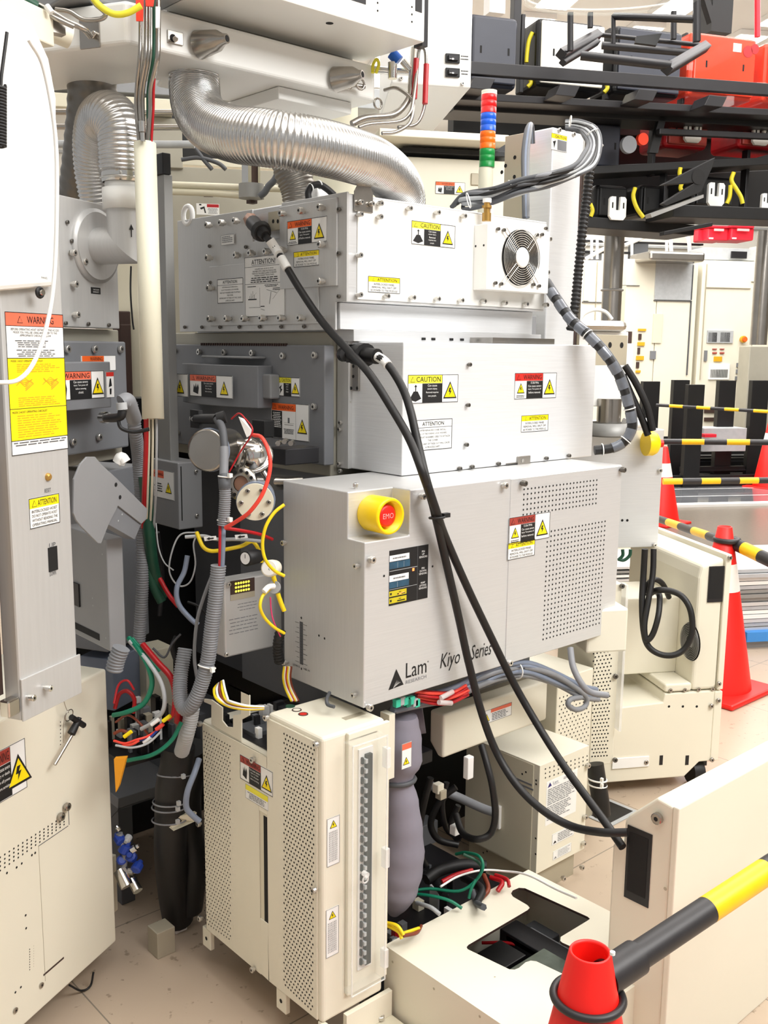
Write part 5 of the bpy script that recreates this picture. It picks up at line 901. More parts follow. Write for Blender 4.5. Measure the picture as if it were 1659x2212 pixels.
c = P(1315,900,3.3); m = MB(); m.cyl(c+Vector((0,0,-.02)),c+Vector((0,0,.06)),.04,'steel',28); m.lathe([(-.06,.075),(-.02,.075),(-.02,.065),(-.065,.065)],c,(0,0,1),'darksilver',32); m.build('steel_collar', t)
slab('gate_deck','pale plate carrying the steel collar behind the silver covers','plate',R,3.42,1240,920,1395,930,.3,'silver')
m = MB(); c = P(1374,914,3.3); m.cyl(c+Vector((-.04,.02,0)),c+Vector((.03,-.015,0)),.018,'white',20); m.build('white_actuator', None, label='white cylindrical knob above the second control box', cat='knob')
# cream cart with handle recess, fan and hanging cable
bD = 2.941; g = lambda px, py: R.y(px, py, bD)
ct = thing('service_cart','cream machine cart with tall side, shelf, round fan and black caster','cart',R.w((1.6,3.1,0)))
aL = 1.30; aR = 1.787; zs = g(1500,1495).z; ztC = g(1575,1198).z
m = MB(R); cx_ = g(1478,1680).x; m.prism([(aL,bD,.05),(cx_,bD,.05),(g(1510,1650).x,bD,.10),(aR-.03,bD,.10),(aR-.03,bD,zs),(g(1437,1495).x,bD,zs),(g(1432,1520).x,bD,zs-.03),(aL,bD,zs-.045)],(0,.52,0),'cream'); m.build('lower_body', ct, bevel=.004)
m = MB(R); m.box(aR-.03,aR,bD,bD+.54,.10,zs-.003,'cream'); m.build('lower_side', ct, bevel=.003)
m = MB(R); a1 = g(1507,1300).x; zsh = g(1500,1475).z
m.box(aR-.022,aR,bD,bD+.54,zs+.003,ztC,'cream'); m.build('outer_skin', ct, bevel=.003)
m = MB(R); m.prism([(a1,bD+.003,zs+.004),(aR-.024,bD+.003,zs+.004),(aR-.024,bD+.003,g(1560,1225).z+.03),(a1+.01,bD+.003,g(1533,1222).z),(a1,bD+.003,g(1533,1230).z-.03)],(0,.53,0),'cream'); m.build('side_wall', ct, bevel=.012, seg=3)
m = MB(R); m.box(g(1437,1490).x,a1,bD+.001,bD+.5,zs+.004,zsh,'cream'); m.build('shelf', ct, bevel=.008, seg=3)
m = MB(R); a = g(1533,1224); b = g(1560,1300); m.box(a.x,b.x,bD-.001,bD+.004,b.z,a.z,'rail'); m.box(a.x+.003,b.x-.003,bD-.0016,bD,b.z+.012,a.z-.006,'hole'); m.build('handle_recess', ct)
m = MB(R); 
for px in (1428,1484): a = g(px-3,1632); b = g(px+3,1652); m.box(a.x,b.x,bD-.001,bD,b.z,a.z,'rail')
for px in (1445,1475,1505): m.disc(g(px,1526)+Vector((0,-.0006,0)),(0,-1,0),.0045,'hole',10)
m.build('slot', ct)
screws(ct, R, 'y', bD, [(1575,1204),(1551,1476),(1550,1512),(1536,1640),(1394,1645),(1535,1524)], .008, .01, 'steel')
screws(ct, R, 'y', bD+.001, [(1448,1491),(1479,1490),(1509,1489),(1539,1488)], .007, .004, 'steel')
m = MB(R); a = g(1322,1638); b = g(1400,1654); m.box(a.x,b.x,bD-.006,bD,b.z,a.z,'white'); m.build('grip_bar', ct, bevel=.001)
c = g(1508,1658); m = MB(R); m.cyl((c.x-.005,bD+.05,.045),(c.x+.035,bD+.05,.045),.045,'rubber',24); m.box(c.x,c.x+.05,bD+.03,bD+.07,.07,.11,'rail'); m.build('caster', ct)
b_ = fbx(R,3.32,1408,1290,1465,1438,.14); m = MB(R); m.box(b_[0]-.10,b_[1],b_[2],b_[3]+.1,zsh,b_[5],'cream'); m.build('inner_box', ct, bevel=.004)
m = MB(R); q = R.y(1408,1270,b_[2]); m.box(q.x-.16,q.x-.10,bD+.22,bD+.235,zs,g(1370,1200).z-.03,'tan'); m.build('inner_panel', ct, bevel=.002)
fcx = R.x(1492,1386,a1-.002); fR_ = 41/2122*3.4; m = MB(R); m.disc(fcx,(-1,0,0),fR_,'hole',36); m.lathe([(0,fR_*.3),(.004,fR_*.28),(.005,0)],fcx,(-1,0,0),'lgrey',20,cap=False)
for k in range(8): m.torus(fcx+Vector((-.005,0,0)),(1,0,0),fR_*(.35+.085*k),.0012,'darksilver',36,5)
m.build('cart_fan', ct)
t = thing('hanging_cable','black cable hanging in loops from the second control box over the cream cart','cable',P(1400,1400,3.2))
hose('cable','','',[(1393,1186,3.2),(1390,1240,3.2),(1387,1300,3.18),(1390,1360,3.16),(1400,1395,3.15),(1425,1413,3.14),(1455,1415,3.13),(1480,1400,3.13),(1495,1365,3.13),(1492,1320,3.14),(1475,1290,3.16),(1450,1277,3.18),(1420,1275,3.2),(1400,1285,3.25)], .0105, 'rubber', 10, parent=t)
hose('cable','','',[(1412,1186,3.22),(1410,1240,3.2),(1400,1300,3.17),(1392,1350,3.15),(1396,1382,3.14),(1410,1370,3.14),(1422,1330,3.15),(1425,1290,3.2),(1420,1280,3.28)], .0100, 'rubber', 10, parent=t)
hose('cable','','',[(1396,1280,3.22),(1400,1262,3.22),(1415,1252,3.22),(1432,1262,3.25),(1445,1290,3.3)], .0095, 'rubber', 10, parent=t)
for i, q in enumerate(([(1345,1187,3.4),(1345,1200,3.4),(1335,1210,3.4)],[(1362,1187,3.4),(1360,1200,3.4),(1348,1210,3.4),(1335,1208,3.4)])): hose('green_cable',['dark green cable stub under the second control box','outer dark green cable loop under the second control box'][i],'cable',q,.006,'dgreen',8)
# ================================================================ cream units under the EMO box
y4 = 1.60; g = lambda px, py: W.y(px, py, y4)
t = thing('cable_tray_cover','long cream folded cover with a red warning label under the EMO box','machine cover',(g(1070,1560).x,y4,.5))
x0_ = g(958,1600).x; x1_ = g(1183,1500).x; z1_ = g(958,1545).z; z0_ = g(960,1638).z; m = MB(); yb_ = W.x(927,1600,x0_).y
m.prism([(x0_,y4,z0_),(x0_,y4,z1_),(x0_,yb_,z1_),(x0_,yb_,z0_+.03),(x0_,yb_-.03,z0_)],(x1_-x0_,0,0),'cream'); m.build('housing', t, bevel=.007, seg=3)
d = Dec(W,'y',y4,(1042,1543),(1104,1545)); zz_ = g(1042,1566).z; d.O.z = zz_; d.h = g(1042,1538).z-zz_; d.base('white'); d.rect(.28,.72,.99,.97,'salmon'); d.tri(.14,.45,.6); d.greek(.32,.08,.94,.68,5,'dgrey',c=False); d.border(t=.0008); d.build(t,'warning_label')
# information unit with service labels
y5 = 1.577; x5 = 1.988; g = lambda px, py: W.y(px, py, y5)
t = thing('service_unit','low cream unit with a long white instruction sheet and vent holes on top','machine unit',(2.05,1.7,.05))
zt_ = g(1173,1652).z; zb_ = g(1158,1889).z; xr_ = g(1268,1700).x; yb_ = W.x(1006,1720,x5).y
m = MB(); m.box(x5,xr_,y5,yb_,zb_,zt_,'cream'); m.box(x5-.002,x5,y5+.02,yb_,zb_+.004,zt_-.004,'cream2'); m.build('housing', t, bevel=.004)  # thin sheet in darker cream puts the left face's shade into colour
m = MB(); m.box(x5+.02,xr_-.02,y5+.02,yb_,0,zb_,'tan'); m.build('plinth', t)
m = MB(); holes(m,W,'y',y5,(1178,1661),(1268,1633),(1178,1680),(1268,1650),11,3,.0026)
for q in ((1158,1686),(1158,1694),(1157,1811),(1157,1845),(1052,1839),(1044,1842),(1136,1668),(1128,1672)): m.disc(W.x(*q,x5-.0026),(-1,0,0),.003,'hole',8)
m.build('vent_holes', t)
d = Dec(W,'y',y5,(1181,1690),(1246,1690)); zA = g(1181,1690).z; zB = g(1181,1783).z; d.O.z = zB; d.h = zA-zB; d.base('white'); d.poly([(.03,.86),(.16,.88),(.1,.97)],'purple'); d.text('Lam',.2,.9,.36,.96,'bluegrey'); d.greek(.2,.87,.4,.89,1,'bluegrey'); d.greek(.04,.45,.94,.83,9,'grey',c=False); d.greek(.04,.1,.85,.43,8,'grey',c=False); d.greek(.5,.9,.95,.96,2,'grey'); d.build(t,'instruction_sheet')
for a_, b_, k_ in (((1193,1795),(1238,1826),0),((1195,1832),(1232,1858),1)): 
    d = Dec(W,'y',y5,a_,b_); zA = g(a_[0],a_[1]+8).z; zB = g(a_[0],b_[1]).z; d.O.z = zB; d.h = zA-zB; d.base('white'); d.poly([(.05,.08),(.2,.12),(.13,.36)],'black' if not k_ else 'grey'); d.greek(.25,.1,.95,.9,5,'lgrey' if k_ else 'grey',c=False); d.border('lgrey',.0006); d.build(t,'small_notice')
screws(t, W, 'y', y5, [(1260,1763),(1257,1820),(1253,1872),(1213,1895),(1266,1652)], .0075, .012, 'screw')
m = MB(); c = W.x(1140,1694,x5-.002); m.box(x5-.0035,x5-.002,c.y-.015,c.y+.05,c.z+.0,c.z+.005,'grey'); m.box(x5-.0035,x5-.002,c.y-.02,c.y+.04,c.z-.012,c.z-.007,'grey'); m.build('engraved_plate', t)
m = MB(); a = W.x(1074,1760,x5-.01); m.box(x5-.012,x5-.002,a.y-.01,a.y+.012,W.x(1074,1785,x5).z,W.x(1074,1735,x5).z,'white'); m.build('white_clip', t, bevel=.002)
m = MB(); m.tube([P(925,1695,2.45),P(985,1720,2.45),P(1040,1745,2.42),P(1068,1755,2.4)],.012,'conduit',8); m.build('flat_arm', t)
# perforated cabinet behind it
y6 = P(1240,1560,2.85).y; g = lambda px, py: W.y(px, py, y6)
t = thing('vented_cabinet','cream cabinet with bent perforated front behind the service unit','cabinet',(g(1240,1600).x,y6,.1))
x6 = g(1201,1560).x; xk = g(1277,1560).x; zb_ = .12; zt_ = g(1201,1470).z
m = MB(); m.box(x6,xk,y6,y6+.45,zb_,zt_,'cream'); m.build('housing', t, bevel=.003)
m = MB(); holes(m,W,'y',y6,(1209,1508),(1272,1487),(1207,1619),(1270,1597),9,14,.0028,stag=True); holes(m,W,'y',y6,(1209,1632),(1270,1610),(1209,1650),(1268,1628),9,3,.0028,stag=True); m.build('vent_holes', t)
ck = R.l(Vector((xk,y6,0))); gR = lambda px, py: R.y(px,py,ck.y); aE = gR(1332,1500).x; zT2 = gR(1300,1262).z; zB2 = gR(1300,1652).z
m = MB(R); m.box(ck.x,aE,ck.y,ck.y+.3,zB2,zT2,'cream'); 
m.build('side_housing', t, bevel=.003)
m = MB(R); holes(m,R,'y',ck.y,(1282,1412),(1321,1406),(1279,1634),(1311,1632),6,29,.0028,stag=True); m.build('vent_holes', t)
m = MB(R); a = gR(1334,1400); m.box(aE+.004,aE+.012,ck.y-.02,ck.y+.02,gR(1334,1575).z,gR(1334,1262).z,'clearw'); m.build('clear_rail', t)
screws(t, R, 'y', ck.y, [(1342,1265),(1328,1460),(1327,1640)], .008, .01, 'screwd')
slab('corner_cover','cream rounded corner cover below the right end of the EMO box','machine cover',R,2.5,1268,1316,1356,1410,.12,'cream',.006)
m = MB(); a = g(1275,1800); m.box(x6+.0,xk+.1,y6+.05,y6+.4,0,.12,'tan'); m.build('plinth', t)
t = thing('floor_pipe','black taped pipe entering a square floor opening','pipe',P(1297,1752,'z',0))
m = MB(); m.tube([P(1285,1650,2.86),P(1291,1690,2.85),P(1297,1730,2.84),P(1300,1760,2.84)],.027,'rubber',18); m.build('pipe', t)
for py_ in (1683,1695): m = MB(); m.torus(P(1291,py_,2.85),(.1,0,1),.0275,.0028,'cord',24,6); q = P(1300,py_+2,2.80); m.box(q.x-.004,q.x+.004,q.y-.004,q.y+.004,q.z-.005,q.z+.006,'cord'); m.build('zip_tie', t)
m = MB(); c = P(1310,1750,'z',.0); m.box(c.x-.09,c.x+.07,c.y-.08,c.y+.07,.001,.003,'lgrey'); m.box(c.x-.075,c.x+.055,c.y-.065,c.y+.055,.003,.004,'rubber'); m.build('floor_opening_frame', t)
# bundles between the units
def many(name, label, cat, n, base, spread, rs, mats, loc, dD=0.02):
    t = thing(name, label, cat, P(*loc))
    for i in range(n):
        o = (i-(n-1)/2)
        hose('cable','','',[(q_[0]+random.uniform(-1,1)*spread*.5, q_[1]+o*spread*.8+random.uniform(-1,1)*spread*.4)+((q_[2]+random.uniform(-dD,dD),) if len(q_) == 3 else (q_[2],q_[3]+random.uniform(-dD,dD)*.4)) for q_ in base], random.choice(rs), mats[i % len(mats)], 8, parent=t)
    return t
t = many('cable_bundle','bundle of blue-grey cables drooping right over the cream cover under the EMO box','cable bundle',6,[(850,1526,'y',1.53),(910,1514,'y',1.53),(975,1500,'y',1.52),(1030,1472,'y',1.50),(1085,1450,'y',1.495),(1140,1446,'y',1.495),(1200,1467,'y',1.50),(1255,1492,'y',1.5),(1290,1501,'y',1.5)],6,[.006,.007],['bluegrey','bluegrey','conduit'],(1085,1445,1.95))
m = MB(); m.torus(P(1115,1448,'y',1.495),(1,.0,.0),.021,.002,'cord',22,5); m.build('zip_tie', t)
hose('grey_cable','grey cable ending in a round loop below the blue-grey bundle','cable',[(a_,b_,'y',1.49) for a_,b_ in ((1130,1440),(1190,1455),(1235,1480),(1265,1505),(1264,1525),(1245,1533),(1228,1524),(1232,1511),(1255,1506))], .0072,'conduit',10)
hose('grey_cable','grey cable dropping from behind the EMO box end to the perforated front','cable',[(1232,1400,2.15),(1238,1440,2.12),(1255,1475,2.1),(1275,1495,2.1),(1312,1502,2.12)], .0072,'conduit',10)
t = many('wire_bundle','red wires with white tags hanging under the printed mark of the EMO box','wire bundle',7,[(900,1502,'y',1.51),(940,1508,'y',1.5),(975,1505,'y',1.5),(1010,1488,'y',1.5)],5,[.0035],['redw','redt','redw'],(950,1500,1.98))
m = MB(); m.cyl(P(952,1508,'y',1.485),P(978,1494,'y',1.485),.006,'clearw',10); m.build('cable_marker', t); m = MB(); m.cyl(P(948,1517,'y',1.485),P(975,1519,'y',1.485),.006,'clearw',10); m.build('cable_marker', t)
t = thing('connector_block','pale green clip connectors under the control box corner','connector',P(880,1520,2.0))
for i in range(7): m = MB(); c = P(858+7*i+random.uniform(-3,3),1515+random.uniform(-10,10),'y',1.5); m.box(c.x-.006,c.x+.008,c.y-.006,c.y+.006,c.z-.01,c.z+.008,['teal','lgrey','teal','green'][i%4]); m.build('clip', t, bevel=.001)
for lb, q, r_ in (('black cable hanging in a long loop in front of the service unit',[(1040,1610,2.25),(1052,1650,2.22),(1064,1700,2.2),(1070,1760,2.2),(1060,1800,2.2),(1030,1813,2.2),(1000,1800,2.25),(985,1760,2.3)],.0085),('black cable looping left in the gap above the fabric bag',[(985,1700,2.4),(960,1720,2.4),(935,1760,2.4),(932,1790,2.4),(950,1815,2.4),(990,1825,2.4)],.009),('black cable descending close to the grey fabric bag',[(930,1680,2.35),(915,1740,2.35),(905,1800,2.35),(910,1850,2.35),(920,1870,2.35)],.009),('black cable hooked between the other loops',[(965,1690,2.4),(955,1740,2.4),(965,1790,2.4),(995,1812,2.4)],.008),('black cable with a short curl near the white ties',[(990,1740,2.38),(975,1780,2.38),(985,1810,2.36),(1000,1800,2.34)],.008)):
    hose('looped_cable',lb,'cable',q,r_,'rubber',10)
m = MB(); c = P(1012,1655,2.2); m.box(c.x-.01,c.x+.01,c.y-.008,c.y+.008,c.z-.03,c.z+.025,'white'); m.build('cable_tag', None, bevel=.002, label='white tag on the loop cable under the cream cover', cat='tag')
for i, (px, py) in enumerate(((946,1702),(952,1715),(983,1792))): m = MB(); c = P(px,py,2.3); m.box(c.x-.01,c.x+.012,c.y-.01,c.y+.01,c.z-.012,c.z+.012,['cream','tan','cord'][i]); m.build('cable_connector', None, bevel=.002, label=['cream plug among the black loops','tan plug under the cream one','white tie knot on the black loops'][i], cat='connector')
# fabric bag and grey duct
t = thing('fabric_sleeve','grey fabric sleeve bag hanging beside the clear breaker cover','fabric sleeve',P(865,1960,2.1))
sp2 = [(868,1545,.035),(866,1580,.045),(864,1640,.05),(860,1680,.034),(866,1730,.04),(870,1790,.046),(868,1850,.052),(862,1900,.05),(856,1940,.04),(850,1975,.012)]
cps = catmull([Vector((a_,b_,r_*1000)) for a_,b_,r_ in sp2],4); pts = [P(a_.x,a_.y,2.12) for a_ in cps]; m = MB(); m.tube(pts,.04,'fabric',20,sub=1,rf=lambda i: cps[min(i,len(cps)-1)].z/1000*(1+.03*sin(i*1.7))); m.build('bag', t)
m = MB(); m.torus(P(861,1684,2.12),(0,.1,1),.037,.006,'dgrey',24,6); m.build('strap', t)
d = Dec(W,'y',P(880,1640,2.05).y,(868,1608),(888,1655)); d.base('white'); d.rect(0,.75,1,.98,'salmon'); d.tri(.45,.3,.3); d.border('grey',.0006); d.build(t,'warning_label')
m = MB(); m.tube([P(845,1540,2.25),P(880,1552,2.25),P(915,1548,2.25)],.04,'fabric',14); m.tube([P(850,1600,2.2),P(855,1570,2.2),P(870,1540,2.2)],.035,'grey',14); m.build('elbow', t)
# wire tangle on the floor by the low cover
t = thing('wire_tangle','tangle of green, red and black wires on the floor behind the low cream cover','wire tangle',P(960,1960,'z',.02))
TG = [('green',.004,[(885,1925,2.2),(930,1920,2.2),(990,1925,2.18),(1025,1905,2.18),(1043,1875,2.18),(1035,1850,2.2),(1005,1842,2.25),(985,1845,2.28)]),('green',.004,[(1028,1900,2.16),(1018,1920,2.15),(1013,1940,2.15)]),('green',.004,[(885,1930,2.18),(930,1935,2.15),(970,1945,2.13),(998,1962,2.12)]),('dgreen',.004,[(1000,1845,2.2),(1030,1860,2.2),(1040,1880,2.2),(1020,1915,2.2)]),('cord',.0028,[(952,1915,2.15),(990,1893,2.2),(1040,1880,2.25),(1090,1882,2.25),(1140,1890,2.2),(1200,1920,2.1),(1245,1940,2.0)]),('redw',.006,[(955,1905,2.2),(985,1890,2.22),(1020,1880,2.25)]),('redw',.006,[(1060,1895,2.25),(1085,1905,2.22),(1075,1925,2.2)]),('redw',.005,[(1070,1890,2.25),(1095,1900,2.22),(1100,1915,2.2)]),('black',.015,[(920,1900,2.25),(950,1880,2.28),(1000,1868,2.3),(1050,1872,2.3)]),('brownw',.006,[(1045,1890,2.25),(1055,1920,2.2),(1040,1940,2.18)]),('yelw',.004,[(834,1993,1.98),(858,2000,1.96),(872,2020,1.95)]),('yelw',.004,[(834,1998,1.98),(860,2012,1.96),(868,2028,1.95)]),('yelw',.004,[(865,2018,1.98),(890,2010,2.0),(905,2005,2.02)]),('brownw',.004,[(870,2022,1.97),(900,2015,2.0),(910,2000,2.05)]),('dgrey',.008,[(1020,1925,2.2),(1030,1950,2.15),(1045,1960,2.1)]),('black',.01,[(890,1880,2.35),(930,1895,2.3),(960,1935,2.2)]),('black',.01,[(1000,1895,2.3),(1040,1920,2.2),(1030,1950,2.15)]),('lgrey',.005,[(900,1950,2.15),(930,1960,2.1),(950,1975,2.08)])]
for mm, r_, q in TG: hose('wire','','',q,r_,mm,6,parent=t)
t = thing('terminal_tray','tray of clear relay sockets and terminals in the floor gap','terminal tray',(1.5,1.65,.02))
m = MB(); m.box(1.36,1.95,1.50,2.0,.02,.035,'rail'); m.build('tray', t)
for i in range(60):
    x_ = random.uniform(1.37,1.85); y_ = random.uniform(1.5,1.9); s_ = random.uniform(.008,.025); h_ = random.uniform(.01,.07)
    m = MB(); m.box(x_,x_+s_,y_,y_+random.uniform(.01,.035),.035,.035+h_,random.choice(['cream2','grey','lgrey','dgrey','brown','tan','rail','redw','white','grey2'])); m.build('terminal', t, bevel=.001)
bxs('floor_frame','grey-green frame rail on the floor under the service unit','frame rail',[(1.6,1.98,1.95,2.0,.03,.10,'grey'),(1.45,1.98,2.0,2.3,.0,.06,'grey2')])
# ================================================================ low cream cover with a stepped window
zl = .195; lx0, lx1, ly0, ly1 = 1.34, 1.832, 1.03, 1.478
lb = thing('low_cover','low cream box cover with a stepped dark window cut in its top','machine cover',(1.58,1.25,0))
hp = [W.z(820+x/2.659,1380+y/2.659,zl) for x,y in ((755,1462),(765,1445),(800,1430),(835,1432),(1195,1596),(1208,1608),(1195,1618),(1040,1712),(1038,1735),(1050,1745),(1330,1870),(1290,1990),(1180,1985),(900,1852),(868,1848),(838,1858),(800,1890),(775,1900),(745,1898),(505,1782),(500,1770),(510,1758),(850,1558),(862,1545),(850,1530),(765,1480))]
m = MB()
outer = [Vector((lx0,ly0,zl)),Vector((lx1,ly0,zl)),Vector((lx1,ly1,zl)),Vector((lx0,ly1,zl))]
bmh = bmesh.new(); ov = [bmh.verts.new(v) for v in outer]; hv = [bmh.verts.new(v) for v in hp]
es = [bmh.edges.new((ov[i],ov[(i+1)%4])) for i in range(4)]+[bmh.edges.new((hv[i],hv[(i+1)%len(hv)])) for i in range(len(hv))]
bmesh.ops.triangle_fill(bmh, edges=es, use_beauty=True, normal=(0,0,1)); bmh.verts.index_update()
m.add([v.co.copy() for v in bmh.verts], [tuple(v.index for v in f.verts) for f in bmh.faces], 'cream'); bmh.free()
n_ = len(hp); m.add(hp+[p-Vector((0,0,.006)) for p in hp], [(i,(i+1)%n_,n_+(i+1)%n_,n_+i) for i in range(n_)], 'brown')
for a_, b_ in ((0,1),(1,2),(2,3),(3,0)): p_, q_ = outer[a_], outer[b_]; m.face([p_,q_,Vector((q_.x,q_.y,.0)),Vector((p_.x,p_.y,.0))],'cream')
m.build('shell', lb)
m = MB(); 
for q in ((848,2078),(937,2136),(1036,2196)): 
    c = W.x(q[0],q[1],lx0-.0006); m.disc(c,(-1,0,0),.003,'tan',8)
m.disc(W.z(1069,2110,zl+.0006),(0,0,1),.002,'tan',8); m.build('rivet', lb)
t = thing('inner_assembly','dark glass-like panel and red parts inside the low cream cover','electronics',(1.6,1.25,.02))
m = MB(); m.box(lx0+.02,lx1-.02,ly0+.02,ly1-.02,.02,.04,'railb'); m.build('floor_tray', t); m = MB(); m.box(1.40,1.64,1.05,1.27,.155,.163,'glassd'); m.build('glass_panel', t, bevel=.002)
for c_ in ((1.66,1.72,1.22,1.42,.04,.13,'rail'),(1.70,1.76,1.10,1.3,.04,.11,'dgrey'),(1.56,1.64,1.32,1.40,.04,.12,'railb'),(1.66,1.675,1.24,1.40,.11,.125,'redw'),(1.72,1.73,1.15,1.38,.11,.125,'grey'),(1.66,1.68,1.06,1.2,.04,.15,'conduit'),(1.5,1.54,1.36,1.44,.04,.12,'rail'),(1.74,1.79,1.34,1.42,.04,.10,'dgrey')): m = MB(); m.box(*c_); m.build('component', t, bevel=.002)
m = MB(); m.tube([Vector((1.62,1.44,.10)),Vector((1.66,1.38,.11)),Vector((1.69,1.30,.10)),Vector((1.70,1.24,.09))],.004,'redw',8); m.build('wire', t)
# ================================================================ big cream cover lower right
xC, yC = 1.640, .9655; g = lambda px, py: W.x(px, py, xC)
cv = thing('machine_side_cover','large cream side cover with a black handle recess and rounded top corner','machine cover',(2.0,1.0,0))
pts = [(1452,1742),(1420,1723),(1358,1762),(1350,1772),(1347,1800),(1345,1822)]; q = [g(*p) for p in pts]; low = g(1323,1822); 
m = MB(); zst = q[-1].z; prof = [(xC,yC,0),(xC,yC,q[0].z)]+[(xC,p.y,p.z) for p in q[1:]]+[(xC,low.y,low.z),(xC,low.y,0)]
m.prism(prof,(1.1,0,0),'cream'); m.build('shell', cv, bevel=.006, seg=3)
m = MB(); m.box(xC-.004,xC+1.1,yC-.014,yC,0,q[0].z+.003,'cream'); m.build('front_skin', cv, bevel=.003)
a = g(1357,1781); b = g(1410,1804); c = g(1402,1966); e_ = g(1351,1937)
m = MB(); m.box(xC-.002,xC+.001,b.y,a.y,e_.z,a.z,'rail'); m.box(xC-.0028,xC-.002,b.y+.008,a.y-.006,e_.z+.018,a.z-.012,'hole'); m.build('handle_recess', cv)
screws(cv, W, 'x', xC, [(1425,1765)], .012, .014, 'steel')
m = MB(); c = W.x(1437,1920,xC-.0045); m.disc(c,(-1,0,0),.004,'tan',8); m.build('rivet', cv)
# ================================================================ foreground cone with ring and striped bar
def cone_mesh(m, c, H, rt, rb, top=True, band=False):
    t_ = .003; m.lathe([(.02,rb),(H,rt),(H+.0015,rt-.001),(H+.0015,rt-t_),(H-.002,rt-t_-.002),(.03,rb-.01)], c, (0,0,1), 'conered', 40, cap=False)
ctop = P(1275,2056,1.2); H0 = ctop.z
cn_ = thing('traffic_cone','red plastic traffic cone in front with a dark ring around its neck','traffic cone',(ctop.x,ctop.y,0))
m = MB(); cone_mesh(m,(ctop.x,ctop.y,0),H0,.0280,.165); m.build('body', cn_)
m = MB(); m.box(ctop.x-.19,ctop.x+.19,ctop.y-.19,ctop.y+.19,0,.02,'conered'); m.build('base', cn_, bevel=.008)
rg = P(1270,2152,1.2); b_ = thing('barrier_bar','black and yellow striped barrier bar with a ring hooked over the front cone','barrier bar',P(1275,2152,1.2))
ringc = Vector((ctop.x,ctop.y,rg.z)); s1_ = P(1320,2104,1.215); s2_ = P(1665,1875,1.42)
m = MB(); m.torus(ringc,(0,0,1),.0462,.0056,'barK',48,10); m.build('ring', b_)
dr = (s2_-s1_); Lb = dr.length; dr.normalize()
m = MB(); m.cyl(s1_-dr*.012,s1_+dr*.05,.0242,'barK',28); m.cyl(s1_+dr*.05,s1_+dr*Lb*.57,.0196,'barK',28); m.build('sleeve', b_)
m = MB(); m.cyl(s1_+dr*Lb*.57,s1_+dr*Lb*.96,.0198,'barY',28); m.build('yellow_band', b_); m = MB(); m.cyl(s1_+dr*Lb*.96,s1_+dr*Lb*2.2,.0196,'barK',28); m.build('bar', b_)
m = MB(); q = P(1323,2062,1.15); m.cyl(q,q+Vector((0,0,.004)),.0035,'white',10); m.build('rivet', b_)
m = MB(); q = P(1650,2190,1.35); m.box(q.x-.02,q.x+.2,q.y-.05,q.y+.1,0,.02,'cream2'); m.cyl(Vector((q.x+.02,q.y-.06,.03)),Vector((q.x+.05,q.y-.06,.03)),.03,'rubber',20); m.build('floor_dolly', None, label='cream dolly plate with black wheel at the bottom right corner', cat='dolly')
# ================================================================ signal tower
DT = 3.0; t = thing('signal_tower','stack light with red, blue, orange and green lamps on a cream post','signal light',P(1048,520,DT))
pr_ = 15.5/2122*DT*1.02
def seg(y0_, y1_, mm, nm, r_=pr_, lb=None):
    dx = lambda y: 1057-(y-198)*.033; m = MB(); a = P(dx(y1_),y1_,DT); b = P(dx(y0_),y0_,DT); b = Vector((a.x,a.y,b.z)); h = (b-a).length
    m.lathe([(0,r_),(h*.3,r_),(h*.32,r_*.96),(h*.34,r_),(h*.62,r_),(h*.64,r_*.96),(h*.66,r_),(h*.97,r_),(h,r_*.93)],a,(0,0,1),mm,32); m.build(nm, t, label=lb)
seg(196,205,'cream','cap'); seg(204,245,'lamR','lamp','red' and pr_,'red lamp'); seg(245,284,'lamB','lamp',pr_,'blue lamp'); seg(284,322,'lamO','lamp',pr_,'orange lamp'); seg(322,362,'lamG','lamp',pr_,'green lamp'); seg(362,640,'pole','post',pr_*.95)
# ================================================================ machinery right behind the silver modules
DB = 4.1
bg = thing('rear_cabinet','grey-beige machine cabinet with lifting-hazard label behind the upper module','cabinet',P(480,900,DB))
slab('body',None,None,R,DB,225,362,640,1100,.5,'chamber',parent=bg,z0=0)
bb_ = R.D(480,500,DB).y; slab('side_column',None,None,R,0,330,255,394,362,.4,'chamber',bb=bb_,parent=bg)
d = Dec(R,'y',R.D((225+640)/2,(362+1100)/2,DB).y,(424,439),(474,465)); d.base('white'); d.rect(.46,.68,.98,.96,'redw'); d.greek(.48,.1,.95,.62,5,'grey'); d.poly([(.12,.82),(.22,.82),(.22,.95),(.12,.95)],'black'); d.poly([(.15,.6),(.35,.75),(.42,.15),(.36,.15),(.32,.55),(.2,.45)],'black'); d.build(bg,'hazard_label')
for a_, b_ in ((440,405),(440,419)): d = Dec(R,'y',R.D((225+640)/2,(362+1100)/2,DB).y,(a_,b_),(a_+20,b_+7)); d.base('brown'); d.build(bg,'name_plate')
slab('cream_machine','cream machine panel showing between the hoist column and the cream pole','panel',R,3.3,205,300,300,1040,.2,'cream2',z0=0)
t = thing('slot_gasket','long dark oval slot in the cream panel left of the pole','slot',P(270,880,3.25)); slab('slot',None,None,R,3.28,244,672,283,790,.008,'brown',.02,parent=t); slab('slot',None,None,R,3.279,262,700,285,880,.008,'brown',.02,parent=t)
hose('thin_cable','thin black cable down the cream panel beside the pole','cable',[(283,575,3.2),(282,630,3.2),(286,690,3.2),(289,712,3.2)], .003, 'black')
for i, (y_, r_) in enumerate(((243,.010),(275,.010),(312,.013))): hose('horizontal_pipe',['topmost','middle','lowest'][i]+' of the three short horizontal pipes behind the steel tubes','pipe',[(110,y_-1,3.6),(260,y_,3.6),(420,y_,3.6)], r_, 'steel' if i < 2 else 'lgrey', 10)
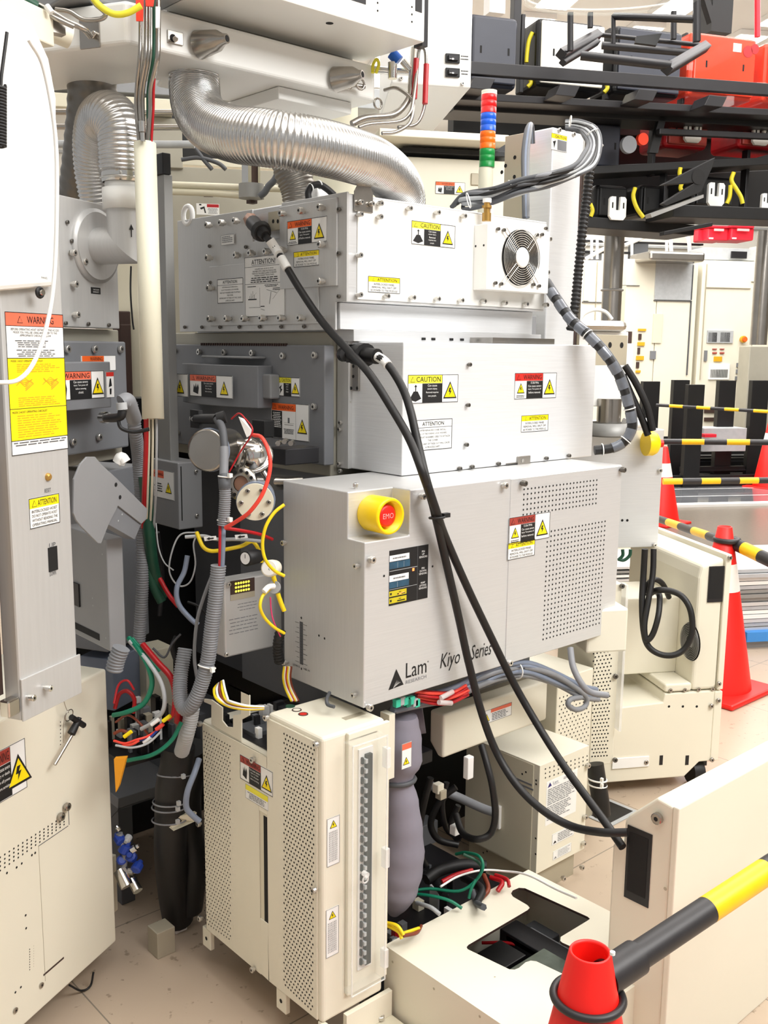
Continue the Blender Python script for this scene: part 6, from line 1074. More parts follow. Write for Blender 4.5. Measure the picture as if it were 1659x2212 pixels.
slab('rear_beam','grey horizontal beam high behind the foil ducts','beam',R,4.0,100,150,600,205,.2,'grey2'); slab('rear_beam','pale horizontal beam high behind the cream pole','beam',R,3.95,100,206,370,236,.1,'cream2')
slab('rear_beam','wide white horizontal beam behind the start of the big duct','beam',R,4.0,440,180,830,225,.2,'lgrey')
t = thing('dark_recess','dark opening behind the big foil duct','opening',P(480,350,4.6)); slab('back',None,None,R,4.7,360,240,640,372,.1,'railb',parent=t); slab('cream_ledge',None,None,R,4.6,390,345,640,362,.1,'cream',parent=t)
for i, q in enumerate(([(418,315,3.9),(440,345,3.9),(458,366,3.9)],[(392,345,3.9),(430,341,3.9),(470,352,3.9),(488,366,3.9)])): hose('grey_hose',['straight grey hose dropping onto the rear cabinet','curved grey hose arching onto the rear cabinet'][i],'hose',q,.008,'dgrey',8)
for i, (y_, e_) in enumerate(((402,604),(417,530))): hose('guard_rail',['upper','lower'][i]+' cream rail across the rear cabinet','rail',[(372,y_-3,3.7),(450,y_,3.7),(e_,y_+6,3.7)]+([(606,y_+2,3.7),(604,y_-2,3.7)] if not i else []), .012, 'cream2', 10)
t = thing('rail_post','brown and steel post with a clamp on the cream rails','post',P(543,440,3.6)); m = MB(); a = P(543,345,3.65); b = P(543,440,3.65); m.box(a.x-.014,a.x+.014,a.y-.014,a.y+.014,b.z,a.z+.2,'brown'); m.box(a.x-.028,a.x-.014,a.y-.02,a.y+.02,b.z+.05,a.z+.2,'chrome'); m.box(a.x+.014,a.x+.024,a.y-.02,a.y+.02,b.z+.05,a.z+.2,'chrome'); m.build('post', t)
for y_ in (407,420): m = MB(); c = P(543,y_,3.6); m.cyl(c+Vector((0,0,-.014)),c+Vector((0,0,.014)),.045,'darksilver',16); m.build('clamp', t)
hose('hook_cable','black and steel hook strap hanging at the end of the cream rail','strap',[(600,375,3.55),(592,390,3.55),(580,402,3.55),(572,415,3.55),(560,425,3.55)], .012, 'dgrey')
m = MB(); a = P(705,560,3.55); b = P(705,225,3.55); m.lathe([(0,.108),((b-a).length,.108)],a,(0,0,1),'pole',40); m.build('cream_column', None, label='wide round cream column behind the big foil duct', cat='column')
t = thing('cable_loop','short black cable loop with white ties on the upper module','cable',P(690,428,2.6)); m = MB(); m.tube([P(667,432,2.55),P(666,415,2.55),P(674,402,2.55),P(690,399,2.55),(P(706,408,2.55)),P(722,422,2.55)],.0085,'rubber',10); m.build('cable', t)
for q in ((671,406),(690,399)): m = MB(); m.torus(P(*q,2.55),(1,0,.3),.010,.0018,'cord',16,5); m.build('zip_tie', t)
m = MB(); c = P(688,420,2.6); m.box(c.x-.02,c.x+.02,c.y-.02,c.y+.02,c.z-.03,c.z+.012,'white'); m.build('socket', t, bevel=.002)
t = thing('rear_machine','cream machine with a small warning label behind the signal tower','machine',P(930,480,4.3))
slab('body',None,None,R,4.3,640,338,1110,620,.4,'cream',parent=t,z0=0); q5 = R.D(875,479,4.3).y
slab('top_shelf',None,None,R,0,820,284,1100,300,.5,'cream',bb=q5-.15,parent=t); slab('gap',None,None,R,0,820,300,1100,340,.3,'rail',bb=q5+.08,parent=t); slab('black_edge',None,None,R,0,870,322,1100,334,.1,'railb',bb=q5-.02,parent=t); slab('rear_vent',None,None,R,0,1018,374,1038,400,.01,'tan',bb=q5-.008,parent=t)
lab_warn(t, R, 'y', q5-.002, (941,392), (1004,421), 'orange', txt=('Can cause severe','injury or death.','Turn off power'), sp=.64, pic='hand')
# near-black boxes added to stand for the shade in gaps under the machine
bxs('shade_backing','near-black backing boxes added for shade deep behind the hanging conduits','frame',[(1.0,2.6,2.66,2.75,.30,1.35,'railb'),(1.72,2.4,2.05,2.12,.0,.54,'railb'),(1.0,2.6,2.64,2.75,.0,.30,'rail')])
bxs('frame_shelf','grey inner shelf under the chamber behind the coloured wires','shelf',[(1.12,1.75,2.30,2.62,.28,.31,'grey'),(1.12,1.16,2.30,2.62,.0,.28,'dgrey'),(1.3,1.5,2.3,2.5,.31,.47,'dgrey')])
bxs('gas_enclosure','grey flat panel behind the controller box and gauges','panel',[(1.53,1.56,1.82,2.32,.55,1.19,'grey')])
# ================================================================ background right: cabinets
def cabs(name, label, D0, px0, py0, px1, py1, mm, extra=(), dep=.25):
    t = thing(name, label, 'cabinet', P((px0+px1)/2, 985, D0)); b_ = 12.15 if D0 == 13. else 11.2; A_ = fbx(R,0,px0,py0,px1,py1,dep,b_); m = MB(R); m.box(A_[0],A_[1],b_,b_+dep,0,A_[5],mm); m.build('body',t,bevel=.01)
    for k, (nm, a0_, b0_, a1_, b1_, mm2) in enumerate(extra): slab(nm,None,None,R,0,a0_,b0_,a1_,b1_,.02,mm2,.001 if 'line' not in nm else 0,bb=b_-.021,parent=t)
    return t
cabs('machine_cabinet','cream machine cabinet just right of the black ribbed conduit',13.,1225,562,1312,990,'cream',[('seam_line',1258,652,1312,653.5,'dgrey'),('seam_line',1288,565,1289,700,'tan'),('door_panel',1262,572,1274,650,'cream2')])
cabs('machine_cabinet','cream cabinet with a column of yellow stickers behind the steel column',13.,1345,560,1412,990,'cream',[('seam_line',1345,616,1382,617,'dgrey'),('sticker',1379,710,1396,715,'dkyel'),('sticker',1378,739,1393,747,'dkyel'),('sticker',1375,769,1391,778,'dkyel'),('sticker',1374,800,1384,805,'dkyel'),('switch',1380,721,1386,734,'brown'),('switch',1378,751,1383,765,'brown'),('switch',1375,782,1381,795,'brown'),('window',1353,716,1365,744,'brown')])
cabs('machine_cabinet','pale cream cabinet with grey-green upper door under the steel tray',13.,1413,562,1497,990,'cream',[('door_panel',1416,566,1496,648,'lgrey'),('seam_line',1413,649,1495,650.5,'dgrey'),('seam_line',1494,572,1497,648,'dgrey'),('seam_line',1488,650,1490,810,'dgrey'),('door_panel',1411,678,1430,741,'cream2'),('printed_mark',1405,758,1417,776,'grey')])
cabs('machine_cabinet','cream cabinet with twin dark windows and a red emergency button',13.,1506,563,1622,990,'cream',[('seam_line',1525,621,1622,622.5,'tan'),('window_frame',1528,714,1584,741,'lgrey'),('window',1530,718,1549,739,'rail'),('window',1556,718,1577,739,'rail'),('screen_frame',1532,786,1576,820,'white'),('screen',1534,798,1572,816,'glassd'),('sticker',1543,770,1560,781,'dkyel'),('sticker',1540,753,1549,755,'dred'),('sticker',1556,753,1565,755,'dred'),('sticker',1540,761,1549,764,'dred'),('sticker',1556,761,1565,764,'dred'),('vent',1592,784,1604,793,'grey'),('vent',1591,798,1604,807,'grey'),('vent',1589,813,1601,821,'grey'),('seam_line',1520,570,1521,820,'tan'),('vent',1522,757,1528,780,'grey'),('socket_strip',1522,883,1545,892,'brown'),('socket_strip',1522,902,1545,910,'brown')])
m = MB(R); bq = 12.15-.03; c = R.y(1604,733,bq); m.cyl((c.x,bq,c.z),(c.x,bq-.04,c.z),.045,'dkyel',20); m.cyl((c.x,bq-.04,c.z),(c.x,bq-.07,c.z),.032,'orange',20); m.build('emergency_button', None, label='orange-red emergency button on the far cream cabinet', cat='button')
cabs('machine_cabinet','cream cabinet cut by the right picture edge with a steel handle',13.,1624,532,1720,990,'cream',[('handle',1628,620,1637,645,'darksilver'),('sticker',1632,578,1640,581,'dred'),('vent',1631,592,1638,607,'grey'),('seam_line',1624,608,1660,609,'tan')])
cabs('grey_cabinet','low grey-beige cabinet at the right edge behind the black uprights',12.,1612,748,1720,985,'chamber')
m = MB(); a = P(1328,700,7.); b = P(1331,440,7.); a = Vector((b.x,b.y,a.z-.3)); m.lathe([(0,.068),((b-a).length,.068)],a,(0,0,1),'steel',32); c = P(1325,627,7.); m.torus((b.x,b.y,c.z),(0,0,1),.072,.008,'darksilver',32,8); m.build('steel_column', None, label='tall brushed steel column behind the silver lift tower', cat='column')
m = MB(); a = P(1655,745,8.5); b = P(1655,500,8.5); m.lathe([(0,.07),((b-a).length,.07)],Vector((b.x,b.y,a.z)),(0,0,1),'steel',28); m.build('steel_column', None, label='brushed steel column cut by the right picture edge', cat='column')
slab('steel_tray','horizontal steel tray on top of the far cream cabinets','tray',R,12.7,1404,543,1524,564,.6,'steel',.03)
slab('control_cabinet','grey-white equipment block with two openings beneath the red bins','equipment',R,13.4,1520,536,1632,562,.4,'lgrey')
slab('opening','dark double opening in the far equipment block','opening',R,13.35,1580,543,1614,558,.02,'rail')
for i, (x0_, x1_) in enumerate(((1529,1574),(1579,1629))):
    t = thing('red_bin',['red storage bin left of its twin above the far cabinets','red storage bin right of its twin above the far cabinets'][i],'bin',P((x0_+x1_)/2,520,13.6)); slab('body',None,None,R,13.6,x0_,491,x1_,519,.4,'bin',.02,parent=t); slab('rim',None,None,R,13.55,x0_-1,487,x1_+1,492,.45,'bin',.01,parent=t); slab('printed_mark',None,None,R,13.53,x0_+15,494,x1_-10,499,.02,'pink',0,parent=t); slab('tag',None,None,R,13.53,x0_+4,513,x0_+12,516,.02,'white',0,parent=t)
slab('red_box','small red panel edge left of the red bins','panel',R,13.7,1508,497,1528,520,.1,'bin')
for i, q in enumerate(([(1350,505,13.9),(1380,490,13.9),(1420,492,13.9),(1445,505,13.9),(1450,545,13.9)],[(1262,530,13.9),(1285,515,13.9),(1310,525,13.9),(1315,560,13.9)],[(1350,530,13.9),(1400,508,13.9),(1440,492,13.9)],[(1480,500,13.9),(1488,520,13.9),(1490,545,13.9)],[(1265,560,13.8),(1300,540,13.8),(1345,520,13.8)])): hose('white_pipe',['white pipe arching between steel columns','white pipe curling beside the black conduit','white pipe slanting up to the steel tray','short white pipe rising from the steel tray','white pipe slanting behind the steel column'][i],'pipe',q,.028,'cord',10)
for i, px in enumerate((1278,1290,1365,1440)): hose('pipe_drop',f'{["first","second","third","fourth"][i]} thin white vertical pipe from the black conduit above the far cabinets','pipe',[(px,505,13.8),(px,530,13.8),(px,560,13.8)],.02,'cord',8)
slab('pipe_rack','dark horizontal pipe rack above the far cabinets','rack',R,14.,1262,522,1520,526,.1,'rail'); slab('pipe_rack','lower dark pipe rack just above the cabinet tops','rack',R,14.1,1262,545,1520,549,.1,'rail'); slab('rack_equipment','grey equipment behind the steel column on the cabinet tops','equipment',R,14.,1370,526,1400,560,.2,'dgrey'); slab('rack_equipment','grey equipment left of the steel column on the cabinet tops','equipment',R,14.,1266,545,1300,562,.2,'grey')
# black uprights, rails and striped bars
UP = [(1386,824,1422,992,'half hidden behind the thick black cables'),(1451,821,1485,1015,'second from the second control box'),(1482,831,1517,1030,'overlapping its neighbour, third from the second control box'),(1549,822,1585,1002,'in front of the twin-window cabinet'),(1620,822,1656,1000,'nearest the right picture edge')]
for (a_, b_, c_, e_, lb_) in UP:
    A_ = fbx(R,11.4 if a_ != 1482 else 10.9,a_,b_,c_,e_,.08); m = MB(R); m.box(*A_[:4],0,A_[5],'railb'); m.build('black_upright', None, bevel=.004, label=f'flat black upright plate, {lb_}', cat='upright')
ORD = ['farthest back of all','second from the back','third from the back','fourth from the back','fifth from the back','in the middle of the pile','fifth from the front','fourth from the front','third from the front','second from the front','nearest of all the black rails']
for i in range(11):
    y_ = 1004+4.2*i; D_ = 1.5/tan(radians(9.4)-atan((1106-y_)/F)); b_ = R.D(1530,y_,D_).y; a = R.y(1424+(i*37) % 50,y_,b_).x; e = R.y(1720,y_,b_).x; h_ = (.42,.30,.36,.22,.30,.18,.26,.14,.2,.10,.14)[i]
    m = MB(R); m.box(a,e,b_,b_+.07,0,.05,'railb'); m.box(a,e,b_,b_+.05,h_-.06,h_,'railb'); m.box(a+.2,e,b_-.012,b_-.001,h_-.05,h_-.035,'darksilver' if i % 3 == 1 else 'rail')
    for k in range(5): m.box(a+.15+.8*k,a+.22+.8*k,b_+.001,b_+.049,.05,h_-.06,'railb')
    m.build('floor_rail', None, label='black floor rail frame under the uprights, '+ORD[i], cat='rail')
def striped(name, label, pts, r_, n, parent=None, ph=0):
    t = thing(name, label, 'barrier bar', P(*pts[0])); a = P(*pts[0]); b = P(*pts[1])
    for i in range(n):
        m = MB(); m.cyl(a+(b-a)*(i/n), a+(b-a)*((i+1)/n), r_, 'barY' if (i+ph) % 2 else 'barK', 16); m.build('yellow_band' if (i+ph) % 2 else 'bar', t)
    return t
striped('barrier_bar','striped barrier bar crossing in front of the black uprights',[(1425,954,9.3),(1720,956,9.0)],.028,6,ph=0)
striped('barrier_bar','striped barrier bar over the edge of the shiny floor panels',[(1432,1040,7.0),(1720,1037,7.0)],.023,7,ph=1)
striped('barrier_bar','thin striped bar in front of the far cabinets, between uprights',[(1418,875,11.),(1760,895,10.)],.018,11,ph=0)
striped('barrier_bar','striped barrier bar running from behind the second control box to the tall cone',[(1420,1120,5.6),(1567,1170,4.38)],.021,5,ph=0)
striped('barrier_bar','striped barrier bar leaving the tall cone towards the right edge',[(1573,1168,4.28),(1720,1238,3.9)],.028,4,ph=0)
# cones behind
def cone(label, px, pyt, D0, rt=.031, rb=.16, band=True, Ht=None):
    c = P(px,pyt,D0); H = c.z; t = thing('traffic_cone', label, 'traffic cone', (c.x,c.y,0)); m = MB(); m.lathe([(.02,rb),(H,rt),(H+.002,rt-.003),(H-.01,rt-.006)],(c.x,c.y,0),(0,0,1),'conered',32,cap=False); m.build('body', t)
    if band:
        z_ = H*.72; f_ = lambda z: rt+(rb-rt)*(H-z)/(H-.02)+.0012; m = MB(); m.lathe([(z_-.07,f_(z_-.07)),(z_+.05,f_(z_+.05))],(c.x,c.y,0),(0,0,1),'white',32,cap=False); m.build('white_band', t)
    m = MB(); m.box(c.x-.2,c.x+.2,c.y-.2,c.y+.2,0,.025,'conered'); m.build('base', t, bevel=.01); return t
t = cone('tall red traffic cone with a white band behind the cream cart', 1566,1138,4.25)
m = MB(); c = P(1570,1166,4.25); m.torus(c,(0,0,1),.05,.012,'barK',28,8); m.build('ring', t)
cone('red traffic cone partly hidden by the second control box', 1434,965,8.6,.035,.17)
cone('red traffic cone at the right edge behind the uprights', 1668,902,11.0,.03,.16)
slab('red_strip','small red object on the floor between the far uprights','object',R,11.,1522,938,1548,945,.1,'bin'); slab('grey_cart','pale grey low equipment between the far uprights','equipment',R,11.2,1520,925,1612,975,.3,'lgrey')
# stack of pale folded sheets beside the tall cone
t = thing('panel_stack','stack of pale metal floor panels beside the tall cone','panel stack',P(1640,1390,'z',0)); b_ = R.D(1640,1385,4.9).y
for i in range(16):
    y_ = 1232+i*9; a = R.y(1585,y_,b_).x; m = MB(R); z_ = R.y(1640,y_,b_).z; m.box(a-.75+random.uniform(-.02,.03),a+.9,b_+random.uniform(0,.03),b_+.6,z_-.016,z_+.002,random.choice(['silver','whitep','lgrey','silver','darksilver'])); m.build('panel', t)
m = MB(R); z_ = R.y(1640,1382,b_).z; a = R.y(1607,1370,b_).x; m.box(a,a+.9,b_-.03,b_+.5,max(.03,z_),z_+.05,'bluebin'); m.build('blue_tray', t); m = MB(R); m.box(a-.6,a+.9,b_,b_+.6,.0,.05,'darksilver'); m.build('pallet', t)
bxs('metal_bars','pale metal bars lying beyond the cream cart, left of the black cables','bars',[tuple(R.y(1325,1222+9*i,3.9).x if k == 0 else 0 for k in range(0)) or (R.y(1325,1222+9*i,3.9).x,R.y(1392,1222+9*i,3.9).x,3.9,4.2,R.y(1360,1229+9*i,3.9).z,R.y(1360,1224+9*i,3.9).z,['silver','darksilver','whitep'][i%3]) for i in range(5)]+[(R.y(1330,1240,3.9).x,R.y(1388,1240,3.9).x,3.95,4.15,0,R.y(1360,1268,3.9).z,'darksilver')],R,bevel=0)
# shiny floor panels
m = MB(R)
D1 = lambda y: 1.5/tan(radians(9.4)-atan((1106-y)/F))
a = R.z(1420,1094,.0); b = R.z(1420,1045,.0); m.box(a.x-1,a.x+6,a.y,b.y,.0,.012,'shinyfl')
for k in (.33,.66): yy = a.y+(b.y-a.y)*k; m.box(a.x-1,a.x+6,yy-.01,yy+.01,.012,.0125,'white')
c_ = R.z(1420,1222,0); m.box(a.x-1,a.x+6,c_.y,a.y-.12,.0,.004,'tanfl'); m.box(a.x-1,a.x+6,a.y-.12,a.y,.0,.03,'whitep'); m.build('floor_plates', None, label='area of shiny grey floor panels in front of the black rails', cat='floor panels')
# ================================================================ overhead stocker with wafer carriers
DS = 6.2; bS = S.D(1350,120,DS).y
def sb(name, label, cat, px0, pyA, px1, pyB, th, mm, D0=0., dep=.12, grp=None):
    """bar between two picture points, straight in its own plane"""
    b_ = bS+D0; a = S.y(px0,pyA,b_); c = S.y(px1,pyB,b_); h = th/2122*(DS+D0); m = MB(S); m.prism([(a.x,b_,a.z-h/2),(c.x,b_,c.z-h/2),(c.x,b_,c.z+h/2),(a.x,b_,a.z+h/2)],(0,dep,0),mm); return m.build(name, None, bevel=.004, label=label, cat=cat, group=grp)
sb('stocker_rail','grey steel rail across the wafer carriers on the top shelf','rail',980,143,1800,203,24,'rail',-.25,.04)
sb('stocker_rail','grey shelf rail directly beneath the top row of carriers','rail',980,206,1800,250,14,'rail',-.2,.15); sb('stocker_rail','black beam just below the top shelf rail','beam',980,226,1800,272,20,'railb',-.05,.25)
sb('stocker_rail','black beam above the second row of carriers','beam',1060,268,1800,302,20,'railb',.62,.1); sb('stocker_rail','dark rail in front of the red second-row carriers','rail',1425,283,1800,300,12,'rail',-.1,.04)
sb('stocker_rail','black beam along the floor of the second shelf','beam',1270,368,1800,340,16,'railb',0,.25); sb('stocker_rail','black beam along the floor of the lowest shelf','beam',1250,478,1500,497,22,'railb',0,.3); sb('stocker_rail','wide black tray edge at the lowest right shelf','beam',1455,455,1800,467,26,'railb',-.3,.3)
sb('stocker_rail','black sloping link reaching down towards the red bins','link',1435,504,1540,484,9,'railb',-.5,.05)
sb('stocker_casing','black panel closing the stocker behind the signal tower','panel',980,250,1290,270,70,'railb',.4,.1); sb('stocker_casing','black back panel behind the lowest carriers','panel',1270,430,1800,400,80,'railb',.55,.1); sb('stocker_casing','black back panel behind the second row','panel',1270,320,1800,330,110,'railb',.7,.1)
for i, (px, y0_, y1_, w_) in enumerate(((1120,-20,150,16),(1132,30,200,8),(1320,60,215,6),(1485,70,225,6),(1418,245,380,8),(1622,280,480,8),(1440,370,470,7))):
    b_ = bS+.15; a = S.y(px,y0_,b_); c = S.y(px,y1_,b_); h = w_*DS/2122/2; m = MB(S); m.box(a.x-h,a.x+h,b_,b_+.06,c.z,a.z,'rail'); m.build('stocker_post', None, bevel=.003, label=['wide grey post between the dark and the white carrier','slim post beside the white carrier','slim post between the white and the second dark carrier','slim post beside the big red carrier','post left of the red second-row carriers','post right of the white latch plates','short post above the lowest tray'][i], cat='post')
m = MB(S); a = S.y(1540,0,bS+.4); c = S.y(1580,72,bS+.4); m.box(a.x,c.x,bS+.4,bS+.6,c.z,a.z+.6,'railb'); m.prism([(a.x,bS+.4,c.z+.05),(a.x-.12,bS+.4,c.z+.3),(a.x-.08,bS+.4,c.z+.3),(a.x,bS+.4,c.z+.15)],(0,.05,0),'railb'); m.build('ceiling_hanger', None, label='thick black hanger post rising above the big red carrier', cat='hanger')
m = MB(); m.cyl(P(1636,-20,7.),P(1636,80,7.),.02,'bin',10); m.build('thin_rod', None, label='thin dark red rod rising right of the hanger post', cat='rod')
def foup(label, px0, py0, px1, py1, mm, fm, D0=0.05, parts='front', grp='wafer carriers in the overhead stocker'):
    b_ = bS+D0; a = S.y(px0,(py0+py1)/2,b_); c = S.y(px1,(py0+py1)/2,b_); zt_ = S.y((px0+px1)/2,py0,b_).z; zb_ = S.y((px0+px1)/2,py1,b_).z
    t = thing('wafer_carrier', label, 'wafer carrier', S.w(((a.x+c.x)/2,b_+.15,zb_)), grp)
    m = MB(S); m.box(a.x,c.x,b_+.02,b_+.33,zb_,zt_,mm); m.build('shell', t, bevel=.03, seg=3)
    m = MB(S); m.box(a.x+.02,c.x-.02,b_,b_+.02,zb_+.02,zt_-.02,fm); m.build('door', t, bevel=.008)
    x_ = (a.x+c.x)/2; m = MB(S)
    for s_ in (-1,1): m.box(x_+s_*(c.x-a.x)*.28-.006,x_+s_*(c.x-a.x)*.28+.006,b_-.001,b_,(zb_+zt_)/2-.02,(zb_+zt_)/2+.02,'hole')
    m.build('key_slot', t); return t, a, c, zb_, zt_, b_
foup('dark wafer carrier beside the white switch panel', 1015,30,1122,188,'foup','foup'); foup('white-doored wafer carrier with a black rim in the top row', 1163,42,1311,192,'railb','foupw'); foup('dark wafer carrier behind the hanging black carriage', 1331,58,1477,206,'railb','foup')
t, a, c, zb_, zt_, b_ = foup('big translucent red wafer carrier in the top row', 1494,72,1637,212,'ambred','ambred')
m = MB(S); m.box(c.x-.19,c.x-.13,b_-.003,b_,zt_-.10,zt_-.05,'cream'); m.build('label', t); m = MB(S); m.cyl((c.x-.08,b_-.002,zt_-.09),(c.x-.08,b_,zt_-.09),.035,'redw',20); m.cyl((c.x-.03,b_-.002,zt_-.07),(c.x-.03,b_,zt_-.07),.03,'redw',20); m.build('latch', t)
foup('red wafer carrier cut by the right picture edge in the top row', 1655,95,1790,225,'ambred','ambred')
foup('dark wafer carrier right of the taped cable arc', 1268,262,1346,366,'foup','foup',.1)
foup('dark red wafer carrier at the left end of the second row', 1440,250,1535,320,'redw','dred',.1); foup('dark red wafer carrier at the right end of the second row', 1600,262,1700,322,'redw','dred',.1)
foup('black wafer carrier at the left end of the lowest row', 1290,398,1360,475,'railb','railb',.2); foup('black wafer carrier right of the first yellow strap', 1385,398,1450,470,'railb','railb',.2); foup('black wafer carrier with latch plate in the lowest row', 1500,380,1590,450,'railb','railb',.1)
def latchp(lb_, px, py, w_=38, h_=48, D0=-.02):
    b_ = bS+D0; a = S.y(px-w_/2,py+h_/2,b_); c = S.y(px+w_/2,py-h_/2,b_); W_ = c.x-a.x; H_ = c.z-a.z; m = MB(S); f_ = lambda x, y: (a.x+W_*x,b_,a.z+H_*y)
    m.prism([f_(*q) for q in ((.15,0),(.85,0),(1,.15),(1,.9),(.9,1),(.64,1),(.62,.42),(.38,.42),(.36,1),(.1,1),(0,.9),(0,.15))],(0,.02,0),'whitep')
    for x_ in (.17,.83): m.box(*[v for q in zip(f_(x_-.04,.5),f_(x_+.04,.75)) for v in q][:2],b_-.001,b_,f_(0,.5)[2],f_(0,.75)[2],'hole')
    m.build('latch_plate', None, label=lb_, cat='latch plate')
latchp('white notched latch plate low in the stocker near the conduit',1335,450); latchp('white notched latch plate in the middle of the lowest row',1548,420); latchp('white notched latch plate on the left red second-row carrier',1498,284,38,44,.04); latchp('white notched latch plate on the right red second-row carrier',1645,290,38,44,.04); latchp('white notched latch plate at the lower right edge of the picture top',1660,436,30,34)
for i, q in enumerate(([(1470,362),(1468,375),(1473,392),(1470,408),(1482,420)],[(1585,372),(1580,390),(1590,408),(1600,425),(1604,440)],[(1372,405),(1368,425),(1376,450),(1390,470)],[(1578,400),(1576,425),(1570,440)],[(1150,70),(1142,90),(1138,120),(1137,135)],[(1140,160),(1147,178),(1140,188)],[(1308,175),(1312,190),(1305,200)],[(1275,440),(1280,455),(1276,468)])): hose('yellow_strap',['yellow strap dangling left of the middle latch plate','yellow strap dangling right of the middle latch plate','yellow strap beside the leftmost latch plate','short yellow strap left of the longer one by the middle plate','yellow strap left of the white-doored carrier, upper piece','yellow strap left of the white-doored carrier, lower piece','yellow strap right of the white-doored carrier','yellow strap close to the black ribbed conduit'][i],'strap',[(x_,y_,DS-.05) for x_,y_ in q],.013,'sensyel',6)
for i, (px, py) in enumerate(((1225,195),(1394,205),(1545,218),(1040,180))): m = MB(S); c = S.y(px,py,bS-.35); m.prism([(c.x-.07,bS-.35,c.z-.03),(c.x+.05,bS-.35,c.z-.03),(c.x+.08,bS-.35,c.z+.03),(c.x-.04,bS-.35,c.z+.03)],(0,.15,0),'rail'); m.build('shelf_foot', None, bevel=.003, label=['black foot plate below the white-doored carrier','black foot plate below the second dark carrier','black foot plate below the big red carrier','black foot plate below the first dark carrier'][i], cat='foot plate')
m = MB(S)
for s_, (px, py) in enumerate(((1390,300),(1360,312))): c = S.y(px,py,bS-.1); m.cyl((c.x,bS-.1,c.z),(c.x,bS-.07,c.z),.035 if not s_ else .05,'ambred' if not s_ else 'grey',20)
a = S.y(1440,225,bS-.05); c = S.y(1412,330,bS-.05); m.prism([(a.x-.02,bS-.05,a.z),(a.x+.02,bS-.05,a.z),(c.x+.03,bS-.05,c.z),(c.x-.03,bS-.05,c.z)],(0,.03,0),'railb'); m.build('drive_bracket', None, label='black drive bracket with a grey and an orange disc in the stocker', cat='bracket')
t = thing('arm_plate','grey drilled arm plate crossing the lowest stocker shelf','arm',S.w(S.y(1480,400,bS-.5))); m = MB(S); f_ = lambda x, y: S.y(x,y,bS-.5)
m.prism([f_(1428,400),f_(1520,352),f_(1545,340),f_(1540,360),f_(1515,415),f_(1440,445),f_(1430,440),f_(1500,395)],(0,.03,0),'railb'); m.build('plate', t, bevel=.003); c = f_(1508,382); m = MB(S); m.disc((c.x,bS-.503,c.z),(0,-1,0),.042,'hole',20); m.build('hole', t); m = MB(S); m.prism([f_(1405,462),f_(1520,420),f_(1520,427),f_(1408,470)],(0,.06,0),'darksilver'); m.build('link', t)
# hanging carriage
t = thing('transfer_carriage','black open carriage frame hanging in front of the top row of carriers','carriage',P(1370,100,5.)); 
def bar3(p, q, w_, mm='rail'): m = MB(); a = P(*p); b = P(*q); m.cyl(a,b,w_,mm,4); m.build('beam', t)
for p, q, w_ in (((1232,28,5.),(1232,110,5.),.018),((1275,28,5.4),(1275,60,5.4),.018),((1455,25,5.4),(1455,85,5.4),.018),((1505,-5,5.),(1505,90,5.),.022),((1325,35,5.4),(1325,95,5.4),.014),((1325,35,5.4),(1510,42,5.),.018),((1212,118,5.),(1292,75,5.5),.03),((1215,135,5.),(1290,90,5.4),.02),((1440,150,4.9),(1525,100,5.4),.03),((1300,98,5.4),(1500,115,5.4),.02),((1255,120,5.),(1450,142,4.9),.022),((1295,75,5.5),(1520,98,5.4),.012)): bar3(p,q,w_)
m = MB(); m.prism([P(1375,78,5.2),P(1430,72,5.2),P(1418,98,5.2),P(1372,92,5.2)],(.02,.02,0),'railb'); m.build('plate', t)
m = MB(); c = P(1318,0,4.6); ax_ = (cu*.95-fw*.31).normalized(); m.lathe([(0,.37),(.02,.375),(.06,.36),(.3,.33)],c,ax_,'clear',48,cap=False); m.torus(c,ax_,.372,.006,'clear',48,6); m.torus(c+ax_*.02,ax_,.366,.004,'clearw',48,6); m.build('clear_dome', None, label='clear plastic dish rim cut by the top of the picture', cat='dish')
slab('hazard_box','small white box with a yellow warning mark above the first dark carrier','box',S,6.6,1058,-10,1092,28,.1,'white')
# ================================================================ room
def struct(name, b, fr=W, bev=0): m = MB(fr); m.box(*b); return m.build(name, None, bevel=bev, kind='structure')
def floor_mat():
    m = mat('floor_vinyl',(190,172,152),.32,0,.05,2.5); nt = m.node_tree; b = nt.nodes['Principled BSDF']; tc = [n for n in nt.nodes if n.type == 'TEX_COORD'][0]
    rp = [n for n in nt.nodes if n.type == 'VALTORGB'][0]; br = nt.nodes.new('ShaderNodeTexBrick'); br.offset = 0; br.inputs['Scale'].default_value = 1; br.inputs['Brick Width'].default_value = .6; br.inputs['Row Height'].default_value = .6; br.inputs['Mortar Size'].default_value = .0018
    br.inputs['Mortar'].default_value = (.22,.19,.15,1); nt.links.new(tc.outputs['Object'], br.inputs['Vector']); nt.links.new(rp.outputs[0], br.inputs['Color1']); nt.links.new(rp.outputs[0], br.inputs['Color2'])
    vo = nt.nodes.new('ShaderNodeTexNoise'); vo.inputs['Scale'].default_value = 38; vo.inputs['Detail'].default_value = 6; nt.links.new(tc.outputs['Object'], vo.inputs[0]); r2 = nt.nodes.new('ShaderNodeValToRGB'); r2.color_ramp.elements[0].position = .30; r2.color_ramp.elements[1].position = .36; r2.color_ramp.elements[0].color = (.45,.42,.38,1); nt.links.new(vo.outputs[0], r2.inputs[0])
    mx = nt.nodes.new('ShaderNodeMixRGB'); mx.blend_type = 'MULTIPLY'; mx.inputs[0].default_value = .7; nt.links.new(br.outputs[0], mx.inputs[1]); nt.links.new(r2.outputs[0], mx.inputs[2]); nt.links.new(mx.outputs[0], b.inputs['Base Color']); return m
M['floorv'] = floor_mat(); SPEC['ceil'] = ((238,238,236),.6,0,.01,3); SPEC['wallp'] = ((232,230,222),.6,0,.01,3)
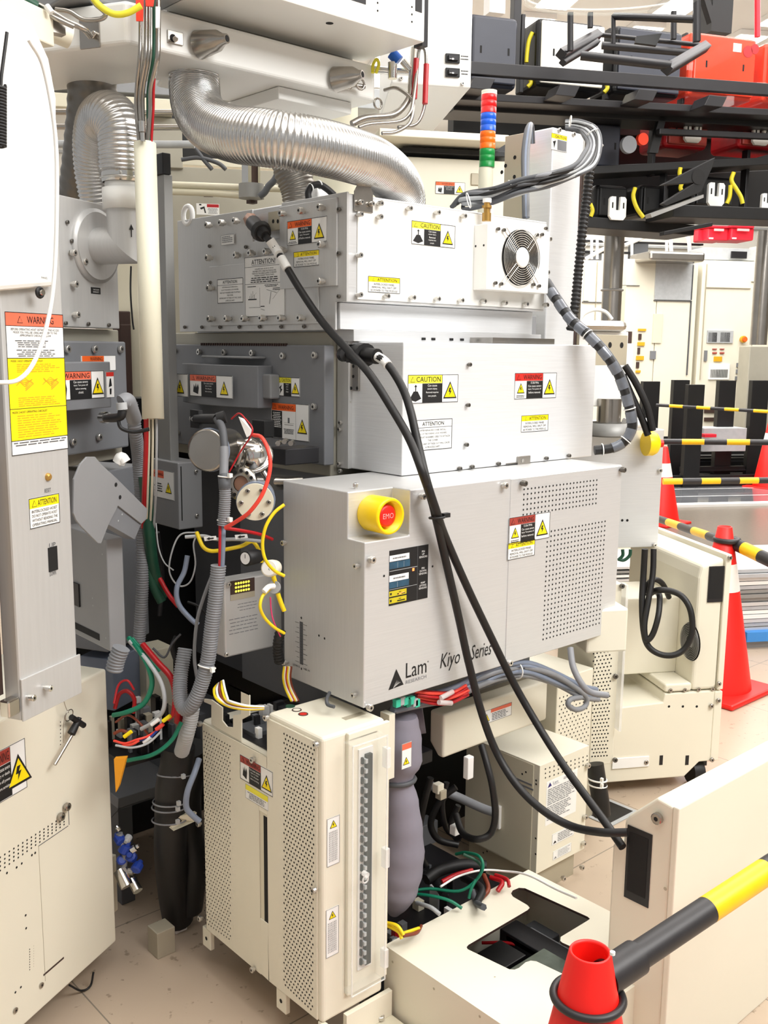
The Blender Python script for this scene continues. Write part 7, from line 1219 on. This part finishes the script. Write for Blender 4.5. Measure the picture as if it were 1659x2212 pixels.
struct('floor', (-4,22,-8,14,-.1,0,'floorv'), Fr(-30.5))
struct('ceiling', (-4,22,-4,16,4.6,4.7,'ceil'), R)
struct('wall_back', (-4,22,14.5,14.7,0,4.6,'wallp'), R)
struct('wall_right', (20,20.2,-4,14.5,0,4.6,'wallp'), R)
for i in range(5):
    m = MB(R); z_ = 2.75+.33*i; m.box(-2,20,14.42,14.5,z_,z_+.03,'lgrey'); m.build('trim_%d' % (i+1), None, kind='structure')
k = 0
GL = [(a_,b_) for b_ in (-1.,1.6,4.2,6.8) for a_ in (0.,2.6,5.2,7.8)]+[(a_,b_) for b_ in (8.4,9.9,11.4,12.9) for a_ in (0.,1.1,2.2,3.3,4.4,5.5,6.6,7.7)]
for aq, bq_ in GL:
    if 1:
        k += 1; t = thing('ceiling_light', 'long white fluorescent fitting in the ceiling', 'ceiling light', R.w((aq,bq_,4.56)), 'fluorescent fittings in the ceiling')
        m = MB(R); m.box(aq-.16,aq+.16,bq_-.62,bq_+.62,4.55,4.598,'white'); m.build('housing', t); m = MB(R); m.box(aq-.14,aq+.14,bq_-.6,bq_+.6,4.54,4.549,'lampw'); m.build('diffuser', t)
def area(loc, rot, sx, sy, e, col=(1,.992,.98)):
    l = bpy.data.lights.new('area', 'AREA'); l.shape = 'RECTANGLE'; l.size = sx; l.size_y = sy; l.energy = e; l.color = col; o = bpy.data.objects.new('ceiling_lamp_light', l); COL.objects.link(o); o.location = loc; o.rotation_euler = rot
    o.visible_glossy = True; return o
def aim(o, tgt): o.rotation_euler = (Vector(tgt)-o.location).to_track_quat('-Z','Y').to_euler()
area((.2,.3,4.4),(0,0,0),2.4,3.2,LK[0]); a_ = area((2.3,-1.6,4.2),(0,0,0),3.,1.6,LK[1]); aim(a_,(1.9,1.6,1.0)); area((3.2,2.6,4.4),(0,0,0),3.,2.,LK[2]); area((6.5,2.,4.4),(0,0,0),5.,4.,LK[3]); area((1.4,6.,4.4),(0,0,0),4.,3.,LK[4]); area((9.5,6.,4.4),(0,0,0),5.,5.,LK[5])
wd = bpy.data.worlds.new('world'); scn.world = wd; wd.use_nodes = True; bgn = wd.node_tree.nodes['Background']; bgn.inputs[0].default_value = (1,.995,.985,1); bgn.inputs[1].default_value = LK[6]
cam = bpy.data.cameras.new('camera'); co = bpy.data.objects.new('camera', cam); COL.objects.link(co); scn.camera = co
cam.sensor_fit = 'VERTICAL'; cam.sensor_height = 24; cam.sensor_width = 18; cam.lens = 24*F/2212; cam.clip_start = .05; cam.clip_end = 100
mw = Matrix((cr, cu, -fw)).transposed().to_4x4(); mw.translation = CAM; co.matrix_world = mw
vs = scn.view_settings; vs.view_transform = 'Standard'; vs.look = 'None'; vs.gamma = 1; vs.use_curve_mapping = False; vs.exposure = LK[7]
scn.cycles.use_denoising = True; scn.cycles.max_bounces = 6; scn.cycles.transparent_max_bounces = 12
